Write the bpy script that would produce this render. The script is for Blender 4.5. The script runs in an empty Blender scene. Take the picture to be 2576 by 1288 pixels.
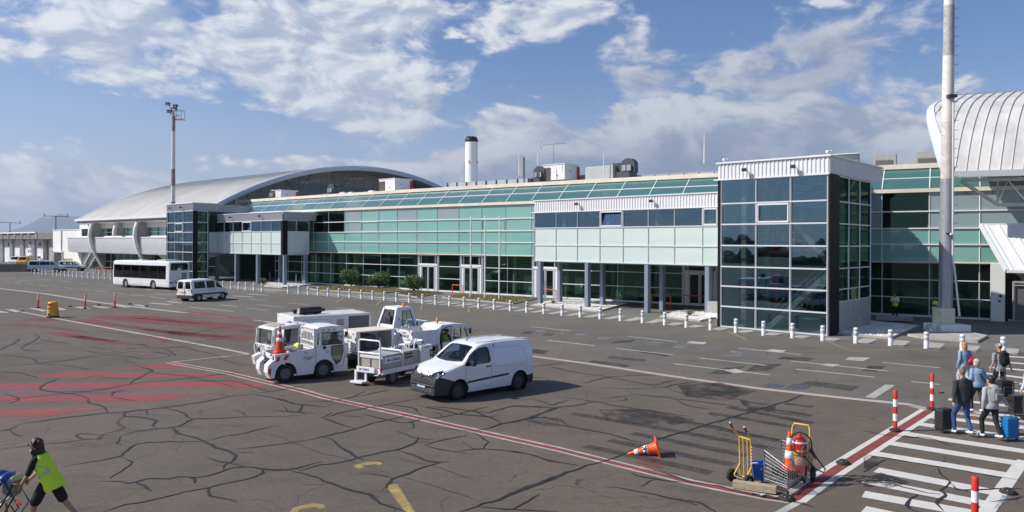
import bpy, bmesh, math, random
from mathutils import Vector, Matrix
S = bpy.context.scene
COL = S.collection
R = math.radians
PI = math.pi

# ---------------------------------------------------------------- camera
CAM_H = 5.2
cd = bpy.data.cameras.new('camera')
cam = bpy.data.objects.new('camera', cd)
COL.objects.link(cam)
cd.sensor_fit = 'HORIZONTAL'
cd.sensor_width = 36.0
cd.lens = 26.0
cd.shift_x = 0.0
cd.shift_y = -32.0 / 2576
cd.clip_start = 0.1
cd.clip_end = 60000
ROLL = 0.005
cr, sr = math.cos(ROLL), math.sin(ROLL)
cam.matrix_world = Matrix(((cr, -sr, 0, 0), (0, 0, -1, 0), (sr, cr, 0, CAM_H), (0, 0, 0, 1)))
S.camera = cam

# ---------------------------------------------------------------- light
SUN_EL, SUN_AZ = 40.0, 264.0            # azimuth of the sun, clockwise from +Y
sd = bpy.data.lights.new('sun', 'SUN')
sd.energy = 5.0
sd.angle = R(0.53)
sd.color = (1.0, 0.945, 0.86)
sun = bpy.data.objects.new('sun', sd)
COL.objects.link(sun)
az, el = R(SUN_AZ), R(SUN_EL)
to_sun = Vector((math.sin(az) * math.cos(el), math.cos(az) * math.cos(el), math.sin(el)))
sun.rotation_euler = to_sun.to_track_quat('Z', 'Y').to_euler()
S.view_settings.view_transform = 'Standard'
S.view_settings.look = 'None'
S.view_settings.exposure = 0.14
S.view_settings.gamma = 1.0
S.cycles.max_bounces = 8
S.cycles.transparent_max_bounces = 24
S.cycles.use_denoising = True
S.cycles.sample_clamp_indirect = 6.0

# ---------------------------------------------------------------- sky with clouds
W = bpy.data.worlds.new('World')
S.world = W
W.use_nodes = True
wt = W.node_tree
for n in list(wt.nodes): wt.nodes.remove(n)
def wn(t, **k):
    n = wt.nodes.new(t)
    for a, b in k.items(): setattr(n, a, b)
    return n
def wl(a, b): wt.links.new(a, b)
def wmath(op, a, b=None, c=None, clamp=False):
    n = wn('ShaderNodeMath', operation=op); n.use_clamp = clamp
    for i, v in enumerate((a, b, c)):
        if v is None: continue
        if isinstance(v, (int, float)): n.inputs[i].default_value = v
        else: wl(v, n.inputs[i])
    return n.outputs[0]
def wsmooth(v, lo, hi):
    n = wn('ShaderNodeMapRange', interpolation_type='SMOOTHSTEP')
    wl(v, n.inputs[0]); n.inputs[1].default_value = lo; n.inputs[2].default_value = hi
    return n.outputs[0]
sky = wn('ShaderNodeTexSky', sky_type='NISHITA')
sky.sun_disc = False
sky.sun_elevation = el
sky.sun_rotation = az
sky.altitude = 0
sky.air_density = 1.0
sky.dust_density = 0.8
sky.ozone_density = 2.2
tc = wn('ShaderNodeTexCoord')
sx = wn('ShaderNodeSeparateXYZ'); wl(tc.outputs['Generated'], sx.inputs[0])
dx, dy, dz = sx.outputs
azn = wmath('MULTIPLY', wmath('ARCTAN2', dx, dy), 180 / PI)
eln = wmath('MULTIPLY', wmath('ARCSINE', dz), 180 / PI)
# cloud deck coordinates: the view ray met with a curved ceiling
den = wmath('ADD', wmath('MAXIMUM', dz, 0.0), 0.16)
px_ = wmath('DIVIDE', dx, den); py_ = wmath('DIVIDE', dy, den)
def cxyz(x, y, z):
    n = wn('ShaderNodeCombineXYZ')
    for i, v in enumerate((x, y, z)):
        if isinstance(v, (int, float)): n.inputs[i].default_value = v
        else: wl(v, n.inputs[i])
    return n.outputs[0]
P = cxyz(wmath('MULTIPLY', azn, 0.105), wmath('MULTIPLY', eln, 0.21), 5.8)
Q = cxyz(wmath('MULTIPLY', azn, 0.075), wmath('MULTIPLY', eln, 0.135), 4.4)      # low heaped clouds
def noise(vec, scale, detail, rough, dist=0.0, off=None):
    if off:
        a = wn('ShaderNodeVectorMath', operation='ADD'); wl(vec, a.inputs[0]); a.inputs[1].default_value = off; vec = a.outputs[0]
    n = wn('ShaderNodeTexNoise'); wl(vec, n.inputs['Vector'])
    n.inputs['Scale'].default_value = scale; n.inputs['Detail'].default_value = detail
    n.inputs['Roughness'].default_value = rough; n.inputs['Distortion'].default_value = dist
    return n.outputs['Fac']
def blob(a0, e0, sa, se, tilt=0.0):
    da = wmath('SUBTRACT', azn, a0); de = wmath('SUBTRACT', eln, e0)
    c_, s_ = math.cos(R(tilt)), math.sin(R(tilt))
    u = wmath('ADD', wmath('MULTIPLY', da, c_ / sa), wmath('MULTIPLY', de, s_ / sa))
    v = wmath('ADD', wmath('MULTIPLY', da, -s_ / se), wmath('MULTIPLY', de, c_ / se))
    q = wmath('ADD', wmath('MULTIPLY', u, u), wmath('MULTIPLY', v, v))
    return wmath('POWER', 2.718, wmath('MULTIPLY', q, -1.0))
def addall(l):
    o = l[0]
    for x in l[1:]: o = wmath('ADD', o, x)
    return o
#SKYBLOBS
def cover(base, pos, neg):
    v = wmath('ADD', addall([wmath('MULTIPLY', blob(*b[:-1]), b[-1]) for b in pos]), base)
    return wmath('SUBTRACT', v, addall([wmath('MULTIPLY', blob(*b[:-1]), b[-1]) for b in neg]))
COV_HI = cover(0.33, [(-27, 14.5, 11, 3.0, -6, .46), (-13, 15.0, 8, 5.5, 0, .52), (-12, 9.8, 6.5, 2.8, -18, .50), (-31, 11.6, 8, 1.8, -8, .34),
                      (3, 17.4, 9, 2.4, 0, .44), (22, 13.4, 7, 3.4, 12, .58), (10, 13.0, 4, 3.4, -25, .34), (29, 10.5, 5, 1.5, 0, .25)],
               [(-27, 7.6, 12, 2.3, 0, .30), (14, 17.3, 5, 2.0, 0, .36), (35, 15, 3.5, 5, 0, .22), (4, 12.4, 4, 1.9, 0, .34)])
COV_LO = cover(0.20, [(-29.5, 3.4, 5.2, 3.3, 0, .74), (-24.3, 4.4, 1.6, 2.2, 0, .40), (12, 6.4, 17, 3.4, 0, .86), (12, 2.5, 20, 3.6, 0, 1.1), (-2, 9.4, 5, 1.6, -8, .46),
                      (25, 8.4, 8, 2.6, 0, .46), (-10, 5.4, 7, 1.1, 0, .42), (-32, 7.0, 6, .8, 0, .30)],
               [(-19, 7.2, 4, 1.6, 0, .2)])
DARK = wmath('MINIMUM', cover(0.0, [(13, 4.4, 19, 3.8, 0, 1.25), (22, 13.0, 8, 3.5, 0, .7), (10, 13, 5, 3, 0, .5)], [(0, -30, 1, 1, 0, 0.0)]), 1.0)
#END
n_big = noise(P, 1.75, 10, 0.60, 0.3)
n_lit = noise(P, 1.75, 10, 0.60, 0.3, (-0.09, 0.10, 0.0))
n_q = noise(Q, 1.5, 10, 0.60, 0.35)
n_ql = noise(Q, 1.5, 10, 0.60, 0.35, (-0.10, 0.11, 0.0))
cov_hi = wmath('ADD', n_big, wmath('MULTIPLY', wmath('SUBTRACT', COV_HI, 0.5), 0.62))
cov_lo = wmath('ADD', wmath('MULTIPLY_ADD', n_q, 1.7, -0.35), wmath('MULTIPLY', wmath('SUBTRACT', COV_LO, 0.5), 0.62))
a_hi = wsmooth(cov_hi, 0.50, 0.68)
a_lo = wsmooth(cov_lo, 0.48, 0.59)
lit_hi = wsmooth(wmath('SUBTRACT', n_big, n_lit), -0.10, 0.13)
lit_lo = wsmooth(wmath('SUBTRACT', n_q, n_ql), -0.10, 0.12)
def ramp2(f, c0, c1):
    n = wn('ShaderNodeMix', data_type='RGBA'); wl(f, n.inputs['Factor'])
    n.inputs['A'].default_value = (*c0, 1); n.inputs['B'].default_value = (*c1, 1)
    return n.outputs['Result']
def mixc(f, a, b):
    n = wn('ShaderNodeMix', data_type='RGBA'); wl(f, n.inputs['Factor'])
    wl(a, n.inputs['A']); wl(b, n.inputs['B'])
    return n.outputs['Result']
SKY_STR = 0.085
K = 1.0 / SKY_STR
def k3(c): return tuple(v * K for v in c)
c_hi = ramp2(lit_hi, k3((0.40, 0.47, 0.60)), k3((0.82, 0.83, 0.85)))
c_lo = ramp2(lit_lo, k3((0.34, 0.41, 0.53)), k3((0.80, 0.81, 0.82)))
c_dk = ramp2(lit_lo, k3((0.22, 0.27, 0.385)), k3((0.36, 0.40, 0.50)))
c_lo = mixc(DARK, c_lo, c_dk)
c_hi = mixc(DARK, c_hi, c_dk)
gam = wn('ShaderNodeHueSaturation'); gam.inputs['Saturation'].default_value = 1.22; gam.inputs['Value'].default_value = 1.12
wl(sky.outputs[0], gam.inputs['Color'])
tn = wn('ShaderNodeMix', data_type='RGBA', blend_type='MULTIPLY'); tn.inputs['Factor'].default_value = 1.0; wl(gam.outputs[0], tn.inputs['A']); tn.inputs['B'].default_value = (1.05, 0.98, 1.13, 1)
col1 = mixc(wmath('MULTIPLY', a_hi, 0.92), tn.outputs['Result'], c_hi)
# thin veil towards the horizon
hz = ramp2(wsmooth(eln, 0.0, 1.0), k3((0.47, 0.56, 0.69)), k3((0.47, 0.56, 0.69)))
col1 = mixc(wmath('MULTIPLY', wmath('SUBTRACT', 1.0, wsmooth(eln, -2.0, 14.0)), 0.62), col1, hz)
col2 = mixc(wmath('MULTIPLY', a_lo, 0.94), col1, c_lo)
bg = wn('ShaderNodeBackground'); bg.inputs[1].default_value = SKY_STR
wl(col2, bg.inputs[0])
wo = wn('ShaderNodeOutputWorld'); wl(bg.outputs[0], wo.inputs[0])

# ---------------------------------------------------------------- materials
def mat(name, color, rough=0.5, metal=0.0, var=0.0, scale=3.0, bump=0.0, bscale=40.0, coat=0.0, spec=0.5, stretch=None, emit=None, var2=None):
    m = bpy.data.materials.new(name); m.use_nodes = True
    nt = m.node_tree; b = nt.nodes['Principled BSDF']
    b.inputs['Base Color'].default_value = (*color, 1); b.inputs['Roughness'].default_value = rough
    b.inputs['Metallic'].default_value = metal; b.inputs['Coat Weight'].default_value = coat
    b.inputs['Coat Roughness'].default_value = 0.06
    b.inputs['Specular IOR Level'].default_value = spec
    if emit:
        b.inputs['Emission Color'].default_value = (*emit[0], 1); b.inputs['Emission Strength'].default_value = emit[1]
    if var or bump:
        t = nt.nodes.new('ShaderNodeTexCoord'); mp = nt.nodes.new('ShaderNodeMapping')
        nt.links.new(t.outputs['Object'], mp.inputs[0])
        if stretch: mp.inputs['Scale'].default_value = stretch
    if var:
        n = nt.nodes.new('ShaderNodeTexNoise'); n.inputs['Scale'].default_value = scale
        n.inputs['Detail'].default_value = 8; n.inputs['Roughness'].default_value = 0.65
        nt.links.new(mp.outputs[0], n.inputs['Vector'])
        mr = nt.nodes.new('ShaderNodeMapRange'); mr.inputs[1].default_value = 0.3; mr.inputs[2].default_value = 0.7
        nt.links.new(n.outputs['Fac'], mr.inputs[0])
        mx = nt.nodes.new('ShaderNodeMix'); mx.data_type = 'RGBA'
        c2 = var2 if var2 else tuple(c * (1 - var) for c in color)
        mx.inputs['A'].default_value = (*c2, 1)
        mx.inputs['B'].default_value = (*(tuple(min(1, c * (1 + var * 0.5)) for c in color)), 1)
        nt.links.new(mr.outputs[0], mx.inputs['Factor']); nt.links.new(mx.outputs['Result'], b.inputs['Base Color'])
        r2 = nt.nodes.new('ShaderNodeMapRange'); r2.inputs[3].default_value = max(0.02, rough - 0.08); r2.inputs[4].default_value = min(1, rough + 0.08)
        nt.links.new(n.outputs['Fac'], r2.inputs[0]); nt.links.new(r2.outputs[0], b.inputs['Roughness'])
    if bump:
        n = nt.nodes.new('ShaderNodeTexNoise'); n.inputs['Scale'].default_value = bscale; n.inputs['Detail'].default_value = 4
        nt.links.new(mp.outputs[0], n.inputs['Vector'])
        bp = nt.nodes.new('ShaderNodeBump'); bp.inputs['Strength'].default_value = bump; bp.inputs['Distance'].default_value = 0.02
        nt.links.new(n.outputs['Fac'], bp.inputs['Height']); nt.links.new(bp.outputs[0], b.inputs['Normal'])
    return m
def glass(name, tint, refl, rough=0.0, wav=0.0, coat=(0.92, 0.97, 1.0)):
    """Architectural sheet glass: tinted see-through plus a coated mirror share that grows at grazing angles."""
    m = bpy.data.materials.new(name); m.use_nodes = True
    nt = m.node_tree
    for n in list(nt.nodes): nt.nodes.remove(n)
    o = nt.nodes.new('ShaderNodeOutputMaterial'); mx = nt.nodes.new('ShaderNodeMixShader')
    tr = nt.nodes.new('ShaderNodeBsdfTransparent'); tr.inputs[0].default_value = (*tint, 1)
    gl = nt.nodes.new('ShaderNodeBsdfGlossy'); gl.inputs['Roughness'].default_value = rough
    gl.inputs[0].default_value = (*coat, 1)
    lw = nt.nodes.new('ShaderNodeFresnel'); ge = nt.nodes.new('ShaderNodeNewGeometry'); gm = nt.nodes.new('ShaderNodeMapRange'); gm.inputs[3].default_value = 1.5; gm.inputs[4].default_value = 1 / 1.5
    nt.links.new(ge.outputs['Backfacing'], gm.inputs[0]); nt.links.new(gm.outputs[0], lw.inputs[0])
    mr = nt.nodes.new('ShaderNodeMapRange'); mr.inputs[3].default_value = refl; mr.inputs[4].default_value = 1.0
    nt.links.new(lw.outputs[0], mr.inputs[0])
    inv = nt.nodes.new('ShaderNodeMath'); inv.operation = 'SUBTRACT'; inv.inputs[0].default_value = 1.0; nt.links.new(ge.outputs['Backfacing'], inv.inputs[1])   # tint and mirror once per sheet, at its front face
    pf = nt.nodes.new('ShaderNodeMath'); pf.operation = 'MULTIPLY'; nt.links.new(mr.outputs[0], pf.inputs[0]); nt.links.new(inv.outputs[0], pf.inputs[1]); nt.links.new(pf.outputs[0], mx.inputs[0])
    tm = nt.nodes.new('ShaderNodeMix'); tm.data_type = 'RGBA'; nt.links.new(ge.outputs['Backfacing'], tm.inputs['Factor']); tm.inputs['A'].default_value = (*tint, 1); tm.inputs['B'].default_value = (1, 1, 1, 1); nt.links.new(tm.outputs['Result'], tr.inputs[0])
    nt.links.new(tr.outputs[0], mx.inputs[1]); nt.links.new(gl.outputs[0], mx.inputs[2]); nt.links.new(mx.outputs[0], o.inputs[0])
    if wav:
        t = nt.nodes.new('ShaderNodeTexCoord'); n = nt.nodes.new('ShaderNodeTexNoise'); n.inputs['Scale'].default_value = 0.5; n.inputs['Detail'].default_value = 1
        nt.links.new(t.outputs['Object'], n.inputs['Vector'])
        bp = nt.nodes.new('ShaderNodeBump'); bp.inputs['Strength'].default_value = wav; bp.inputs['Distance'].default_value = 0.03
        nt.links.new(n.outputs['Fac'], bp.inputs['Height']); nt.links.new(bp.outputs[0], gl.inputs['Normal'])
    return m
M = dict(
    white=mat('white_paint', (0.80, 0.80, 0.80), 0.35, var=0.06, scale=2.0),
    van=mat('van_paint', (0.80, 0.81, 0.83), 0.22, coat=0.6, var=0.04, scale=1.5),
    gse=mat('service_paint', (0.76, 0.765, 0.77), 0.38, var=0.14, scale=3.5),
    grime=mat('grimy_white', (0.62, 0.61, 0.57), 0.6, var=0.3, scale=3.0),
    black=mat('black_plastic', (0.018, 0.018, 0.02), 0.5),
    rubber=mat('rubber', (0.022, 0.021, 0.02), 0.8, var=0.3, scale=8),
    bumper=mat('bumper_plastic', (0.035, 0.036, 0.038), 0.55),
    dark=mat('dark_interior', (0.03, 0.03, 0.033), 0.8),
    seat=mat('seat_fabric', (0.06, 0.06, 0.065), 0.9),
    chrome=mat('chrome', (0.75, 0.75, 0.76), 0.15, 1.0),
    steel=mat('galvanised', (0.42, 0.43, 0.45), 0.42, 0.85, var=0.2, scale=12),
    alu=mat('aluminium_frame', (0.66, 0.67, 0.68), 0.4, 0.2),
    frame=mat('white_frame', (0.74, 0.76, 0.76), 0.4),
    cream=mat('cream_beam', (0.78, 0.70, 0.58), 0.5, var=0.18, scale=0.6),
    blackpanel=mat('black_cladding', (0.010, 0.010, 0.011), 0.6, spec=0.15),
    post=mat('grey_blue_steel', (0.20, 0.24, 0.31), 0.45, var=0.08, scale=1.0),
    concrete=mat('concrete', (0.42, 0.40, 0.37), 0.85, var=0.25, scale=1.2, bump=0.15),
    render=mat('white_render', (0.78, 0.77, 0.74), 0.8, var=0.10, scale=0.7),
    oldwall=mat('old_white_wall', (0.74, 0.73, 0.72), 0.85, var=0.14, scale=0.8),
    red=mat('red_plastic', (0.62, 0.035, 0.025), 0.4, var=0.15, scale=5),
    redpaint=mat('red_cylinder', (0.45, 0.02, 0.025), 0.3, coat=0.3),
    orange=mat('orange_plastic', (0.80, 0.10, 0.02), 0.45, var=0.2, scale=5),
    orangerail=mat('orange_rail', (0.68, 0.13, 0.03), 0.45),
    reflect=mat('reflective_white', (0.80, 0.80, 0.80), 0.35),
    greyband=mat('grey_band', (0.42, 0.43, 0.45), 0.4),
    yellow=mat('yellow_plastic', (0.72, 0.36, 0.015), 0.4, var=0.15, scale=4),
    yellowpaint=mat('yellow_tube', (0.70, 0.42, 0.06), 0.4, var=0.15, scale=8),
    vanyellow=mat('yellow_van_paint', (0.60, 0.33, 0.02), 0.3, coat=0.4),
    silver=mat('silver_paint', (0.50, 0.54, 0.60), 0.28, 0.25, coat=0.5),
    blue=mat('blue_plastic', (0.01, 0.12, 0.50), 0.35),
    bluecase=mat('blue_suitcase', (0.01, 0.17, 0.42), 0.3),
    hivis=mat('hivis_yellow', (0.70, 0.95, 0.04), 0.7),
    hivisband=mat('hivis_band', (0.50, 0.53, 0.53), 0.35),
    skin=mat('skin', (0.52, 0.30, 0.20), 0.55),
    tan=mat('tanned_skin', (0.44, 0.24, 0.155), 0.55),
    hair=mat('brown_hair', (0.048, 0.022, 0.011), 0.5, var=0.5, scale=40),
    blond=mat('blond_hair', (0.42, 0.25, 0.10), 0.5, var=0.4, scale=40),
    greyhair=mat('grey_hair', (0.40, 0.38, 0.35), 0.6, var=0.3, scale=40),
    blackcloth=mat('black_cloth', (0.012, 0.012, 0.014), 0.85),
    darkcloth=mat('charcoal_cloth', (0.035, 0.036, 0.038), 0.9, var=0.2, scale=10),
    jeans=mat('blue_jeans', (0.035, 0.075, 0.20), 0.85, var=0.3, scale=9),
    denim=mat('light_denim', (0.24, 0.36, 0.50), 0.85, var=0.25, scale=9),
    greycloth=mat('light_grey_cloth', (0.40, 0.40, 0.41), 0.9, var=0.15, scale=9),
    bagcloth=mat('grey_bag_cloth', (0.24, 0.24, 0.25), 0.9),
    olive=mat('olive_cloth', (0.045, 0.05, 0.042), 0.9, var=0.2, scale=9),
    tee=mat('mottled_shirt', (0.30, 0.32, 0.33), 0.9, var=0.4, scale=14),
    mask=mat('blue_mask', (0.20, 0.50, 0.55), 0.7),
    redbag=mat('red_bag', (0.50, 0.015, 0.03), 0.45),
    wood=mat('weathered_wood', (0.42, 0.36, 0.24), 0.8, var=0.4, scale=6, bump=0.3, stretch=(1, 6, 6)),
    tarp=mat('yellow_tarp', (0.62, 0.58, 0.16), 0.6),
    amber=mat('amber_lens', (0.85, 0.28, 0.02), 0.2),
    lens=mat('clear_lens', (0.62, 0.64, 0.66), 0.12, coat=0.8),
    taillight=mat('tail_light', (0.40, 0.015, 0.012), 0.25),
    plate=mat('number_plate', (0.78, 0.80, 0.84), 0.35),
    plateyellow=mat('yellow_plate', (0.75, 0.50, 0.03), 0.4),
    plateblue=mat('plate_blue', (0.02, 0.10, 0.55), 0.4),
    navy=mat('navy_lettering', (0.02, 0.05, 0.28), 0.4),
    inkblack=mat('black_lettering', (0.015, 0.015, 0.015), 0.5),
    inkgrey=mat('grey_lettering', (0.12, 0.12, 0.13), 0.5),
    teal_logo=mat('pale_teal_emblem', (0.45, 0.68, 0.66), 0.5),
    greypanel=mat('grey_shutter', (0.13, 0.13, 0.135), 0.5, var=0.15, scale=4),
    greybox=mat('grey_deck', (0.38, 0.38, 0.37), 0.6, var=0.2, scale=4),
    tanktan=mat('tan_tank', (0.40, 0.37, 0.31), 0.5, var=0.2, scale=3),
    acgrey=mat('ac_white', (0.72, 0.72, 0.71), 0.5, var=0.1, scale=2),
    acdark=mat('ac_louvre', (0.10, 0.085, 0.06), 0.7),
    purple=mat('purple_panel', (0.30, 0.08, 0.30), 0.5),
    galv=mat('roof_steel', (0.40, 0.42, 0.43), 0.55, 0.2, var=0.2, scale=0.7),
    fan=mat('dark_roof_fan', (0.06, 0.07, 0.085), 0.5, 0.3),
    teal=None, pale=None,
    gl_car=glass('vehicle_glass', (0.60, 0.69, 0.67), 0.03, coat=(0.7, 0.75, 0.75)), gl_lens=glass('lamp_lens', (0.86, 0.88, 0.90), 0.05),
    gl_cardark=glass('tinted_vehicle_glass', (0.045, 0.05, 0.055), 0.02, coat=(0.4, 0.42, 0.43)),
    gl_blue=glass('sky_tinted_glass', (0.54, 0.64, 0.62), 0.60, wav=0.02, coat=(0.66, 0.84, 1.0)),  # blue of the reflected sky is put into the mirror tint
    gl_green=glass('green_glass', (0.30, 0.46, 0.40), 0.10, wav=0.03, coat=(0.7, 0.85, 0.80)),
    gl_door=glass('door_glass', (0.22, 0.235, 0.23), 0.04),
)
def spandrel(name, c, var=0.04, coat=1.0):
    m = mat(name, c, 0.35, var=var, scale=0.35, coat=coat)
    b = m.node_tree.nodes['Principled BSDF']; b.inputs['Coat Roughness'].default_value = 0.0; b.inputs['Coat IOR'].default_value = 1.6
    return m
M['teal'] = spandrel('teal_spandrel_glass', (0.19, 0.42, 0.365))
M['teals'] = [spandrel('teal_spandrel_glass', (0.175 + .006 * k, 0.40 + .005 * ((k * 2) % 5 - 2), 0.355 + .006 * ((k * 3) % 5 - 2))) for k in range(5)]
M['pales'] = [spandrel('pale_mint_glass', (0.55 + .012 * k, 0.66 + .008 * ((k * 2) % 4), 0.62 + .008 * ((k * 3) % 4))) for k in range(4)]
M['tealgrey'] = spandrel('grey_teal_blind', (0.24, 0.33, 0.34))
M['pale'] = spandrel('pale_mint_glass', (0.56, 0.67, 0.63))

class MB:
 """Collects shapes into one mesh; each face keeps a material slot."""
 def __init__(self):self.v=[];self.f=[];self.mi=[];self.sm=[];self.mats=[]
 def slot(self,m):
  if m not in self.mats:self.mats.append(m)
  return self.mats.index(m)
 def add(self,vs,fs,m,smooth=False):
  o=len(self.v);self.v+=[tuple(v) for v in vs];k=self.slot(m)
  for f in fs:self.f.append(tuple(i+o for i in f));self.mi.append(k);self.sm.append(smooth)
  return self
 def quad(self,a,b,c,d,m):return self.add([a,b,c,d],[(0,1,2,3)],m)
 def poly(self,pts,m):return self.add(pts,[tuple(range(len(pts)))],m)
 def hexa(self,p,m,smooth=False):
  return self.add(p,[(0,3,2,1),(4,5,6,7),(0,1,5,4),(1,2,6,5),(2,3,7,6),(3,0,4,7)],m,smooth)
 def box(self,c,s,m,rz=0.0,bev=0.0,tilt=None):
  hx,hy,hz_=s[0]/2,s[1]/2,s[2]/2
  mt=Matrix.Translation(c)@Matrix.Rotation(rz,4,'Z')
  if tilt:mt=mt@Matrix.Rotation(tilt[1],4,tilt[0])
  if bev<=0:
   return self.hexa([mt@Vector(p) for p in((-hx,-hy,-hz_),(hx,-hy,-hz_),(hx,hy,-hz_),(-hx,hy,-hz_),(-hx,-hy,hz_),(hx,-hy,hz_),(hx,hy,hz_),(-hx,hy,hz_))],m)
  bm=bmesh.new();bmesh.ops.create_cube(bm,size=1.0)
  for v in bm.verts:v.co=Vector((v.co.x*s[0],v.co.y*s[1],v.co.z*s[2]))
  bmesh.ops.bevel(bm,geom=bm.edges[:],offset=bev,segments=2,profile=0.6,affect='EDGES')
  return self.bm(bm,m,mt,False)
 def bm(self,bm,m,mt=Matrix(),smooth=False):
  bm.verts.index_update()
  vs=[mt@v.co for v in bm.verts];fs=[tuple(v.index for v in f.verts) for f in bm.faces]
  bm.free();return self.add(vs,fs,m,smooth)
 def ring(self,rings,m,close=True,caps=True,smooth=True):
  n=len(rings[0]);vs=[p for r in rings for p in r];fs=[]
  for i in range(len(rings)-1):
   for j in range(n if close else n-1):
    k=(j+1)%n
    fs.append((i*n+j,i*n+k,(i+1)*n+k,(i+1)*n+j))
  self.add(vs,fs,m,smooth)
  if caps and close:
   self.add(rings[0],[tuple(range(n))[::-1]],m);self.add(rings[-1],[tuple(range(n))],m)
  return self
 def tube(self,pts,r,m,n=8,caps=True):
  pts=[Vector(p) for p in pts];rings=[]
  rr=r if isinstance(r,(list,tuple)) else[r]*len(pts)
  ref=None
  for i,p in enumerate(pts):
   t=(pts[min(i+1,len(pts)-1)]-pts[max(i-1,0)])
   if t.length<1e-9:t=Vector((0,0,1))
   t.normalize()
   if ref is None:ref=Vector((0,0,1)) if abs(t.z)<0.9 else Vector((1,0,0))
   a=t.cross(ref)
   if a.length<1e-4:a=t.orthogonal()
   a.normalize();b=t.cross(a);ref=-b if False else ref
   rings.append([p+(a*math.cos(2*PI*k/n)+b*math.sin(2*PI*k/n))*rr[i] for k in range(n)])
  return self.ring(rings,m,caps=caps)
 def lathe(self,prof,m,c=(0,0,0),n=20,axis='Z',mt=None,caps=True):
  rot={'Z':Matrix(),'X':Matrix.Rotation(PI/2,4,'Y'),'Y':Matrix.Rotation(-PI/2,4,'X')}[axis]
  T=Matrix.Translation(c)@rot if mt is None else mt
  rings=[[T@Vector((r*math.cos(2*PI*k/n),r*math.sin(2*PI*k/n),z)) for k in range(n)] for r,z in prof]
  return self.ring(rings,m,caps=caps)
 def prism(self,poly,d,m,mt=Matrix(),smooth=False):
  """2-D outline (x, z) extruded along y from d[0] to d[1]."""
  n=len(poly)
  a=[mt@Vector((x,d[0],z)) for x,z in poly];b=[mt@Vector((x,d[1],z)) for x,z in poly]
  fs=[tuple(range(n)),tuple(range(2*n-1,n-1,-1))]+[(i,i+n,(i+1)%n+n,(i+1)%n) for i in range(n)]
  return self.add(a+b,fs,m,smooth)
 def build(self,name,parent=None,loc=None,rz=0.0,fix=False,autosmooth=None):
  me=bpy.data.meshes.new(name);me.from_pydata(self.v,[],self.f)
  for mm in self.mats:me.materials.append(mm)
  for i,p in enumerate(me.polygons):p.material_index=self.mi[i];p.use_smooth=self.sm[i]
  if fix:
   bm=bmesh.new();bm.from_mesh(me);bmesh.ops.recalc_face_normals(bm,faces=bm.faces[:]);bm.to_mesh(me);bm.free()
  me.update()
  o=bpy.data.objects.new(name,me);COL.objects.link(o)
  if parent:o.parent=parent
  if loc:o.location=loc
  o.rotation_euler.z=rz
  return o
def tag(o,label=None,cat=None,group=None,kind=None):
 if label:o['label']=label
 if cat:o['category']=cat
 if group:o['group']=group
 if kind:o['kind']=kind
 return o
def thing(name,label,cat,loc=(0,0,0),rz=0.0,group=None):
 o=bpy.data.objects.new(name,None);COL.objects.link(o)
 o.location=loc;o.rotation_euler.z=rz;o.empty_display_size=0.2
 return tag(o,label,cat,group)
def kids(o):return[c for c in bpy.data.objects if c.parent==o]
def copy_tree(o,parent=None):
 c=o.copy();COL.objects.link(c)
 if parent:c.parent=parent
 for ch in kids(o):copy_tree(ch,c)
 return c
def text_mesh(txt,size,m,depth=0.003,bold=0.0,align='CENTER'):
 cu=bpy.data.curves.new('lettering','FONT');cu.body=txt;cu.size=size;cu.extrude=depth
 cu.align_x=align;cu.align_y='CENTER';cu.offset=bold
 o=bpy.data.objects.new('lettering',cu);COL.objects.link(o)
 dg=bpy.context.evaluated_depsgraph_get();me=bpy.data.meshes.new_from_object(o.evaluated_get(dg))
 bpy.data.objects.remove(o);me.materials.clear();me.materials.append(m)
 return me
def text(name,txt,size,m,loc,right,up,parent=None,bold=0.0,depth=0.003,sx=1.0,align='CENTER'):
 """Lettering lying in the plane of the two given directions."""
 me=text_mesh(txt,size,m,depth,bold,align)
 r=Vector(right).normalized();u=Vector(up).normalized();n=r.cross(u)
 me.transform(Matrix(((r.x*sx,u.x,n.x,loc[0]),(r.y*sx,u.y,n.y,loc[1]),(r.z*sx,u.z,n.z,loc[2]),(0,0,0,1))))
 o=bpy.data.objects.new(name,me);COL.objects.link(o)
 if parent:o.parent=parent
 return o
def lerp(a,b,t):return a+(b-a)*t
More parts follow.
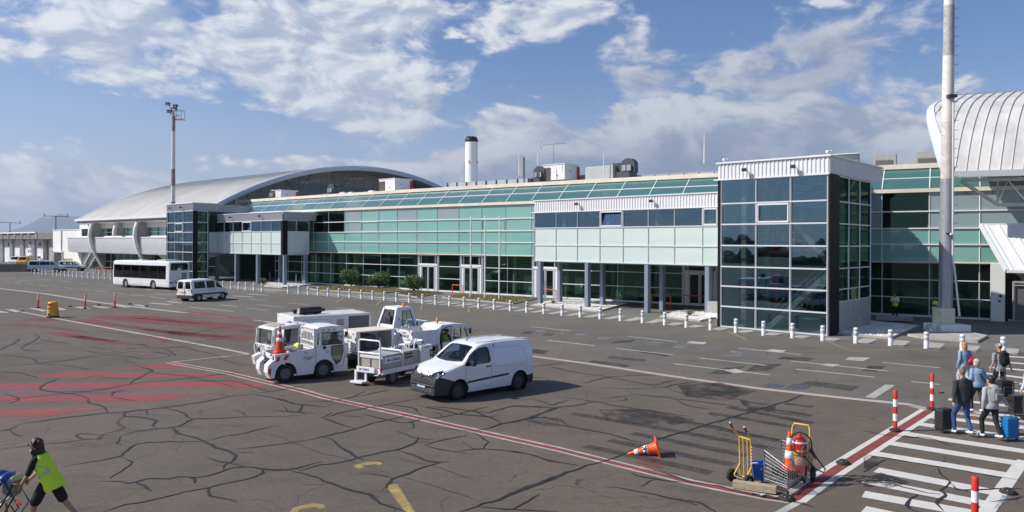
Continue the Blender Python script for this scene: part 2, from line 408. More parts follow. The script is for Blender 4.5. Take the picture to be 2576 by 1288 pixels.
def asphalt_mat(name,base,warm,patch=0.35,cracks=True):
 m=bpy.data.materials.new(name);m.use_nodes=True
 nt=m.node_tree;b=nt.nodes['Principled BSDF'];L_=nt.links.new
 b.inputs['Roughness'].default_value=0.86;b.inputs['Specular IOR Level'].default_value=0.35
 t=nt.nodes.new('ShaderNodeTexCoord')
 def ns(sc,det=6,ro=0.6,off=(0,0,0),st=(1,1,1)):
  mp=nt.nodes.new('ShaderNodeMapping');L_(t.outputs['Object'],mp.inputs[0]);mp.inputs['Location'].default_value=off;mp.inputs['Scale'].default_value=st
  n=nt.nodes.new('ShaderNodeTexNoise');n.inputs['Scale'].default_value=sc;n.inputs['Detail'].default_value=det;n.inputs['Roughness'].default_value=ro
  L_(mp.outputs[0],n.inputs['Vector']);return n.outputs['Fac']
 def rng(v,a,b_,c,d):
  r=nt.nodes.new('ShaderNodeMapRange');L_(v,r.inputs[0])
  for i,x in enumerate((a,b_,c,d)):r.inputs[i+1].default_value=x
  return r.outputs[0]
 def mul(a,b_):
  n=nt.nodes.new('ShaderNodeMath');n.operation='MULTIPLY'
  for i,v in enumerate((a,b_)):
   if isinstance(v,float):n.inputs[i].default_value=v
   else:L_(v,n.inputs[i])
  return n.outputs[0]
 big=rng(ns(0.05,5,0.6),0.3,0.7,0.84,1.14)
 mid=mul(rng(ns(0.45,6,0.65,(9,4,0)),0.3,0.7,0.86,1.14),rng(ns(7.0,5,0.7,(2,7,0)),0.3,0.7,0.84,1.16))
 streak=rng(ns(0.5,6,0.7,(3,0,0),(0.7,2.6,1)),0.56,0.72,1.0,0.66)
 grain=rng(ns(30.0,3,0.75),0.2,0.8,0.55,1.45)
 v=nt.nodes.new('ShaderNodeTexVoronoi');v.inputs['Scale'].default_value=95.0;L_(t.outputs['Object'],v.inputs['Vector'])
 sp=rng(v.outputs['Distance'],0.0,0.22,1.5,1.0)
 f=mul(mul(mul(mul(big,mid),streak),grain),sp)
 if cracks:
  wv=nt.nodes.new('ShaderNodeTexNoise');wv.inputs['Scale'].default_value=0.9;wv.inputs['Detail'].default_value=5;L_(t.outputs['Object'],wv.inputs['Vector'])
  va=nt.nodes.new('ShaderNodeVectorMath');va.operation='MULTIPLY_ADD';L_(wv.outputs['Color'],va.inputs[0]);va.inputs[1].default_value=(1.3,1.3,0);L_(t.outputs['Object'],va.inputs[2])
  ve=nt.nodes.new('ShaderNodeTexVoronoi');ve.feature='DISTANCE_TO_EDGE';ve.inputs['Scale'].default_value=0.30;L_(va.outputs[0],ve.inputs['Vector'])
  hair=rng(ve.outputs['Distance'],0.0022,0.0045,0.55,1.0)
  pr=rng(ns(0.10,3,0.5,(17,5,0)),0.46,0.54,0.0,1.0)
  mxh=nt.nodes.new('ShaderNodeMath');mxh.operation='MAXIMUM';L_(hair,mxh.inputs[0]);L_(pr,mxh.inputs[1]);f=mul(f,mxh.outputs[0])
 hue=nt.nodes.new('ShaderNodeMix');hue.data_type='RGBA'
 hue.inputs['A'].default_value=(*base,1);hue.inputs['B'].default_value=(*warm,1);L_(rng(ns(0.12,4,0.6,(40,2,0)),0.35,0.65,0.0,1.0),hue.inputs['Factor'])
 mx=nt.nodes.new('ShaderNodeMix');mx.data_type='RGBA';mx.blend_type='MULTIPLY';mx.inputs['Factor'].default_value=1.0
 cb=nt.nodes.new('ShaderNodeCombineColor')
 for i in range(3):L_(f,cb.inputs[i])
 L_(hue.outputs['Result'],mx.inputs['A']);L_(cb.outputs[0],mx.inputs['B']);L_(mx.outputs['Result'],b.inputs['Base Color'])
 bp=nt.nodes.new('ShaderNodeBump');bp.inputs['Strength'].default_value=0.35;bp.inputs['Distance'].default_value=0.012
 L_(grain,bp.inputs['Height']);L_(bp.outputs[0],b.inputs['Normal'])
 return m
M['asphalt']=asphalt_mat('apron_asphalt',(0.118,0.100,0.080),(0.125,0.101,0.081))
M['road']=asphalt_mat('service_road_asphalt',(0.145,0.129,0.107),(0.124,0.115,0.098))
M['paving']=asphalt_mat('pavement_concrete',(0.17,0.165,0.145),(0.15,0.15,0.14))
def worn(name,c,amount=0.5,scale=2.2,rough=0.7):
 """Road paint rubbed away in irregular patches."""
 m=bpy.data.materials.new(name);m.use_nodes=True;nt=m.node_tree;L_=nt.links.new
 b=nt.nodes['Principled BSDF'];b.inputs['Roughness'].default_value=rough;b.inputs['Base Color'].default_value=(*c,1)
 t=nt.nodes.new('ShaderNodeTexCoord')
 n=nt.nodes.new('ShaderNodeTexNoise');n.inputs['Scale'].default_value=scale;n.inputs['Detail'].default_value=10;n.inputs['Roughness'].default_value=0.72
 n2=nt.nodes.new('ShaderNodeTexNoise');n2.inputs['Scale'].default_value=scale*14;n2.inputs['Detail'].default_value=4;n2.inputs['Roughness'].default_value=0.7
 L_(t.outputs['Object'],n.inputs['Vector']);L_(t.outputs['Object'],n2.inputs['Vector'])
 ad=nt.nodes.new('ShaderNodeMath');ad.operation='MULTIPLY_ADD';L_(n2.outputs['Fac'],ad.inputs[0]);ad.inputs[1].default_value=0.45;L_(n.outputs['Fac'],ad.inputs[2])
 r=nt.nodes.new('ShaderNodeMapRange');L_(ad.outputs[0],r.inputs[0]);r.inputs[1].default_value=0.52+amount*0.3;r.inputs[2].default_value=0.36+amount*0.3
 r.inputs[3].default_value=0.06;r.inputs[4].default_value=1.0
 r.inputs[1].default_value,r.inputs[2].default_value=0.40+amount*0.32,0.62+amount*0.32
 r.inputs[3].default_value,r.inputs[4].default_value=1.0-0.0,max(0.0,1-amount*1.6)
 L_(r.outputs[0],b.inputs['Alpha'])
 return m
M['linewhite']=worn('white_line_paint',(0.66,0.64,0.58),0.30)
M['linefaint']=worn('faded_line_paint',(0.46,0.44,0.38),0.48,1.2)
M['redzone']=worn('red_zone_paint',(0.38,0.085,0.082),0.24,0.9)
M['redfar']=worn('worn_red_paint',(0.28,0.065,0.062),0.40,0.5)
M['zebra']=worn('zebra_white_paint',(0.78,0.76,0.70),0.16)
M['redline']=worn('red_line_paint',(0.36,0.07,0.065),0.30)
M['yellowline']=worn('yellow_line_paint',(0.55,0.42,0.14),0.35)
M['blackout']=worn('blacked_out_paint',(0.040,0.040,0.042),0.45,1.2)
M['blueout']=worn('grey_blue_paint',(0.22,0.25,0.29),0.55,1.0)
M['tar']=mat('tar_seal',(0.022,0.022,0.023),0.55,var=0.3,scale=3)
M['stain']=worn('oil_stain',(0.03,0.026,0.022),0.62,1.1)
M['gravel']=mat('white_gravel',(0.72,0.71,0.68),0.9,var=0.3,scale=14,bump=1.0,bscale=30)
M['soil']=mat('dry_grass_soil',(0.17,0.125,0.06),0.95,var=0.5,scale=3,bump=0.5,bscale=20,var2=(0.09,0.095,0.04))
M['kerb']=mat('kerb_stone',(0.40,0.375,0.33),0.85,var=0.25,scale=2)
M['kerbred']=mat('kerb_red',(0.42,0.10,0.09),0.75,var=0.3,scale=3)
g_=MB();GX,GY=24000,24000
gx_=[-GX,-2000,-300,-100,0,100,300,2000,GX];gy_=[-3000,-600,-100,0,50,100,200,400,2000,GY];ng=len(gx_)
g_.add([(x,y,0) for y in gy_ for x in gx_],[(j*ng+i,j*ng+i+1,(j+1)*ng+i+1,(j+1)*ng+i) for j in range(len(gy_)-1) for i in range(ng-1)],M['asphalt'])
tag(g_.build('apron_ground'),kind='structure')
def sheet(mb,poly,z,m):
 """flat polygon sheet; triangulated so that any outline works"""
 z=z*0.35 if z<.05 else z
 bm=bmesh.new();vs=[bm.verts.new((x,y,z)) for x,y in poly];f=bm.faces.new(vs)
 bmesh.ops.triangulate(bm,faces=[f]);bmesh.ops.recalc_face_normals(bm,faces=bm.faces[:])
 for f in bm.faces:
  if f.normal.z<0:f.normal_flip()
 return mb.bm(bm,m)
def strip(mb,pts,w,z,m):
 """ribbon along a polyline, width w or per-point widths"""
 z=z*0.35 if z<.05 else z
 n=len(pts);ws=w if isinstance(w,(list,tuple)) else[w]*n
 a,b=[],[]
 for i in range(n):
  p0=Vector(pts[max(0,i-1)]);p1=Vector(pts[min(n-1,i+1)]);d=(p1-p0)
  if d.length<1e-6:d=Vector((1,0))
  d.normalize();nn=Vector((-d.y,d.x))*ws[i]/2;p=Vector(pts[i])
  a.append((p.x+nn.x,p.y+nn.y,z));b.append((p.x-nn.x,p.y-nn.y,z))
 vs=a+b;fs=[(i,i+n,i+1+n,i+1) for i in range(n-1)]
 return mb.add(vs,fs,m)
ROAD_EDGE=[(-420.0,372.0),(-110.0,124.0)]+[(-56.19,81.18),(-45.35,72.50),(-35.41,63.37)]+[(-26.34,56.13),(-22.41,53.20),(-16.31,48.76)]+[(0.58,34.62),(3.49,32.14),(6.48,29.18),(9.02,26.87),(11.36,25.31),(13.11,24.30)]+[(13.35,23.57),(15.27,22.01)]+[(30.0,10.5),(60.0,-12.0)]
g_=MB();sheet(g_,ROAD_EDGE+[(200,-12),(200,200),(-420,640)],0.004,M['road'])
tag(g_.build('service_road'),kind='structure')
g_=MB();strip(g_,[(x-0.15,y-0.15) for x,y in ROAD_EDGE],0.42,0.009,M['kerb'])
tag(g_.build('road_joint'),kind='structure')
BOLL=[(-73.65,114.21),(-72.53,113.41),(-71.49,112.62),(-70.4,111.84),(-68.38,110.31),(-67.34,109.57),(-66.33,108.83),(-65.11,107.8),(-64.1,107.09),(-62.83,105.94),(-61.58,104.81),(-60.3,103.95),(-58.9,102.9),(-57.5,101.8),(-56.2,100.75),(-54.9,99.8),(-53.6,98.9),(-52.3,97.9)]
BOLL+=[(-33.65,84.01),(-32.26,82.7),(-30.94,81.6),(-29.69,80.5),(-28.58,79.56),(-27.43,78.74),(-26.26,77.8),(-22.64,74.9),(-21.27,73.9),(-20.07,72.95),(-18.87,72.1),(-17.66,71.14),(-16.39,70.21),(-15.14,69.15),(-13.85,68.12),(-12.61,67.12),(-11.37,66.15),(-10.15,65.21),(-8.88,64.2),(-7.6,63.1),(-6.38,62.05),(-5.11,60.98),(-3.86,59.95),(-2.62,58.9),(-1.36,57.8),(-0.1,56.72),(1.14,55.64),(2.38,54.5),(3.64,53.3),(4.84,52.1),(6.1,50.95),(7.33,49.79),(8.61,48.6),(9.81,47.35),(10.9,46.1),(12.06,44.82),(13.2,43.5),(14.4,42.26),(15.63,41.15),(16.85,40.05),(18.2,39.1),(19.6,38.25),(20.95,37.35),(22.19,36.4),(23.6,35.5)]
NRM=Vector((0.66,0.75))
def Yf(X):u=X+20;return 88.7-0.82*u+0.00225*u*u
edge=[(x+0.95,y+1.1) for x,y in[(-90,127)]+BOLL+[(26.5,33.6),(40,24)]]
far=[(X,Yf(X)+6) for X in(60,40,20,0,-20,-40,-60,-80,-100)]
g_=MB();sheet(g_,edge+far,0.010,M['paving'])
tag(g_.build('pavement'),kind='structure')
g_=MB()
for i,(x,y) in enumerate(BOLL):
 if i<18:continue
 d=Vector((1.45,2.55)) if x<10 else Vector((1.55,2.1))
 t=Vector((0.76,-0.65))*0.36
 ofs=Vector((0.35,-0.1)) if x<10 else Vector((0.2,-0.05))
 if x>9:d=d*(0.62 if x<17 else 1.0)
 p=Vector((x,y))+ofs
 a,b,c,e=p-t,p+t,p+d+t,p+d-t
 g_.quad((*a,.0056),(*b,.0056),(*c,.0056),(*e,.0056),M['linewhite'])
tag(g_.build('verge_marking'),kind='structure')
g_=MB()
for p in[[(1.24,46.20),(3.52,44.00)],[(1.94,39.69),(4.24,37.69)],[(6.53,41.51),(8.85,39.41)],[(5.20,36.77),(7.58,34.69)],[(11.37,37.04),(13.73,35.00)],[(8.58,33.81),(10.97,31.80)],[(7.04,32.12),(10.29,29.47)],[(12.49,33.02),(15.56,30.51)],[(11.90,30.89),(14.30,29.10)],[(16.45,32.77),(18.20,31.41)],[(15.27,28.25),(16.01,27.63)],[(0.41,41.05),(0.89,40.63)],[(-44.52,84.41),(-41.55,82.43)],[(-39.51,80.30),(-36.49,78.85)],[(-30.74,66.72),(-29.67,65.63)],[(-25.58,58.77),(-23.39,56.96)],[(-23.63,57.55),(-20.70,55.06)],[(-24.05,60.93),(-21.79,58.99)],[(-20.92,58.32),(-18.61,56.30)],[(-21.12,61.40),(-18.31,59.19)],[(-24.08,67.40),(-21.77,65.58)],[(-25.76,76.95),(-23.21,75.17)],[(-18.96,63.05),(-16.64,61.18)],[(-13.92,58.99),(-12.11,57.34)],[(-26.20,68.47),(-25.05,67.69)],[(-35.75,73.95),(-32.81,71.63)],[(-71.46,104.84),(-69.60,103.84)],[(-71.04,106.73),(-69.11,105.70)],[(-71.00,109.31),(-68.62,107.63)],[(-64.91,97.14),(-62.63,95.84)],[(-65.11,94.60),(-62.99,92.88)],[(-62.23,92.49),(-59.92,90.43)],[(-59.48,90.47),(-57.19,88.50)],[(-62.96,99.17),(-61.06,97.78)],[(-56.41,87.94),(-53.90,85.71)],[(-53.46,85.75),(-51.25,83.80)],[(-58.55,95.74),(-56.02,93.55)],[(-50.01,82.60),(-47.70,80.64)],[(-53.81,91.89),(-51.37,89.89)],[(-46.89,80.18),(-44.58,78.18)],[(-49.94,89.15),(-46.63,86.54)],[(-43.77,77.60),(-41.46,75.73)],[(-45.07,84.90),(-41.54,82.39)],[(-40.45,74.90),(-38.37,73.30)],[(-37.36,72.38),(-35.07,70.51)],[(-39.75,80.76),(-36.33,78.50)],[(-34.10,69.67),(-31.62,67.35)]]:
 strip(g_,p,0.17,0.016,M['linewhite'])
for p in[[(-26.89,71.25),(-24.45,69.85)],[(-26.22,73.64),(-23.62,72.02)],[(-30.56,62.54),(-28.13,60.88)],[(-29.82,64.18),(-28.13,62.80)],[(-26.57,68.94),(-25.05,67.69)]]:strip(g_,p,0.5,0.016,M['linewhite'])
for q in[[(9.19,38.82),(9.56,39.64),(10.38,39.20),(10.00,38.40)],[(12.35,36.10),(12.88,36.68),(13.55,36.36),(12.97,35.56)],[(15.08,33.43),(15.66,34.29),(16.58,34.12),(15.76,33.12)],[(13.36,31.96),(13.81,32.42),(14.24,32.07),(13.72,31.53)],[(8.77,30.48),(9.38,30.90),(9.55,30.10),(8.99,29.81)],[(12.08,25.25),(13.94,27.57),(14.25,27.45),(12.34,25.09)]]:sheet(g_,q,0.020,M['linewhite'])
for q in[[(-37.99,54.90),(-36.58,53.80),(-36.25,53.20),(-36.95,53.39)],[(-38.34,55.94),(-37.87,56.13),(-35.96,54.37),(-36.10,53.82)],[(-37.25,57.02),(-36.98,57.30),(-34.52,55.09),(-34.56,54.45)],[(-35.53,57.56),(-35.47,57.82),(-33.74,56.11),(-33.96,55.61)],[(-34.38,58.06),(-34.21,58.71),(-32.34,56.87),(-32.70,56.51)],[(-33.53,59.02),(-33.55,59.49),(-31.25,57.80),(-31.49,57.18)],[(-32.11,59.76),(-32.00,60.15),(-29.93,58.23),(-30.24,57.86)],[(-31.06,60.59),(-30.82,60.99),(-28.88,59.02),(-29.16,58.64)]]:sheet(g_,q,0.018,M['linewhite'])
strip(g_,[(-38.75,56.00),(-36.29,56.82),(-34.71,58.50)],0.12,0.017,M['linewhite'])
strip(g_,[(-35.96,54.22),(-31.62,50.45)]+[(-15.52,37.22),(-14.14,36.04),(-12.21,34.34)],0.24,0.017,M['linewhite'])
tag(g_.build('road_marking'),kind='structure')
g_=MB()
for q in[[(1.27,43.58),(1.54,44.43),(2.23,44.46),(1.90,43.44)],[(2.40,42.65),(2.72,43.47),(3.34,43.50),(2.97,42.52)],[(3.42,41.54),(3.80,42.63),(4.52,42.58),(4.02,41.41)],[(4.67,40.49),(5.05,41.38),(5.81,41.41),(5.30,40.37)],[(6.78,38.16),(7.40,39.42),(8.22,39.25),(7.53,37.81)],[(8.00,36.98),(8.57,38.22),(9.27,38.25),(8.66,36.95)],[(8.84,35.81),(9.49,37.09),(10.38,37.13),(9.66,35.84)],[(9.84,34.35),(10.73,36.04),(11.60,36.07),(10.72,34.54)],[(11.18,33.80),(12.21,35.00),(12.78,34.81),(11.75,33.67)]]:sheet(g_,q,0.017,M['blueout'])
for q in[[(0.52,42.73),(0.77,43.56),(1.32,43.58),(1.05,42.60)],[(1.68,41.54),(1.96,42.48),(2.49,42.50),(2.20,41.56)],[(5.14,38.48),(5.55,39.55),(6.76,40.08),(6.27,39.04)],[(3.38,32.46),(3.67,33.07),(5.16,31.62),(4.84,31.18)],[(4.33,33.58),(4.62,34.34),(6.08,33.15),(5.77,32.67)],[(5.98,35.71),(6.32,36.28),(7.54,34.69),(7.12,34.16)],[(7.85,29.59),(8.71,31.00),(10.05,31.68),(8.79,29.62)],[(9.65,30.42),(10.63,32.14),(11.81,32.17),(10.56,30.45)],[(0.51,35.36),(0.82,36.67),(1.86,35.85),(1.48,34.65)],[(10.68,27.55),(11.33,28.24),(12.84,27.22),(12.12,26.34)],[(14.48,30.56),(15.37,31.84),(16.18,31.87),(15.01,30.38)],[(12.02,33.58),(12.60,34.34),(13.97,33.89),(13.25,33.04)]]:sheet(g_,q,0.015,M['blackout'])
for p in[[(1.90,18.98),(2.85,18.26),(4.55,16.81)],[(2.59,19.57),(5.25,17.43)],[(3.33,20.31),(5.80,18.19)],[(4.07,20.95),(6.71,18.81)],[(4.94,21.80),(7.18,19.51)],[(6.09,22.82),(8.10,21.03)],[(6.93,23.63),(8.78,21.53)],[(7.98,23.51),(9.17,22.50)],[(8.95,24.19),(9.66,23.69)],[(1.85,22.63),(4.11,20.95)]]:strip(g_,p,0.36,0.013,M['blackout'])
for q in[[(2.91,17.54),(3.12,17.77),(3.69,17.40),(3.45,17.07)]]:sheet(g_,q,0.016,M['redfar'])
for q in[[(6.12,27.25),(7.85,27.85),(8.51,26.27),(7.21,24.59),(5.96,25.24)],[(2.74,23.23),(4.34,23.27),(5.44,21.81),(4.31,20.95),(2.81,21.75)],[(7.59,24.60),(8.67,24.19),(8.19,22.96),(7.41,23.14)],[(7.28,18.34),(7.59,18.59),(7.02,17.19),(6.84,17.40)]]:sheet(g_,q,0.0105,M['stain'])
for q in[[(7.81,16.38),(8.44,16.89),(8.75,16.20),(8.15,15.82),(7.58,15.90)],[(8.70,18.24),(8.98,18.19),(8.68,17.43),(8.18,17.15)]]:sheet(g_,q,0.0275,M['stain'])
tag(g_.build('painted_out_marking'),kind='structure')
g_=MB()
for p in[[(12.89,44.15),(12.83,40.31)],[(16.94,39.98),(16.75,36.25),(20.90,37.20),(20.98,36.22)],[(-15.08,63.51),(-15.82,69.43)],[(-11.23,61.12),(-11.62,65.84)],[(-7.07,57.46),(-7.54,62.63),(-3.43,59.15),(-3.23,55.33)],[(-32.70,62.72),(-31.26,65.30)]]:strip(g_,p,0.13,0.018,M['yellowline'])
sheet(g_,[(-2.62,15.69),(-2.60,15.90),(-2.44,15.92),(-1.71,13.89),(-1.86,13.83)],0.014,M['yellowline'])
strip(g_,[(-3.04,17.32),(-3.16,17.43),(-3.31,17.42),(-3.44,17.34),(-3.55,17.24),(-3.57,17.15),(-3.47,17.05),(-3.39,17.10)],[0.12,0.2,0.24,0.24,0.2,0.15,0.13,0.1],0.014,M['yellowline'])
strip(g_,[(-3.68,14.45),(-3.77,14.59),(-3.90,14.61),(-4.05,14.54),(-4.18,14.41),(-4.18,14.25),(-4.12,14.16)],[0.12,0.2,0.22,0.22,0.18,0.15,0.13],0.014,M['yellowline'])
tag(g_.build('yellow_marking'),kind='structure')
g_=MB()
for q in[[(-15.91,30.22),(-15.52,31.00),(-14.69,31.76),(-13.65,30.77),(-13.83,30.28)],[(-18.21,28.45),(-17.71,29.25),(-11.96,29.25),(-10.70,28.27),(-18.02,28.07)],[(-18.62,26.93),(-14.14,27.21),(-9.98,27.49),(-8.92,26.83),(-9.43,26.37),(-13.10,26.17),(-17.93,25.93)],[(-17.19,24.86),(-14.00,25.10),(-10.76,25.25),(-11.62,24.14),(-16.53,23.90)],[(-15.78,22.82),(-14.10,22.94),(-12.85,23.04),(-13.93,21.96),(-15.12,21.87)]]:sheet(g_,q,0.010,M['redzone'])
strip(g_,[(-14.61,21.14),(-13.90,21.93),(-11.58,24.15),(-8.84,26.73)],0.14,0.011,M['redzone']);strip(g_,[(-19.19,27.75),(-15.92,30.29)],0.12,0.011,M['redzone'])
for q in[[(-32.06,48.46),(-31.95,49.61),(-30.65,49.83),(-29.27,48.59),(-30.01,48.04)],[(-31.60,45.67),(-31.20,47.05),(-28.56,45.48),(-26.49,43.99),(-24.43,42.60),(-23.72,42.06),(-25.36,42.56),(-28.86,44.82),(-31.29,45.23)],[(-26.50,41.67),(-25.72,42.26),(-22.55,39.99),(-20.54,38.62),(-20.54,38.15),(-22.76,39.25)],[(-24.48,40.43),(-23.52,40.57),(-21.53,39.29),(-19.17,37.75),(-19.83,37.29)],[(-29.49,48.96),(-27.87,49.42),(-23.86,45.69),(-24.24,44.90)],[(-28.99,50.55),(-28.40,51.82),(-21.95,48.57),(-15.22,43.69),(-14.78,42.43),(-18.74,44.64),(-23.53,47.06)],[(-27.45,51.28),(-26.10,52.20),(-16.00,45.91),(-15.56,44.65),(-21.47,47.51)],[(-23.96,45.04),(-23.06,45.40),(-19.35,42.81),(-14.23,40.84),(-13.79,39.59),(-18.61,41.19)],[(-22.27,43.57),(-21.25,43.91),(-15.81,40.77),(-13.54,38.88),(-14.44,38.85),(-18.61,41.19)],[(-21.14,41.62),(-20.75,41.91),(-17.62,38.73),(-18.06,38.34)],[(-24.32,53.80),(-22.82,54.34),(-17.40,49.93),(-16.96,48.66),(-20.66,51.13)]]:sheet(g_,q,0.010,M['redfar'])
strip(g_,[(-24.21,55.03),(-16.11,48.16)],0.3,0.0125,M['redfar'])
ML=[(-14.71,31.80),(-11.19,29.27),(-7.19,25.75)]+[(-6.24,24.77),(-3.19,22.32),(-0.89,20.38),(1.21,18.66)]+[(2.29,17.66),(3.94,16.13),(4.70,15.59),(5.30,15.18),(5.66,15.03)]
def offs(p,d):
 o=[]
 for i in range(len(p)):
  a=Vector(p[max(0,i-1)]);b=Vector(p[min(len(p)-1,i+1)]);t=(b-a).normalized();o.append((p[i][0]-t.y*d,p[i][1]+t.x*d))
 return o
strip(g_,ML,0.17,0.019,M['redline'])
for s_ in(-1,1):strip(g_,offs(ML,0.145*s_),0.09,0.019,M['linewhite'])
strip(g_,[(-12.16,34.27),(-13.15,33.39),(-14.71,31.80)],0.12,0.0185,M['linewhite'])
CW=[(8.89,18.64),(7.53,17.11),(6.49,15.95),(5.73,15.06)]
CW=[(13.17,23.27)]+CW[1:]
strip(g_,CW,0.22,0.023,M['redline'])
for s_ in(-1,1):strip(g_,offs(CW,0.2*s_),0.15,0.023,M['zebra'])
strip(g_,[(5.88,15.00),(4.85,13.97)],0.16,0.022,M['linewhite'])
strip(g_,[(p[0]-.1,p[1]-.4) for p in ROAD_EDGE if p[0]>-16],0.10,0.0135,M['redline']);strip(g_,[(p[0]-.2,p[1]-.2) for p in ROAD_EDGE if p[0]>8],0.12,0.0135,M['linewhite'])
tag(g_.build('red_zone_marking'),kind='structure')
g_=MB()
for p in[[(12.65,22.50),(15.37,20.67)],[(11.81,21.55),(14.46,19.44)],[(10.81,20.45),(13.57,18.23)],[(9.88,19.48),(12.19,17.60)],[(9.00,18.47),(11.33,16.68)],[(8.45,17.10),(10.27,15.49)],[(7.79,16.33),(9.65,14.78)],[(7.36,15.43),(9.07,14.27)],[(6.93,14.53),(7.52,14.06)]]:strip(g_,p,0.46,0.022,M['zebra'])
for p in[[(20.45,31.65),(22.40,30.13)],[(23.31,34.75),(25.06,33.71)],[(22.07,32.94),(23.66,31.82)],[(19.28,30.11),(20.97,28.20)],[(18.81,28.20),(20.09,27.02)],[(17.97,26.63),(19.15,25.74)],[(14.77,24.99),(17.23,23.16)],[(14.45,23.10),(16.26,21.86)]]:strip(g_,p,0.40,0.022,M['zebra'])
strip(g_,[(12.42,17.89),(11.97,17.43),(9.29,14.44),(8.58,13.63)],0.28,0.024,M['zebra'])
sheet(g_,[(10.23,15.39),(10.38,15.32),(9.68,14.66),(9.45,14.50)],0.0265,M['blueout'])
tag(g_.build('zebra_crossing_marking'),kind='structure')
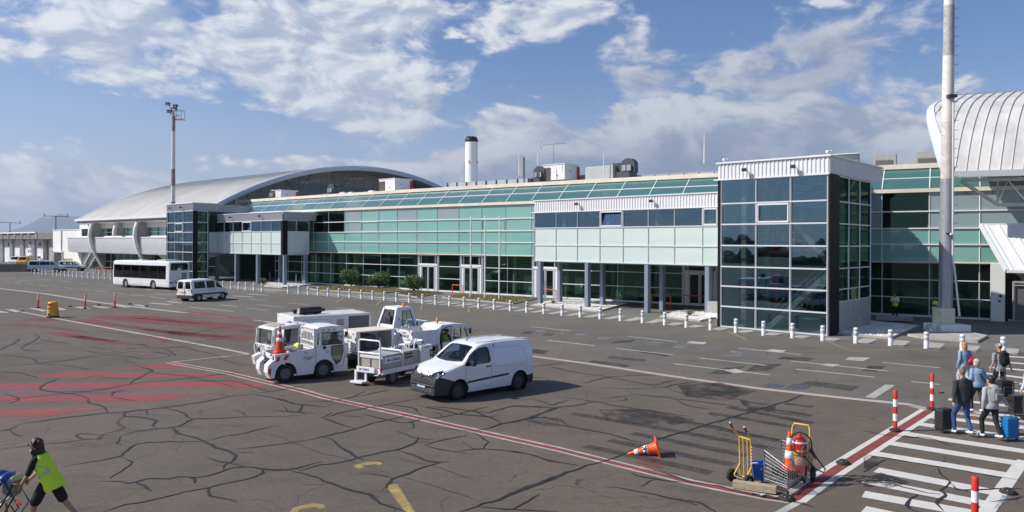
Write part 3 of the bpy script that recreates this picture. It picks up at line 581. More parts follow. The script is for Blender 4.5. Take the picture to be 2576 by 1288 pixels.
CRACKS=[(13,[(-14.22,20.58),(-13.67,21.24),(-13.02,21.86),(-12.28,22.33),(-11.72,22.56),(-10.97,23.06),(-10.12,23.86),(-9.41,24.87),(-8.80,25.30),(-7.48,26.76)]),(10,[(-12.73,18.42),(-12.34,18.68),(-11.83,18.96),(-11.03,19.38),(-10.48,19.60)]),(12,[(-10.38,19.78),(-10.26,20.19),(-9.95,20.51),(-9.45,20.71),(-9.29,20.97),(-9.30,21.64),(-8.60,21.74),(-7.87,22.02),(-7.01,21.99),(-6.22,22.27)]),(11,[(-10.59,19.82),(-11.11,19.85),(-11.65,19.94),(-11.58,19.65),(-11.34,19.42),(-11.03,19.38)]),(16,[(-10.38,19.78),(-10.26,19.33),(-10.19,19.05),(-10.01,18.92)]),(12,[(-10.32,17.01),(-9.76,17.52),(-9.48,17.93),(-9.50,18.29),(-9.61,18.93),(-9.21,19.14),(-8.71,19.26),(-8.09,19.27),(-7.64,19.80),(-7.34,20.03),(-6.95,20.57),(-6.55,20.92)]),(14,[(-9.47,17.90),(-9.09,17.64),(-8.88,17.14),(-8.78,16.67),(-8.79,16.22)]),(12,[(-8.98,16.00),(-8.42,15.93),(-8.12,15.94),(-7.98,16.21),(-7.50,16.24),(-7.20,16.34),(-6.96,16.29),(-6.61,16.50),(-6.50,16.86),(-6.26,17.08),(-5.93,17.08),(-5.60,16.87),(-5.10,16.90),(-4.80,17.21)]),(26,[(-8.12,15.94),(-7.85,15.76),(-7.45,15.40)]),(24,[(-7.20,16.34),(-6.92,16.20),(-6.83,15.91)]),(19,[(-9.47,20.67),(-9.04,20.07),(-8.30,19.57),(-8.00,19.23),(-7.43,18.71),(-7.02,18.40),(-6.75,18.03),(-6.58,17.51),(-6.62,17.18),(-6.52,16.75)]),(16,[(-7.33,17.87),(-6.88,17.51),(-6.55,17.34),(-6.22,17.08)]),(9,[(-6.87,18.28),(-6.37,18.25)]),(10,[(-6.98,18.46),(-6.35,18.79),(-5.38,19.28)]),(13,[(-7.78,14.20),(-7.56,14.57),(-7.18,14.94),(-6.78,15.33),(-6.40,15.60),(-6.00,15.97),(-5.68,16.36),(-5.60,16.77)]),(17,[(-6.40,15.60),(-6.25,15.25),(-5.88,14.96),(-5.44,14.78)]),(14,[(-9.30,21.64),(-9.92,22.38),(-10.43,22.84),(-10.88,23.07)]),(14,[(-9.87,20.59),(-10.16,20.90),(-10.30,21.48),(-10.83,21.82),(-11.46,21.98),(-11.73,22.34),(-11.65,22.68),(-11.42,22.82),(-11.20,22.73),(-10.88,22.17)]),(16,[(-12.22,22.37),(-12.68,23.09),(-13.14,23.48),(-13.63,23.78),(-13.91,24.31),(-14.53,24.86),(-15.23,25.31),(-16.12,25.65),(-16.63,26.14),(-16.95,27.05),(-17.17,28.04)]),(13,[(-16.47,23.82),(-16.22,24.36),(-15.55,24.90),(-14.84,25.39),(-14.12,26.20),(-13.82,27.00),(-13.31,27.42),(-12.42,28.02),(-11.24,29.11),(-10.36,29.78)]),(13,[(-16.03,23.58),(-16.17,24.30),(-16.77,24.80),(-17.21,25.02)]),(20,[(-13.88,27.00),(-14.14,27.83),(-14.31,29.03),(-14.51,29.83),(-15.78,30.92)]),(13,[(-16.26,27.63),(-15.96,28.52),(-15.38,28.14),(-14.37,27.97)]),(13,[(-20.96,30.31),(-20.63,30.85),(-20.10,31.41),(-19.43,32.18),(-18.76,33.62),(-17.39,33.46),(-16.36,32.67),(-15.97,32.89),(-15.54,33.73),(-16.93,35.00)]),(13,[(-23.16,33.48),(-22.27,33.30),(-21.01,32.53),(-20.10,31.41),(-18.55,30.91),(-17.04,29.92)]),(13,[(-20.29,29.33),(-19.25,29.04),(-17.93,28.02)]),(14,[(-20.27,35.12),(-18.99,34.26),(-18.85,34.49),(-18.32,35.89),(-17.15,36.18),(-16.24,36.46),(-14.98,35.30)]),(12,[(-20.67,36.30),(-19.40,35.62),(-19.59,36.09)]),(12,[(-19.36,37.10),(-19.06,37.48),(-17.88,36.40)]),(15,[(-13.99,20.24),(-13.83,20.35),(-13.90,20.74)]),(18,[(-13.83,20.35),(-13.47,19.98),(-12.98,19.70)]),(17,[(-8.69,22.98),(-8.37,22.70),(-7.92,22.06)]),(12,[(-7.39,22.81),(-6.86,22.73),(-6.32,22.65)]),(12,[(-8.73,25.23),(-7.87,24.68),(-7.06,23.82),(-6.63,23.73)]),(12,[(-14.17,29.19),(-13.36,28.90),(-12.40,28.46),(-10.87,27.35),(-9.76,26.31)]),(12,[(-12.26,28.02),(-11.50,27.61),(-10.98,27.63),(-10.20,27.51),(-9.39,26.71),(-8.45,25.72)]),(14,[(-10.06,25.32),(-9.36,24.87)]),(14,[(-16.90,32.26),(-15.82,31.35)]),(12,[(-13.26,33.18),(-11.86,31.66),(-11.26,31.31),(-10.66,30.79)]),(8,[(-9.27,20.84),(-8.67,20.72)]),(18,[(-26.29,39.30),(-25.66,38.47),(-24.36,35.21)]),(18,[(-26.49,41.12),(-25.19,39.35),(-23.68,35.70),(-22.10,34.83)]),(16,[(-25.19,39.35),(-24.23,38.53),(-22.51,37.51)]),(12,[(-13.34,24.77),(-13.69,25.59),(-13.36,25.72),(-13.79,25.96)]),(14,[(-13.29,24.59),(-12.28,24.09)]),(10,[(-15.56,25.54),(-14.40,25.64)]),(14,[(-5.68,22.01),(-5.06,21.33),(-4.37,20.66)]),(13,[(-7.40,22.86),(-6.82,22.63),(-6.49,22.61),(-5.99,22.50)]),(15,[(-7.21,23.36),(-6.88,22.71)]),(17,[(-6.59,23.60),(-6.48,22.64),(-6.14,22.26)]),(12,[(-8.75,25.15),(-8.03,24.78),(-7.46,24.23),(-6.95,23.80),(-6.40,23.60),(-5.91,23.31)]),(13,[(-5.64,21.97),(-5.47,22.58)]),(13,[(-6.50,18.71),(-5.88,19.11),(-5.36,19.46),(-5.07,19.76),(-4.75,20.14),(-4.31,20.66),(-4.00,21.28),(-3.67,21.57),(-3.18,22.25)]),(17,[(-5.07,19.76),(-4.74,19.47),(-4.38,18.85),(-4.02,18.33),(-3.69,17.83),(-3.55,17.73)]),(14,[(-4.79,16.79),(-4.45,17.25),(-4.02,17.53),(-3.64,17.88),(-3.25,18.29),(-2.89,18.56),(-2.64,18.94),(-2.48,19.34),(-2.44,19.69)]),(15,[(-3.18,20.42),(-2.83,20.05),(-2.46,19.63),(-2.05,19.58)]),(14,[(-2.85,18.51),(-2.38,18.10),(-2.05,17.71),(-1.69,17.53),(-1.44,17.58)]),(16,[(-1.69,17.53),(-1.99,17.20),(-2.32,16.66),(-2.59,16.20),(-2.64,15.84),(-2.72,15.61)]),(12,[(-3.31,16.66),(-2.83,16.48),(-2.58,16.28)]),(13,[(-5.94,17.08),(-5.63,16.91),(-5.07,16.92),(-4.74,17.20),(-4.44,17.53)]),(19,[(-5.05,16.88),(-4.66,16.62),(-4.23,16.29),(-3.88,15.94),(-3.52,15.60),(-2.95,15.24),(-2.75,14.96),(-2.38,14.56),(-2.03,14.28)]),(7,[(-4.49,15.85),(-3.88,15.86)]),(12,[(-2.95,15.24),(-2.62,15.03)]),(16,[(-5.68,16.35),(-5.60,16.65),(-5.62,16.87)]),(12,[(-5.55,22.04),(-5.34,22.20),(-5.02,22.83),(-4.39,23.34),(-3.75,24.05),(-2.88,24.81)]),(11,[(-5.18,22.28),(-4.36,21.92)]),(13,[(-4.49,22.37),(-3.94,21.93),(-3.61,21.64),(-3.26,21.36),(-2.95,21.37),(-2.69,21.73),(-2.43,21.89),(-2.03,22.12),(-1.63,22.51),(-1.19,23.00),(-0.66,23.60)]),(13,[(-6.30,24.08),(-5.69,24.46),(-5.34,24.84),(-5.13,25.95)]),(12,[(-5.34,24.84),(-4.78,25.44),(-4.42,25.96),(-4.39,25.76)]),(10,[(-5.86,24.18),(-5.20,23.67),(-4.54,23.17)]),(22,[(-2.95,21.37),(-2.75,21.10),(-2.81,20.56)]),(11,[(-3.44,21.65),(-3.18,22.25),(-2.69,22.33)]),(13,[(-3.88,23.70),(-3.15,23.29),(-2.74,22.41)]),(13,[(-3.05,23.71),(-2.11,22.98),(-1.71,22.51),(-1.15,22.29),(-0.62,22.15),(-0.41,22.31)]),(13,[(-2.76,23.46),(-2.15,23.39),(-1.26,22.92),(-0.80,22.30),(-0.47,21.85),(-0.25,21.29)]),(15,[(-1.09,20.46),(-0.74,20.67),(-0.25,21.29),(0.19,21.58),(0.63,22.18),(0.93,22.65),(1.50,23.39)]),(15,[(-2.31,20.83),(-1.73,20.65),(-1.08,20.34)]),(19,[(-1.05,20.34),(-0.87,19.97),(-0.60,19.37),(-0.73,18.76)]),(14,[(-0.73,18.76),(-0.87,18.65),(-1.31,19.30)]),(12,[(-2.24,18.89),(-2.07,19.23),(-1.19,19.96)]),(11,[(-2.45,19.28),(-2.10,19.23)]),(12,[(-2.21,18.89),(-1.83,18.63),(-1.45,18.42),(-0.97,18.20)]),(13,[(-1.45,18.42),(-0.82,18.70),(-0.21,18.55),(0.37,18.30),(0.71,17.90),(1.13,17.53)]),(14,[(-1.19,23.00),(-0.70,22.69),(-0.35,23.18),(0.10,23.61),(0.85,23.55),(1.53,23.82)]),(15,[(-2.03,22.12),(-2.22,22.58),(-2.44,22.65)]),(18,[(1.06,16.42),(0.58,15.93),(0.07,15.36),(-0.40,14.86),(-0.68,14.59),(-0.98,14.29)]),(12,[(-0.68,14.59),(-0.28,14.50),(0.07,14.50),(0.31,14.87),(0.56,15.36)]),(13,[(-0.16,14.46),(0.93,14.32)]),(14,[(0.27,21.72),(0.80,22.10),(1.15,21.96),(1.39,21.53)]),(12,[(0.44,21.73),(0.94,21.24),(1.36,21.04)]),(3,[(-6.92,20.29),(-6.00,19.51),(-4.96,18.52),(-4.00,17.73),(-2.72,16.65),(-1.70,15.85),(-0.64,14.85)]),(3,[(-3.09,18.04),(-1.85,17.20),(-0.70,16.19)]),(16,[(-0.06,15.30),(0.71,16.17),(1.57,17.15),(2.30,17.72),(2.87,18.39),(3.61,19.31),(4.56,20.26),(5.32,20.97),(6.16,21.82),(7.63,23.14),(8.98,24.41),(10.09,25.57)]),(14,[(-0.09,21.44),(0.53,21.97),(0.89,22.52),(1.42,23.40),(2.07,23.72),(2.78,24.37)]),(14,[(0.53,21.71),(1.13,21.29),(1.64,21.06),(2.26,20.52),(2.95,19.86),(3.52,19.24)]),(14,[(0.75,22.06),(1.21,21.98),(1.48,21.73),(1.67,20.98)]),(13,[(-0.10,23.47),(0.66,23.49),(1.24,23.40),(1.51,23.50)]),(12,[(0.50,24.76),(1.10,24.23),(1.30,23.81),(1.92,24.68)]),(12,[(1.47,25.13),(2.16,24.80),(2.76,24.27),(3.34,23.75),(4.30,23.07),(5.06,22.52),(5.45,22.34)]),(12,[(2.65,27.43),(3.71,28.76),(4.89,29.25),(5.85,29.28)]),(12,[(0.50,30.77),(1.42,31.51),(2.37,32.21)]),(13,[(1.64,31.16),(2.60,29.83),(3.43,29.21),(3.82,28.76),(4.56,27.90),(5.10,27.36),(5.55,27.51),(6.37,28.38)]),(13,[(3.14,26.69),(3.93,26.53),(4.70,26.55),(5.51,26.83),(6.15,27.39),(7.03,27.97)]),(13,[(4.05,26.28),(4.23,25.55),(4.45,25.43),(5.16,25.10),(5.56,24.77),(5.99,24.56),(6.78,24.04),(7.34,23.64)]),(11,[(2.97,24.82),(3.83,25.18),(4.26,25.43)]),(16,[(3.83,25.18),(3.86,24.73),(3.52,24.39)]),(14,[(5.54,26.70),(5.97,25.71),(6.73,25.61),(7.57,24.82),(8.02,24.17),(8.42,23.87)]),(12,[(6.58,26.99),(6.87,26.35),(7.53,25.99),(8.41,26.26)]),(11,[(7.71,25.28),(8.75,26.40)]),(14,[(5.47,24.77),(5.73,23.70),(6.41,23.22)]),(13,[(-0.08,18.52),(0.62,18.10),(0.94,17.64),(1.64,17.23)]),(14,[(1.94,15.86),(2.54,15.64),(3.02,15.34),(3.38,15.01),(3.70,14.69)]),(15,[(3.50,15.01),(3.79,14.93),(3.90,14.50),(4.01,14.36)]),(13,[(2.79,16.80),(2.84,16.55),(3.18,16.36),(3.49,16.17),(3.91,16.13)]),(12,[(3.18,16.36),(2.72,15.83)]),(14,[(3.06,17.07),(3.46,16.81),(3.95,16.17),(4.48,15.85),(4.94,15.41),(5.54,15.04),(6.00,14.68)]),(13,[(4.90,21.80),(5.74,21.22),(6.50,20.29),(7.27,19.65)]),(13,[(7.85,23.15),(8.53,22.59),(9.03,22.15)]),(8,[(8.09,22.04),(8.82,21.62)]),(8,[(4.71,20.11),(5.26,20.12)]),(12,[(0.47,28.82),(1.34,28.54),(1.42,27.96)]),(13,[(9.89,20.74),(10.10,20.36),(10.61,20.08),(11.26,19.94),(11.45,19.18)]),(13,[(8.76,18.37),(9.39,17.90),(9.92,17.45),(10.85,16.72),(11.34,16.34)]),(16,[(9.97,17.40),(9.72,16.71),(9.62,16.21),(9.19,15.74),(9.07,15.39),(8.58,14.88),(8.48,14.43)]),(13,[(7.81,16.38),(8.29,16.10),(8.76,15.56),(9.01,15.43)]),(14,[(9.65,16.21),(9.52,15.79),(9.92,15.75),(10.47,15.76),(10.98,15.81)]),(20,[(8.48,15.42),(8.09,15.04),(7.93,14.63),(7.98,14.42)]),(13,[(8.05,16.89),(8.46,17.32),(9.11,17.89)]),(12,[(9.68,14.96),(10.09,15.11),(10.70,15.41)]),(11,[(-19.69,35.52),(-18.97,35.94),(-17.60,36.09),(-16.73,36.29),(-16.16,37.19),(-15.55,38.14)]),(12,[(-25.04,48.65),(-24.99,50.26),(-24.46,50.96),(-22.50,48.78),(-21.14,47.92),(-19.34,47.41),(-17.83,46.62),(-16.75,46.38)]),(12,[(-25.96,46.81),(-24.02,45.50),(-21.24,43.55),(-18.77,41.30),(-16.96,40.29),(-14.99,39.33)]),(12,[(-25.87,53.02),(-23.84,51.69),(-21.91,50.42),(-19.80,50.19)]),(12,[(-16.98,37.71),(-16.21,38.50),(-15.62,40.98),(-14.84,42.84)]),(14,[(-17.34,35.27),(-16.78,35.78),(-15.46,33.93),(-15.44,33.49)]),(12,[(-15.61,35.49),(-14.75,35.04),(-13.35,33.85),(-11.69,33.76)]),(12,[(-23.68,42.71),(-21.97,41.62),(-20.60,40.57),(-19.37,40.83),(-18.15,41.78),(-17.64,44.72),(-16.25,45.85)]),(11,[(-18.39,43.67),(-16.87,42.76),(-15.27,43.07)]),(12,[(-19.28,36.90),(-19.11,37.45),(-18.21,36.94),(-17.83,36.25)]),(12,[(-18.67,33.68),(-18.32,34.29),(-17.96,34.93),(-17.22,35.11)])]
rnd=random.Random(4)
g_=MB()
for ci,(wd,p) in enumerate(CRACKS):
 q=[Vector(v) for v in p];out=[];ws=[]
 for i in range(len(q)-1):
  n=max(2,int((q[i+1]-q[i]).length/0.22))
  p0=q[max(0,i-1)];p1=q[i];p2=q[i+1];p3=q[min(len(q)-1,i+2)]
  for k in range(n):
   t=k/n
   out.append(0.5*((2*p1)+(p2-p0)*t+(2*p0-5*p1+4*p2-p3)*t*t+(3*p1-p0-3*p2+p3)*t**3))
 out.append(q[-1]);m_=len(out);ph=rnd.random()*9
 for i in range(m_):
  e=min(1.0,0.25+min(i,m_-1-i)*0.25)
  ws.append(wd/100*0.46*e*(0.85+0.35*math.sin(i*0.31+ph)*math.sin(i*0.11+ph*2)+rnd.uniform(-0.2,0.25)))
 jx=[rnd.uniform(-1,1) for _ in out];out=[(v.x+rnd.uniform(-.035,.035)+.03*jx[i//3],v.y+rnd.uniform(-.035,.035)+.03*jx[-1-i//3]) for i,v in enumerate(out)]
 strip(g_,out,ws,0.029+ci*0.00002,M['tar'])
tag(g_.build('tar_seam'),kind='structure')
def bed(name,poly,top,h=0.12,kw=0.12):
 mb=MB();n=len(poly)
 sheet(mb,poly,h-0.02,top)
 c=Vector((sum(p[0] for p in poly)/n,sum(p[1] for p in poly)/n))
 outer=[tuple(Vector(p)+(Vector(p)-c).normalized()*kw) for p in poly]
 for i in range(n):
  a,b=Vector(poly[i]),Vector(poly[(i+1)%n]);d,e=Vector(outer[i]),Vector(outer[(i+1)%n])
  mb.quad((*a,h),(*b,h),(*e,h),(*d,h),M['kerb']);mb.quad((*d,0),(*e,0),(*e,h),(*d,h),M['kerb'])
  mb.quad((*a,h-.03),(*b,h-.03),(*b,h),(*a,h),M['kerb'])
 return tag(mb.build(name),kind='structure')
SOIL=[[(-22.82,82.52),(-20.74,87.62),(-16.23,85.46),(-12.40,81.76),(-11.73,79.62),(-13.18,74.88),(-14.90,75.71),(-20.95,79.76)],[(-11.44,73.71),(-10.96,77.59),(-9.03,77.13),(-7.24,75.89),(-8.91,69.89)],[(-6.47,69.73),(-5.34,74.14),(-1.44,72.27),(2.37,69.52),(0.06,62.96),(-3.16,66.38)]]
for q in SOIL:bed('soil_bed',q,M['soil'])
GRAV=[[(1.72,61.53),(3.99,67.96),(6.98,66.22),(9.90,63.56),(6.50,56.12)],[(10.54,52.26),(12.62,56.56),(15.83,57.90),(14.80,52.66),(12.64,49.60)],[(18.90,42.79),(22.31,47.68),(24.23,50.14),(25.91,46.98),(20.96,40.94)],[(-28.86,86.26),(-31.08,94.31),(-28.98,93.39),(-24.12,90.83),(-25.11,85.65),(-25.97,83.47)]]
for q in GRAV:bed('gravel_bed',q,M['gravel'])
rnd=random.Random(8)
def inside(p,q):
 c=False;n=len(q)
 for i in range(n):
  (x1,y1),(x2,y2)=q[i],q[(i+1)%n]
  if(y1>p[1])!=(y2>p[1]) and p[0]<(x2-x1)*(p[1]-y1)/(y2-y1)+x1:c=not c
 return c
for q in GRAV:
 mb=MB();x0,x1=min(p[0] for p in q),max(p[0] for p in q);y0,y1=min(p[1] for p in q),max(p[1] for p in q)
 for k in range(2600):
  p=(rnd.uniform(x0,x1),rnd.uniform(y0,y1))
  if not inside(p,q):continue
  s=rnd.uniform(0.03,0.075);a=rnd.uniform(0,6)
  mb.add([(p[0]+s*math.cos(a+i*2.1)*rnd.uniform(.7,1.2),p[1]+s*math.sin(a+i*2.1),0.10) for i in range(3)]+[(p[0],p[1],0.10+s*rnd.uniform(.5,1))],[(0,1,3),(1,2,3),(2,0,3)],M['gravel'])
 tag(mb.build('white_stones'),kind='stuff')
for q in SOIL:
 mb=MB();x0,x1=min(p[0] for p in q),max(p[0] for p in q);y0,y1=min(p[1] for p in q),max(p[1] for p in q)
 gm=[mat('dry_grass_blade',(0.24,0.17,0.07),0.9),mat('green_grass_blade',(0.12,0.14,0.05),0.9)]
 for k in range(5200):
  p=(rnd.uniform(x0,x1),rnd.uniform(y0,y1))
  if not inside(p,q):continue
  h=rnd.uniform(0.06,0.2);a=rnd.uniform(0,6.3);w_=0.02
  mb.add([(p[0]-w_*math.cos(a),p[1]-w_*math.sin(a),0.09),(p[0]+w_*math.cos(a),p[1]+w_*math.sin(a),0.09),(p[0]+rnd.uniform(-.08,.08),p[1]+rnd.uniform(-.08,.08),0.09+h)],[(0,1,2)],gm[0 if rnd.random()<.7 else 1])
 tag(mb.build('dry_grass'),kind='stuff')
for q in[[(9.25,27.19),(9.63,27.69),(10.15,27.38),(9.74,26.86)],[(9.86,26.68),(10.48,27.61),(11.11,27.31),(10.58,26.60)]]:
 mb=MB();sheet(mb,q,0.018,M['black']);a,b,c,d=[Vector(p) for p in q]
 for k in range(9):
  t=(k+0.5)/9;p0=a.lerp(d,t);p1=b.lerp(c,t)
  strip(mb,[tuple(p0),tuple(p1)],0.04,0.024,M['steel'])
 tag(mb.build('drain_grate'),'black slotted drain grate set in the service road by the pale joint line','drain grate','drain grates in the road')
def hill(name,pts,dist,depth,c):
 mb=MB();n=len(pts);rn=random.Random(3);rows=10
 V=[]
 for i,(a,h) in enumerate(pts):
  for r in range(rows):
   f=r/(rows-1)
   d=dist+depth*f;hh=h*math.sin(min(1.0,f/0.55)*PI/2) if f<0.55 else h*(1-(f-0.55)/0.45*0.6)
   hh*=1+(rn.uniform(-.06,.06) if 0<r<rows-1 else 0)
   V.append((d*math.tan(R(a)),d,hh-2))
 fs=[(i*rows+r,(i+1)*rows+r,(i+1)*rows+r+1,i*rows+r+1) for i in range(n-1) for r in range(rows-1)]
 mb.add(V,fs,mat(name+'_cover',c,0.95,var=0.4,scale=0.0015),True)
 return tag(mb.build(name),kind='structure')
def ridge(a0,a1,n,f,seed):
 rn=random.Random(seed);o=[]
 for i in range(n+1):
  a=lerp(a0,a1,i/n);o.append((a,f(a)*(1+0.06*math.sin(a*5+seed)+rn.uniform(-.03,.03))))
 return o
def bump(a,c,w,h):return h*math.exp(-((a-c)/w)**2)
hill('far_mountain',ridge(-50,-14,70,lambda a:120+bump(a,-31.9,1.7,260)+bump(a,-29.5,3.4,300)+bump(a,-26.0,3,140)+bump(a,-40,5,120),1),13500,5000,(0.05,0.07,0.05))
hill('near_hills',ridge(-52,-12,80,lambda a:60+bump(a,-28.8,2.6,95)+bump(a,-25,3,80)+bump(a,-33.5,2.2,25)+bump(a,-44,5,60),2),7500,2500,(0.045,0.07,0.04))
g_=MB();sheet(g_,[(d*math.sin(R(a)),d*math.cos(R(a))) for a,d in[(a,700) for a in range(150,291,10)]+[(a,110) for a in range(290,149,-10)]],.02,mat('airfield_grass',(.07,.075,.03),.95,var=.4,scale=.03))
tag(g_.build('airfield_grass'),kind='structure')
rnd=random.Random(21);mb=MB()
for k in range(900):
 a=R(rnd.uniform(150,290));d=rnd.uniform(340,420);s=rnd.uniform(3,6.5);hh=rnd.uniform(1.2,2.3)+(1.6 if rnd.random()<.12 else 0)
 c=(d*math.sin(a),d*math.cos(a),hh)
 bm=bmesh.new();bmesh.ops.create_icosphere(bm,subdivisions=2,radius=1)
 for v in bm.verts:v.co=v.co*rnd.uniform(.75,1.2)
 mb.bm(bm,M['tree'] if 'tree' in M else M.setdefault('tree',mat('far_foliage',(0.03,0.05,0.02),0.95,var=0.5,scale=0.6)),Matrix.Translation(c)@Matrix.Diagonal((s,s,hh*1.25,1)))
tag(mb.build('far_wood'),kind='stuff')
def frame_fn(O,ang):
 a=R(ang);A=Vector((math.sin(a),-math.cos(a)));N=Vector((math.cos(a),math.sin(a)));O=Vector(O)
 def f(s,t,z):
  p=O+A*s+N*t
  return(p.x,p.y,z)
 f.A,f.N,f.O=A,N,O
 return f
def bar(mb,p,q,w,d,m):
 """square bar between two points, w tall/wide, d deep"""
 p,q=Vector(p),Vector(q);t=(q-p).normalized()
 up=Vector((0,0,1)) if abs(t.z)<0.9 else Vector((1,0,0))
 a=t.cross(up).normalized();b=a.cross(t).normalized()
 a*=d/2;b*=w/2
 mb.hexa([p-a-b,p+a-b,p+a+b,p-a+b,q-a-b,q+a-b,q+a+b,q-a+b],m)
prnd=random.Random(31)
def pane(name,parent,a,b,c,d,m,th=0.02,label=None):
 """flat sheet of glass between four corners, with thickness"""
 a,b,c,d=map(Vector,(a,b,c,d));n=(b-a).cross(d-a).normalized()
 if name in('facade_panel','mint_panel','glass_pane','window','skylight_pane','window_pane','side_pane'):
  j=prnd.uniform(-.007,.007);k=prnd.uniform(-.005,.005);a,b,c,d=a+n*(j+k),b+n*(j-k),c-n*(j+k),d-n*(j-k)
 if m is M['teal']:m=prnd.choice(M['teals'])
 elif m is M['pale']:m=prnd.choice(M['pales'])
 n=n*th
 mb=MB();mb.hexa([a,b,b+n,a+n,d,c,c+n,d+n],m)
 o=mb.build(name,parent)
 if label:o['label']=label
 return o
def corrugated(mb,p,q,z0,z1,out,m,pitch=0.24,depth=0.05):
 """trapezoidal sheet standing on the line p-q; out = outward direction"""
 p,q,o=Vector(p),Vector(q),Vector(out).normalized();L=(q-p).length;n=max(1,int(L/pitch));prof=[]
 for i in range(n):
  for f,h in((0.0,0),(0.30,0),(0.42,1),(0.72,1),(0.84,0)):
   prof.append(p.lerp(q,(i+f)/n)+o*depth*h)
 prof.append(q.copy())
 k=len(prof);vs=[(v.x,v.y,z0) for v in prof]+[(v.x,v.y,z1) for v in prof]
 mb.add(vs,[(i,i+1,i+1+k,i+k) for i in range(k-1)],m)
def spot(parent,p,out,m=None):
 """small floodlight on a bracket"""
 o=Vector((*Vector(out).normalized(),0));p=Vector(p);mb=MB()
 mb.tube([p,p+o*0.28],0.03,M['black'],6)
 s=Vector((-o.y,o.x,0))
 mb.box(p+o*0.34+Vector((0,0,-.02)),(0.26,0.2,0.2),M['black'],math.atan2(s.y,s.x),0.02)
 return mb.build('floodlight',parent)
M['corr']=mat('white_corrugated_steel',(0.74,0.75,0.76),0.4,0.0,var=0.05,scale=0.5)
M['corrgrey']=mat('grey_corrugated_steel',(0.42,0.43,0.46),0.42,0.1,var=0.06,scale=0.5)
M['floor']=mat('interior_floor',(0.48,0.46,0.42),0.3)
M['inwall']=mat('interior_wall',(0.50,0.49,0.44),0.8)
M['incol']=mat('interior_column',(0.62,0.62,0.52),0.6)
M['inred']=mat('red_column',(0.50,0.06,0.06),0.5)
M['ceil']=mat('ceiling',(0.55,0.55,0.53),0.8)
M['roofmetal']=mat('vault_roof_metal',(0.66,0.64,0.585),0.5,0.0,var=0.16,scale=0.25,stretch=(1,1,0.3))
M['roofold']=mat('stained_roof_metal',(0.74,0.725,0.68),0.45,0.15,var=0.26,scale=0.6,stretch=(1,1,0.25))
M['hallwin']=spandrel('blue_green_window',(0.20,0.38,0.38))
M['gable']=spandrel('dark_green_gable_glass',(0.035,0.075,0.07))
M['trim']=mat('pale_blue_trim',(0.62,0.66,0.71),0.4)
T=thing('concourse_building','long concave concourse with teal glass upper floor and sloping glass eaves','building',(0,71,0))
def local(o,root):
 o.matrix_parent_inverse=Matrix.Translation(-root.location);return o
KN=[]
def march(x,dirn,n):
 out=[]
 for _ in range(n):
  s_=-(0.82-0.0045*(x+20));x+=dirn*3.08/math.sqrt(1+s_*s_);out.append(x)
 return out
KN=march(-10.44,-1,12)[::-1]+[-10.44]+march(-10.44,1,22)
def fp(i):
 x=KN[i];return Vector((x,Yf(x)))
def fn(i):
 x=KN[i];s_=-(0.82-0.0045*(x+20));return Vector((-s_,1)).normalized()
LV=[3.99,5.27,6.43,7.66,9.02]
def W3(i,z,off=0.0):p=fp(i)+fn(i)*off;return(p.x,p.y,z)
nb=len(KN)-1
fr=MB();cream=MB();cream2=MB();gfr=MB()
for i in range(nb):
 x=KN[i]
 hidden=x>3.0 and x<12.0 or x<-29
 if hidden:
  mb=MB();mb.quad(W3(i,LV[0]),W3(i+1,LV[0]),W3(i+1,LV[4]),W3(i,LV[4]),M['teal'])
  local(mb.build('facade_panel',T),T)
 else:
  for r in range(4):
   m=M['teal'];nm='facade_panel';b=i-12
   if b in(-6,-5) and r>=2:m=M['gl_green']
   if(b==-4 and r>=2) or(b in(-1,1) and r==3):m=M['tealgrey']
   if x>24 and r>=2:m=M['tealgrey'] if b%3 else M['gl_green']
   local(pane(nm,T,W3(i,LV[r]),W3(i+1,LV[r]),W3(i+1,LV[r+1]),W3(i,LV[r+1]),m),T)
 for r,z in enumerate(LV):
  o=-0.07
  if r<4:bar(fr,W3(i,z,o),W3(i+1,z,o),0.085,0.12,M['cream'] if r==0 else M['frame'])
 bar(fr,W3(i,LV[0],-0.04),W3(i,LV[4],-0.04),0.05,0.07,M['frame'])
 bar(cream,W3(i,9.17,-0.10),W3(i+1,9.17,-0.10),0.27,0.26,M['cream'])
 def SK(j,f):return W3(j,lerp(9.30,10.95,f),lerp(0.0,2.0,f))
 for f0,f1 in((0,.5),(.5,1)):
  local(pane('skylight_pane',T,SK(i,f0),SK(i+1,f0),SK(i+1,f1),SK(i,f1),M['skyl'] if 'skyl' in M else M.setdefault('skyl',spandrel('slope_glass',(0.055,0.15,0.14)))),T)
 sl=Vector((0,0,.05))
 for f in(0.5,):bar(fr,Vector(SK(i,f))+sl,Vector(SK(i+1,f))+sl,0.07,0.10,M['frame'])
 bar(fr,Vector(SK(i,0))+sl,Vector(SK(i,1))+sl,0.06,0.06,M['frame'])
 bar(cream2,W3(i,11.13,1.95),W3(i+1,11.13,1.95),0.36,0.22,M['cream'])
local(fr.build('mullion_grid',T),T);local(cream.build('eaves_beam',T),T);local(cream2.build('roof_edge_beam',T),T)
rf=MB()
rf.add([W3(i,11.25,2.0) for i in range(nb+1)]+[W3(i,11.25,34.0) for i in range(nb+1)],[(i,i+1,i+2+nb,i+1+nb) for i in range(nb)],M['grime'])
local(rf.build('roof',T),T)
M['opfr']=mat('pale_green_frame',(0.55,0.60,0.38),0.5)
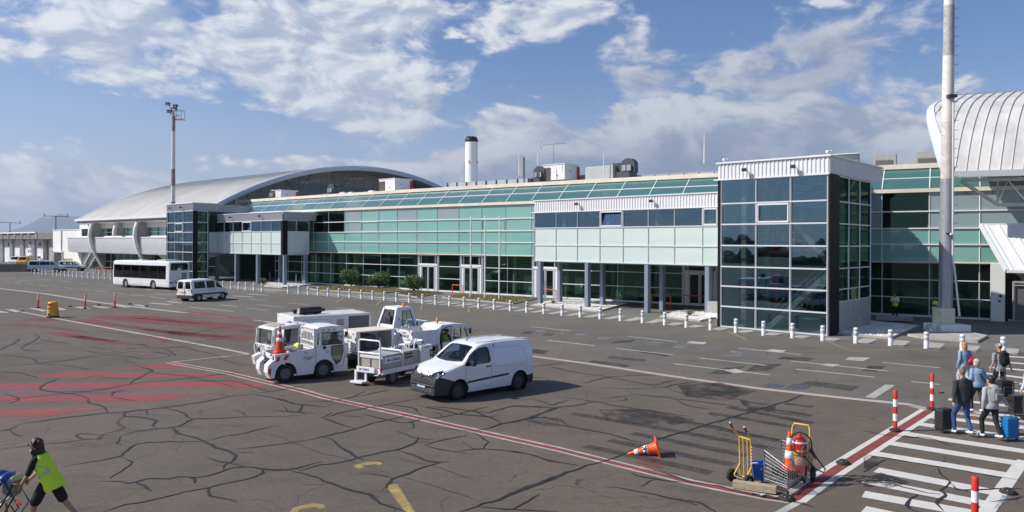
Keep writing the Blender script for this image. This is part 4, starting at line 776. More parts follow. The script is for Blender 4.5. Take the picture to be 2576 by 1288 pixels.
def opening(i,r,f0=0.03,f1=0.97):
 mb=MB();a,b=Vector(W3(i,0,-0.09)),Vector(W3(i+1,0,-0.09));z0,z1=LV[r]+.07,LV[r+1]-.07
 p,q=a.lerp(b,f0),a.lerp(b,f1)
 for u,v in(((p.x,p.y,z0),(q.x,q.y,z0)),((p.x,p.y,z1),(q.x,q.y,z1)),((p.x,p.y,z0),(p.x,p.y,z1)),((q.x,q.y,z0),(q.x,q.y,z1))):bar(mb,u,v,0.08,0.06,M['opfr'])
 return local(mb.build('opening_frame',T),T)
opening(9,2);opening(15,2)
GL=[0.06,1.39,2.69,3.92]
doors={12:'white',14:'white',17:'white',22:'white'}
SB=0.35
for i in range(3,nb):
 x=KN[i]
 for z in GL[1:]:bar(gfr,W3(i,z,SB-.06),W3(i+1,z,SB-.06),0.06,0.09,M['frame'])
 bar(gfr,W3(i,0.07,SB-.08),W3(i+1,0.07,SB-.08),0.14,0.14,M['frame'])
 bar(gfr,W3(i,0,SB-.03),W3(i,3.9,SB-.03),0.05,0.07,M['alu'])
 if i in doors:continue
 if-34<x<33.2:
  for r in range(3):
   local(pane('window_pane',T,W3(i,GL[r],SB),W3(i+1,GL[r],SB),W3(i+1,GL[r+1],SB),W3(i,GL[r+1],SB),M['gl_green']),T)
local(gfr.build('ground_floor_frame',T),T)
def door_set(i):
 a,b=Vector(W3(i,0,SB-.12)),Vector(W3(i+1,0,SB-.12));D=(b-a);L=D.length;u=D/L
 def q(s,z,o=0.0):
  p=a+u*s;n=fn(i);return Vector((p.x+n.x*o,p.y+n.y*o,z))
 d=MB()
 for s in(0.1,L-0.1):bar(d,q(s,0),q(s,3.9),0.22,0.2,M['frame'])
 for s in(0.5,L-0.5):bar(d,q(s,0),q(s,2.8),0.13,0.12,M['frame'])
 for s in(0.5,L-0.5):bar(d,q(s,3.0),q(s,3.8),0.08,0.10,M['frame'])
 bar(d,q(0,2.85),q(L,2.85),0.22,0.17,M['frame']);bar(d,q(0.1,3.86),q(L-.1,3.86),0.10,0.15,M['frame'])
 for s in(0.3,L-0.3):mbp=(q(s-.19,.05),q(s+.19,.05),q(s+.19,2.75),q(s-.19,2.75));d.quad(*mbp,M['frame'])
 o=local(d.build('door',T),T)
 for s0,s1 in((0.58,L/2-.03),(L/2+.03,L-0.58)):
  f=MB()
  for s in(s0+.05,s1-.05):bar(f,q(s,0.05),q(s,2.72),0.10,0.08,M['frame'])
  for z in(0.15,2.67):bar(f,q(s0+.1,z),q(s1-.1,z),0.12,0.08,M['frame'])
  lf=f.build('door_leaf',o);lf.matrix_parent_inverse=Matrix()
  pane('pane',o,q(s0+.1,.2),q(s1-.1,.2),q(s1-.1,2.62),q(s0+.1,2.62),M['gl_door'])
 pane('pane',o,q(0.55,3.02),q(L-.55,3.02),q(L-.55,3.8),q(.55,3.8),M['gl_door'])
for i in doors:door_set(i)
inn=MB()
K2=nb
inn.add([W3(i,0.03,SB) for i in range(K2)]+[W3(i,0.03,16) for i in range(K2)],[(i,i+1,i+1+K2,i+K2) for i in range(K2-1)],M['floor'])
local(inn.build('floor',T),T)
inn=MB();inn.add([W3(i,3.97,0.02) for i in range(K2)]+[W3(i,3.97,16) for i in range(K2)],[(i,i+1,i+1+K2,i+K2) for i in range(K2-1)],M['ceil'])
inn.add([W3(i,9.1,0.3) for i in range(nb)]+[W3(i,9.1,2.4) for i in range(nb)],[(i,i+1,i+1+nb,i+nb) for i in range(nb-1)],M['ceil'])
local(inn.build('ceiling',T),T)
inn=MB();inn.add([W3(i,0,8) for i in range(K2)]+[W3(i,11.2,8) for i in range(K2)],[(i,i+1,i+1+K2,i+K2) for i in range(K2-1)],M['inwall'])
a,b=W3(0,0,0),W3(0,0,34);inn.quad(a,b,(b[0],b[1],11.2),(a[0],a[1],11.2),M['gable'])
local(inn.build('wall',T),T)
for i in range(4,K2-1,2):
 mb=MB();p=W3(i,0,1.6);mb.lathe([(0.22,0.03),(0.22,9.0)],M['incol'],p,12);local(mb.build('column',T),T)
rnd=random.Random(5)
for i in range(5,24,3):
 mb=MB();p=W3(i,0.6,2.6);u=(fp(i+1)-fp(i));mb.box(p,(2.2,0.8,1.1),M['inwall'],math.atan2(u.y,u.x),0.03)
 tag(mb.build('counter'),'pale check in counter behind the dark ground floor glass','counter','counters inside the concourse')
for i in range(6,26,2):
 mb=MB();p=W3(i,1.2,1.9+.5*(i%3));u=(fp(i+1)-fp(i));mb.box((p[0]+u.x*.4,p[1]+u.y*.4,1.15),(.9+.3*(i%3),.10,1.6+.3*(i%2)),M['render'] if i%4 else M['trim'],math.atan2(u.y,u.x)+.2*(i%3),.02);mb.box((p[0]+u.x*.4,p[1]+u.y*.4,.2),(.5,.4,.4),M['greybox'],math.atan2(u.y,u.x))
 tag(mb.build('notice_stand'),'pale notice stand seen dimly behind the ground floor glass','stand','notice stands inside the concourse')
def gallery(name,label,O,ang,s0,s1,joints,depth,ret_j,cols,post_end,fascia_m,win_special,legs,z=(3.72,5.05,6.5,7.81,8.8)):
 f=frame_fn(O,ang);G=thing(name,label,'building',f((s0+s1)/2,0,0))
 def L(o):return local(o,G)
 fm=MB()
 js=[s0]+joints+[s1]
 for k in range(len(js)-1):
  for r in range(3):
   m=M['pale'] if r<2 else M['gl_blue']
   nm='mint_panel' if r<2 else 'window'
   if r==2 and k in win_special:
    w_=MB();a,b=js[k]+.1,js[k+1]-.1
    for p,q in(((a,z[2]+.1),(b,z[2]+.1)),((a,z[3]-.1),(b,z[3]-.1)),((a,z[2]+.1),(a,z[3]-.1)),((b,z[2]+.1),(b,z[3]-.1))):
     bar(w_,f(p[0],-.06,p[1]),f(q[0],-.06,q[1]),0.10,0.10,M['frame'])
    o=L(w_.build('window',G))
    tl=0.25 if win_special[k] else 0.0
    pane('pane',o,f(a,-.04-0.0,z[2]+.1),f(b,-.04,z[2]+.1),f(b,-.04+tl,z[3]-.1),f(a,-.04+tl,z[3]-.1),M['gl_blue'])
   else:
    L(pane(nm,G,f(js[k],0,z[r]),f(js[k+1],0,z[r]),f(js[k+1],0,z[r+1]),f(js[k],0,z[r+1]),m))
  if k:bar(fm,f(js[k],-.035,z[0]),f(js[k],-.035,z[3]),0.07,0.07,M['alu'])
 for e in(s0,s1):bar(fm,f(e,-.03,z[0]),f(e,-.03,z[3]),0.10,0.10,M['alu'])
 for r in range(4):bar(fm,f(s0,-.045,z[r]),f(s1,-.045,z[r]),0.075,0.09,M['alu'])
 rj=[0]+ret_j+[depth]
 st=1.4 if post_end else 0.0
 for k in range(len(rj)-1):
  a,b=max(rj[k],0),rj[k+1]
  for r in range(3):
   L(pane('side_panel',G,f(s1,a,z[r]),f(s1,b,z[r]),f(s1,b,z[r+1]),f(s1,a,z[r+1]),M['pale'] if r<2 else M['gl_green']))
  bar(fm,f(s1+.03,b,z[0]),f(s1+.03,b,z[3]),0.06,0.06,M['alu'])
 for r in range(4):bar(fm,f(s1+.045,0,z[r]),f(s1+.045,depth,z[r]),0.07,0.09,M['alu'])
 L(fm.build('window_frame',G))
 if post_end:
  mb=MB();mb.hexa([f(s1-.35,-.10,z[0]-.02),f(s1+.10,-.10,z[0]-.02),f(s1+.10,.55,z[0]-.02),f(s1-.35,.55,z[0]-.02),f(s1-.35,-.10,z[3]),f(s1+.10,-.10,z[3]),f(s1+.10,.55,z[3]),f(s1-.35,.55,z[3])],M['blackpanel'])
  L(mb.build('corner_cladding',G))
 fa=MB()
 corrugated(fa,f(s0,-.06,0)[:2],f(s1,-.06,0)[:2],z[3]+.05,z[4],-f.N,fascia_m)
 corrugated(fa,f(s1+.06,0,0)[:2],f(s1+.06,depth+1,0)[:2],z[3]+.05,z[4],f.A,fascia_m)
 bar(fa,f(s0-.05,-.06,z[4]+.04),f(s1+.12,-.06,z[4]+.04),0.08,0.22,M['frame'])
 bar(fa,f(s1+.06,.05,z[4]+.04),f(s1+.06,depth+1,z[4]+.04),0.08,0.22,M['frame'])
 bar(fa,f(s0-.35,-.06,z[3]+.02),f(s1+.06,-.06,z[3]+.02),0.06,0.16,M['frame'])
 L(fa.build('fascia',G))
 b=MB()
 b.hexa([f(s0,.05,z[0]-.12),f(s1-.02,.05,z[0]-.12),f(s1-.02,depth,z[0]-.12),f(s0,depth,z[0]-.12),f(s0,.05,z[0]+.06),f(s1-.02,.05,z[0]+.06),f(s1-.02,depth,z[0]+.06),f(s0,depth,z[0]+.06)],M['post'])
 L(b.build('floor',G))
 b=MB();b.hexa([f(s0,0,z[4]-.25),f(s1,0,z[4]-.25),f(s1,depth+2,z[4]-.25),f(s0,depth+2,z[4]-.25),f(s0,0,z[4]-.1),f(s1,0,z[4]-.1),f(s1,depth+2,z[4]-.1),f(s0,depth+2,z[4]-.1)],M['grime'])
 L(b.build('roof',G))
 b=MB();b.hexa([f(s0,depth-.4,z[1]),f(s1-.1,depth-.4,z[1]),f(s1-.1,depth-.2,z[1]),f(s0,depth-.2,z[1]),f(s0,depth-.4,z[4]-.3),f(s1-.1,depth-.4,z[4]-.3),f(s1-.1,depth-.2,z[4]-.3),f(s0,depth-.2,z[4]-.3)],M['inwall'])
 for s in(s0+.05,):b.quad(f(s,0,z[0]),f(s,depth,z[0]),f(s,depth,z[4]-.3),f(s,0,z[4]-.3),M['corr'])
 L(b.build('wall',G))
 for s in js[1:-1:2]:
  mb=MB();p=f(s+.3,0.8,0);mb.box((p[0],p[1],(z[2]+z[4])/2-.6),(0.35,0.35,z[4]-z[1]-.5),M['incol'],R(90-ang)*-1);L(mb.build('column',G))
 for(s,t) in legs:
  mb=MB();p=f(s,t,0);mb.box((p[0],p[1],z[0]/2-.04),(0.32,0.42,z[0]-.10),M['post'],math.atan2(f.A.y,f.A.x),0.012)
  L(mb.build('leg',G))
 for s in cols:L(spot(G,f(s,-.1,(z[3]+z[4])/2+.12),-f.N))
 return G,f
GR,fGR=gallery('raised_gallery','larger mint glass gallery on grey legs, with white ribbed fascia joining the large stair tower',(2.36,62.95),47.5,-0.55,16.45,[1.81,4.04,6.29,8.48,10.74,12.97,15.21],9.0,[2.2,4.4,6.6],[4.2,11.2],False,M['corr'],{3:1,7:0},[(0.0,0.12),(5.0,0.12),(10.6,0.12),(15.6,0.12),(0.0,2.75),(4.6,2.75),(10.3,2.75),(14.4,2.75)])
GLf,fGL=gallery('raised_gallery','smaller mint glass gallery on grey legs with a grey ribbed fascia, behind the minibus',(-27.4,88.5),47.5,-17.7,0.0,[-14.77,-12.31,-9.91,-7.53,-5.1,-2.7],3.5,[1.75],[-12.5,-4.9],True,M['corrgrey'],{3:1},[(0.1,0.2),(-6.2,0.2),(-11.8,0.2),(-17.2,0.2),(0.3,2.9),(-5.6,2.9),(-11.4,2.9),(-16.6,2.9)])
def tower(name,label,O,ang,wdt,js,rj,depth,post_d,fascia_m,glass_m,seed,top=10.25,plinth=True,zz=(0.04,1.31,2.58,3.81,5.13,6.45,7.75,9.23)):
 f=frame_fn(O,ang);G=thing(name,label,'building',f(-wdt/2,2,0))
 def L(o):return local(o,G)
 fm=MB();jj=[-wdt]+js+[0]
 for k in range(len(jj)-1):
  for r in range(len(zz)-1):
   L(pane('glass_pane',G,f(jj[k],0,zz[r]),f(jj[k+1],0,zz[r]),f(jj[k+1],0,zz[r+1]),f(jj[k],0,zz[r+1]),glass_m))
 for s in jj:bar(fm,f(s,-.045,0),f(s,-.045,zz[-1]),0.085,0.09,M['alu'])
 for z in zz:bar(fm,f(-wdt,-.05,z),f(0,-.05,z),0.085,0.10,M['alu'])
 r0=2 if plinth else 0
 rr=[post_d]+rj+[depth]
 zr=zz[r0:] if not plinth else(1.85,)+zz[2:]
 for k in range(len(rr)-1):
  for r in range(len(zr)-1):
   L(pane('side_pane',G,f(0,rr[k],zr[r]),f(0,rr[k+1],zr[r]),f(0,rr[k+1],zr[r+1]),f(0,rr[k],zr[r+1]),M['gl_green']))
 for t in rr:bar(fm,f(.045,t,zr[0]),f(.045,t,zz[-1]),0.07,0.09,M['alu'])
 for z in zr:bar(fm,f(.05,post_d,z),f(.05,depth,z),0.075,0.10,M['alu'])
 a,b=jj[1]+.12,jj[2]-.12
 for p,q in(((a,zz[5]+.12),(b,zz[5]+.12)),((a,zz[6]-.12),(b,zz[6]-.12)),((a,zz[5]+.12),(a,zz[6]-.12)),((b,zz[5]+.12),(b,zz[6]-.12))):
  bar(fm,f(p[0],-.07,p[1]),f(q[0],-.07,q[1]),0.10,0.12,M['frame'])
 L(fm.build('mullion_grid',G))
 bp=MB()
 bp.hexa([f(0.0+.10,-.12,0.02),f(.16,-.12,0.02),f(.16,post_d,0.02),f(0.01,post_d,0.02),f(.06,-.12,zz[-1]),f(.16,-.12,zz[-1]),f(.16,post_d,zz[-1]),f(.01,post_d,zz[-1])],M['blackpanel'])
 bp.hexa([f(-wdt-.22,-.10,0.02),f(-wdt-.06,-.10,0.02),f(-wdt-.06,.3,0.02),f(-wdt-.22,.3,0.02),f(-wdt-.22,-.10,zz[-1]),f(-wdt-.06,-.10,zz[-1]),f(-wdt-.06,.3,zz[-1]),f(-wdt-.22,.3,zz[-1])],M['blackpanel'])
 L(bp.build('corner_cladding',G))
 fa=MB()
 corrugated(fa,f(-wdt-.2,-.10,0)[:2],f(.12,-.10,0)[:2],zz[-1]+.05,top,-f.N,fascia_m)
 corrugated(fa,f(.12,-.1,0)[:2],f(.12,depth+2.0,0)[:2],zz[-1]+.05,top,f.A,M['corrgrey'] if fascia_m is M['corrgrey'] else fascia_m)
 bar(fa,f(-wdt-.3,-.10,top+.05),f(.22,-.10,top+.05),0.10,0.26,M['frame']);bar(fa,f(.13,.05,top+.05),f(.13,depth+2,top+.05),0.10,0.26,M['frame'])
 bar(fa,f(-wdt-.5,-.08,zz[-1]+.03),f(.1,-.08,zz[-1]+.03),0.08,0.16,M['frame'])
 L(fa.build('fascia',G))
 if plinth:
  mb=MB();mb.hexa([f(-.12,post_d,0),f(.10,post_d,0),f(.10,depth,0),f(-.12,depth,0),f(-.12,post_d,1.82),f(.10,post_d,1.82),f(.10,depth,1.82),f(-.12,depth,1.82)],M['concrete'])
  L(mb.build('plinth_wall',G))
 b=MB();b.hexa([f(-wdt,0,top-.3),f(0,0,top-.3),f(0,depth+2,top-.3),f(-wdt,depth+2,top-.3),f(-wdt,0,top-.12),f(0,0,top-.12),f(0,depth+2,top-.12),f(-wdt,depth+2,top-.12)],M['grime'])
 L(b.build('roof',G))
 b=MB();b.quad(f(-wdt,.05,.03),f(0,.05,.03),f(0,depth,.03),f(-wdt,depth,.03),M['floor'])
 for z,t0 in((5.0,depth*.52),(8.0,depth*.60)):
  b.hexa([f(-wdt+.1,t0,z-.25),f(-.1,t0,z-.25),f(-.1,depth,z-.25),f(-wdt+.1,depth,z-.25),f(-wdt+.1,t0,z),f(-.1,t0,z),f(-.1,depth,z),f(-wdt+.1,depth,z)],M['inwall'])
 L(b.build('floor',G))
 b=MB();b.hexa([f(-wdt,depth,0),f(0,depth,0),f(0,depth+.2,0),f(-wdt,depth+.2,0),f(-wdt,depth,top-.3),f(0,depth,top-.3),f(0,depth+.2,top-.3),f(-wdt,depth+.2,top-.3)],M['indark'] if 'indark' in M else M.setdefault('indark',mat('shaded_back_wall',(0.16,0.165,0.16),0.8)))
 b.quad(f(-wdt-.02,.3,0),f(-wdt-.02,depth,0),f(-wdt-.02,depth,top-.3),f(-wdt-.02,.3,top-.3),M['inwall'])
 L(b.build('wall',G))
 for s,t,m in((-wdt+1.1,.9,M['incol']),(-wdt*.62,2.6,M['inred']),(-.9,2.9,M['inred']),(-.5,3.6,M['incol']),(-wdt+1.0,4.6,M['incol']),(-.45,6.0,M['incol'])):
  mb=MB();p=f(s,min(t,depth-.3),0);mb.box((p[0],p[1],(top-.3)/2),(0.3,0.3,top-.34),m,math.atan2(f.A.y,f.A.x));L(mb.build('column',G))
 st=MB();n=16
 for z0,s_a,s_b,t in((0.05,-wdt*.62,-.5,1.5),(3.4,-.5,-wdt*.5,3.0)):
  for k in range(n):
   u=k/n;s=lerp(s_a,s_b,u);ds=(s_b-s_a)/n;z=z0+3.35*u
   p,q=(s,s+ds) if ds>0 else(s+ds,s)
   st.hexa([f(p,t,z),f(q,t,z),f(q,t+1.1,z),f(p,t+1.1,z),f(p,t,z+.14),f(q,t,z+.14),f(q,t+1.1,z+.14),f(p,t+1.1,z+.14)],M['incol'])
  for tt in(t-.05,t+1.15):
   bar(st,f(s_a,tt,z0+.05),f(s_b,tt,z0+3.45),0.32,0.06,M['incol'])
   for h in(0.55,0.95):st.tube([f(s_a,tt,z0+h),f(s_b,tt,z0+3.35+h)],0.028,M['steel'],6)
   for k in range(0,7):u=k/6;st.tube([f(lerp(s_a,s_b,u),tt,z0+3.35*u),f(lerp(s_a,s_b,u),tt,z0+3.35*u+.95)],0.02,M['steel'],6)
 L(st.build('stair',G))
 rl=MB()
 for z in(5.0,8.0):
  for h in(.5,.95):rl.tube([f(-wdt+.2,depth*.5,z+h),f(-.3,depth*.5,z+h)],0.025,M['frame'],6)
  rl.hexa([f(-wdt+1.2,depth*.55,z-.1),f(-wdt+2.9,depth*.55,z-.1),f(-wdt+2.9,depth*.6,z-.1),f(-wdt+1.2,depth*.6,z-.1),f(-wdt+1.2,depth*.55,z+.9),f(-wdt+2.9,depth*.55,z+.9),f(-wdt+2.9,depth*.6,z+.9),f(-wdt+1.2,depth*.6,z+.9)],M['inwall'])
 L(rl.build('handrail',G))
 return G,f
TW,fTW=tower('stair_tower','large blue glass stair tower with a white ribbed parapet and black corner, nearest the camera',(18.05,42.23),47.5,6.55,[-4.27,-2.15],[3.28,5.28],7.4,1.4,M['corr'],M['gl_blue'],1)
for s in(-4.85,-1.85):local(spot(TW,fTW(s,-.15,9.78),-fTW.N),TW)
for s in(-6.4,-.05):
 mb=MB();p=fTW(s,0,10.32);mb.lathe([(0.05,0),(0.05,.1),(.1,.12),(.12,.2),(.09,.28),(0.01,.3)],M['frame'],p,10);mb.tube([(p[0],p[1],p[2]+.2),(p[0]+.22,p[1]-.05,p[2]+.24)],.05,M['frame'],8)
 local(mb.build('security_camera',TW),TW)
TL,fTL=tower('stair_tower','smaller and more distant glass stair tower with a grey parapet behind the white bus',(-41.8,97.0),47.5,7.9,[-5.5,-2.96],[],1.9,0.5,M['corrgrey'],M['gl_blue'],2,plinth=False)
for s in(-6.3,-2.9):local(spot(TL,fTL(s,-.15,9.78),-fTL.N),TL)
for fT,lb,t0,t1,s0,s1,hh,z0 in((fTW,'grey link corridor behind the large stair tower',7.4,16.0,-6.2,-3.2,10.6,0.0),(fTL,'grey ribbed link corridor behind the small stair tower',2.0,8.5,-7.5,-0.35,10.2,3.72)):
 co=thing('link_corridor',lb,'building',fT(s1,t0+1,z0))
 mb=MB()
 corrugated(mb,fT(s1,t0+.25,0)[:2],fT(s1,t1,0)[:2],9.2 if z0 else 0.1,hh,fT.A,M['corrgrey'])
 mb.quad(fT(s0,t0+.25,z0),fT(s0,t1,z0),fT(s0,t1,hh),fT(s0,t0+.25,hh),M['corrgrey'])
 local(mb.build('cladding',co),co)
 mb=MB();mb.hexa([fT(s0,t0+.25,hh-.2),fT(s1,t0+.25,hh-.2),fT(s1,t1,hh-.2),fT(s0,t1,hh-.2),fT(s0,t0+.25,hh-.1),fT(s1,t0+.25,hh-.1),fT(s1,t1,hh-.1),fT(s0,t1,hh-.1)],M['grime'])
 local(mb.build('roof',co),co)
 if z0:
  for k in range(3):
   a,b=t0+.25+2*k,t0+2.25+2*k
   local(pane('mint_panel',co,fT(s1,a,3.72),fT(s1,b,3.72),fT(s1,b,6.5),fT(s1,a,6.5),M['pale']),co)
   local(pane('window',co,fT(s1,a,6.5),fT(s1,b,6.5),fT(s1,b,9.2),fT(s1,a,9.2),M['gl_green']),co)
  mb=MB();mb.hexa([fT(s0,t0+.25,3.5),fT(s1,t0+.25,3.5),fT(s1,t1,3.5),fT(s0,t1,3.5),fT(s0,t0+.25,3.7),fT(s1,t0+.25,3.7),fT(s1,t1,3.7),fT(s0,t1,3.7)],M['post'])
  local(mb.build('floor',co),co)
fH=frame_fn((-46.0,108.35),49.0)
HW,HH,ZE=64.0,9.5,9.2;HR=(HH*HH+HW*HW/4)/(2*HH);HS=-48.0
def varc(t):return ZE+math.sqrt(max(0,HR*HR-(t-HW/2)**2))-(HR-HH)
H=thing('arched_hall','long hall under a pale barrel roof with curved white fins, left of the concourse','building',fH(-25,20,0))
def LH(o):return local(o,H)
mb=MB();n=40;NS=54
ts=[HW*i/n for i in range(n+1)]
vs=[];
SV=[]
for j in range(NS):
 for o_,up in((0,0),(.04,.06),(.10,.06),(.14,0)):SV.append((HS+(0-HS)*j/NS+o_,up))
SV.append((0,0));NV=len(SV)
for s,up in SV:vs+=[fH(s,t,varc(t)+up) for t in ts]
mb.add(vs,[(j*(n+1)+i,(j+1)*(n+1)+i,(j+1)*(n+1)+i+1,j*(n+1)+i+1) for j in range(NV-1) for i in range(n)],M['roofmetal'])
roof=LH(mb.build('roof',H))
for nm,s in(('end_trim',0.0),('end_trim',HS)):
 mb=MB();sg=1 if s==0 else-1;rings=[]
 for t in ts:
  z=varc(t);rings.append([fH(s,t,z+.12),fH(s+sg*.18,t,z+.05),fH(s+sg*.22,t,z-.35),fH(s+sg*.1,t,z-.75),fH(s-sg*.1,t,z-.75),fH(s-sg*.3,t,z+.08)])
 mb.ring(rings,M['trim'],True,True,False);o=mb.build(nm,roof)
 o.matrix_parent_inverse=Matrix()
mb=MB();mb.add([fH(s,t,varc(t)-.7) for s in(HS,0) for t in ts],[(i,i+1,i+n+2,i+n+1) for i in range(n)],M['ceil']);LH(mb.build('ceiling',H))
mb=MB()
mb.hexa([fH(HS-.4,-.35,8.95),fH(.2,-.35,8.95),fH(.2,.3,8.95),fH(HS-.4,.3,8.95),fH(HS-.4,-.35,9.35),fH(.2,-.35,9.35),fH(.2,.3,9.35),fH(HS-.4,.3,9.35)],M['frame'])
LH(mb.build('gutter',H))
mb=MB();mb.quad(fH(HS,-.1,8.95),fH(0,-.1,8.95),fH(0,1.9,8.35),fH(HS,1.9,8.35),M['render']);LH(mb.build('soffit',H))
mb=MB()
for z0,z1 in((7.55,8.4),(5.7,6.15),(3.0,3.3)):mb.hexa([fH(HS-4,1.75,z0),fH(0,1.75,z0),fH(0,2.1,z0),fH(HS-4,2.1,z0),fH(HS-4,1.75,z1),fH(0,1.75,z1),fH(0,2.1,z1),fH(HS-4,2.1,z1)],M['render'])
mb.quad(fH(HS,14,0),fH(0,14,0),fH(0,14,9),fH(HS,14,9),M['inwall'])
mb.quad(fH(HS-4,2.1,0),fH(HS-4,40,0),fH(HS-4,40,9),fH(HS-4,2.1,8.4),M['render'])
LH(mb.build('wall',H))
fm=MB()
for k in range(17):
 a=HS-3+3*k;b=a+3
 LH(pane('window',H,fH(a,2.1,6.15),fH(b,2.1,6.15),fH(b,2.1,7.55),fH(a,2.1,7.55),M['hallwin'] if k%4 else M['gl_green']))
 LH(pane('ground_window',H,fH(a,2.7,0.1),fH(b,2.7,0.1),fH(b,2.7,3.0),fH(a,2.7,3.0),M['gl_green']))
 bar(fm,fH(a,2.05,6.15),fH(a,2.05,7.55),.08,.1,M['blackpanel']);bar(fm,fH(a,2.65,0),fH(a,2.65,3),.07,.08,M['frame'])
bar(fm,fH(HS,2.02,6.85),fH(0,2.02,6.85),.07,.08,M['frame']);bar(fm,fH(HS,2.6,1.5),fH(0,2.6,1.5),.07,.08,M['frame'])
LH(fm.build('window_frame',H))
def belly(z):u=(z-3.1)/2.7;return 0.85-0.22*math.sin(min(1,max(0,u))*PI*0.6)
mb=MB();rows=8;prof=[]
s=HS-7.0;cols_=[]
while s<0:
 for f_,h in((0,0),(.12,.06),(.24,.06),(.32,0)):cols_.append((s+f_,h))
 s+=.42
vs=[fH(s,belly(3.1+2.7*r/rows)-h,3.1+2.7*r/rows) for s,h in cols_ for r in range(rows+1)]
mb.add(vs,[(i*(rows+1)+r,(i+1)*(rows+1)+r,(i+1)*(rows+1)+r+1,i*(rows+1)+r+1) for i in range(len(cols_)-1) for r in range(rows)],M['corr'])
mb.hexa([fH(HS-7,.5,5.8),fH(0,.5,5.8),fH(0,2.1,5.8),fH(HS-7,2.1,5.8),fH(HS-7,.5,5.95),fH(0,.5,5.95),fH(0,2.1,5.95),fH(HS-7,2.1,5.95)],M['frame'])
mb.hexa([fH(HS-7,1.3,3.0),fH(0,1.3,3.0),fH(0,2.7,3.0),fH(HS-7,2.7,3.0),fH(HS-7,1.3,3.1),fH(0,1.3,3.1),fH(0,2.7,3.1),fH(HS-7,2.7,3.1)],M['frame'])
LH(mb.build('ribbed_cladding',H))
def fin(s,full=True):
 mb=MB();prof=[(8.95,.8),(8.2,.25),(7.3,-.02),(6.2,-.1),(5.0,.1),(3.8,.45),(2.6,1.0),(1.3,1.7),(0.0,2.4)] if full else[(8.9,1.2),(8.2,.75),(7.3,.5),(6.2,.42)]
 rings=[]
 for z,t in prof:rings.append([fH(s-.35,t,z),fH(s-.2,t-.25,z),fH(s+.2,t-.25,z),fH(s+.35,t,z),fH(s+.35,t+.2,z),fH(s-.35,t+.2,z)])
 mb.ring(rings,M['render'],True,True,True)
 web=[(t,z) for z,t in prof];back=[(2.6 if z>4 else 3.4+(3.2-z)*1.0,z) for z,t in prof][::-1] if full else[(2.1,z) for z,t in prof][::-1]
 poly=web+back;k=len(poly)
 for sd in(.12,):
  a=[fH(s-sd,t,z) for t,z in poly];b=[fH(s+sd,t,z) for t,z in poly];m_=len(web)
  fs=[]
  for i in range(m_-1):fs+=[(i,i+1,k-2-i,k-1-i),(k+i,2*k-1-i,2*k-2-i,k+i+1)]
  fs+=[(i,(i+1)%k,(i+1)%k+k,i+k) for i in range(k)]
  mb.add(a+b,fs,M['concrete'])
 LH(mb.build('fin',H))
fin(-41.6);fin(-21.9);fin(-2.5);fin(-31.8,False)
mb=MB();GS=-5.5;m_=24;tt=[4+(HW-8)*i/m_ for i in range(m_+1)]
zs=[9.0,10.6,12.2,13.8,15.4]
for i in range(m_):
 for r in range(4):
  a,b=tt[i],tt[i+1];z0,z1=zs[r],zs[r+1];lim=min(varc(a),varc(b))-1.6
  if z0>=lim:continue
  z1=min(z1,lim)
  LH(pane('gable_pane',H,fH(GS,a,z0),fH(GS,b,z0),fH(GS,b,z1),fH(GS,a,z1),M['gable']))
gw=MB();gf=MB();gt=MB();bar(gf,fH(GS+.05,tt[0],9.0),fH(GS+.05,tt[-1],9.0),.16,.12,M['corrgrey'])
for i in range(m_):
 a,b=tt[i],tt[i+1];lim=lambda t:varc(t)-.7
 za=min(zs[-1],min(varc(a),varc(b))-1.6)
 gw.quad(fH(GS-.03,a,8),fH(GS-.03,b,8),fH(GS-.03,b,lim(b)),fH(GS-.03,a,lim(a)),M['concrete'])
 bar(gf,fH(GS+.05,a,9),fH(GS+.05,a,max(9.2,lim(a))),.10,.10,M['corrgrey'])
 for z in zs[1:4]:
  if z<lim(a)-.8 and z<lim(b)-.8:bar(gt,fH(GS+.06,a,z),fH(GS+.06,b,z),.09,.10,M['corrgrey'])
LH(gw.build('gable_wall',H));LH(gf.build('gable_mullion',H));LH(gt.build('gable_transom',H))
for t0 in(18,27,40,50):
 tr=MB()
 for k in range(4):
  a,b=t0+k*1.1,t0+(k+.5)*1.1
  tr.tube([fH(-1.5,a,varc(a)-.8),fH(-1.5,b,varc(b)-2.0),fH(-1.5,a+1.1,varc(a+1.1)-.8)],.06,M['steel'],6)
 bar(tr,fH(-1.5,t0,varc(t0)-2.0),fH(-1.5,t0+4.4,varc(t0+4.4)-2.0),.12,.12,M['corrgrey'])
 tr.tube([fH(GS,t0+2,varc(t0)-3.2),fH(-1,t0+2,varc(t0+2)-.9)],.1,M['corrgrey'],8)
 LH(tr.build('roof_truss',H))
mb=MB()
for k in range(14):
 z=0.2+k*.2;s=-42.5-4.2+k*.3;mb.hexa([fH(s,.4,z),fH(s+.3,.4,z),fH(s+.3,1.6,z),fH(s,1.6,z),fH(s,.4,z+.05),fH(s+.3,.4,z+.05),fH(s+.3,1.6,z+.05),fH(s,1.6,z+.05)],M['alu'])
for t in(.4,1.6):
 bar(mb,fH(-46.7,t,.1),fH(-42.5,t,3.0),.25,.06,M['alu'])
 for h in(.5,1.0):mb.tube([fH(-46.7,t,.1+h),fH(-42.5,t,3.0+h)],.04,M['alu'],6)
 for k in range(6):mb.tube([fH(-46.7+.84*k,t,.1+.58*k),fH(-46.7+.84*k,t,1.1+.58*k)],.03,M['alu'],6)
tag(mb.build('outside_stair'),'pale metal stair climbing the white wall beyond the parked vans','stairs')
Bw=thing('low_white_building','plain white block with a dark garage door beside the curved cladding of the left hall','building',fH(-65,4,0))
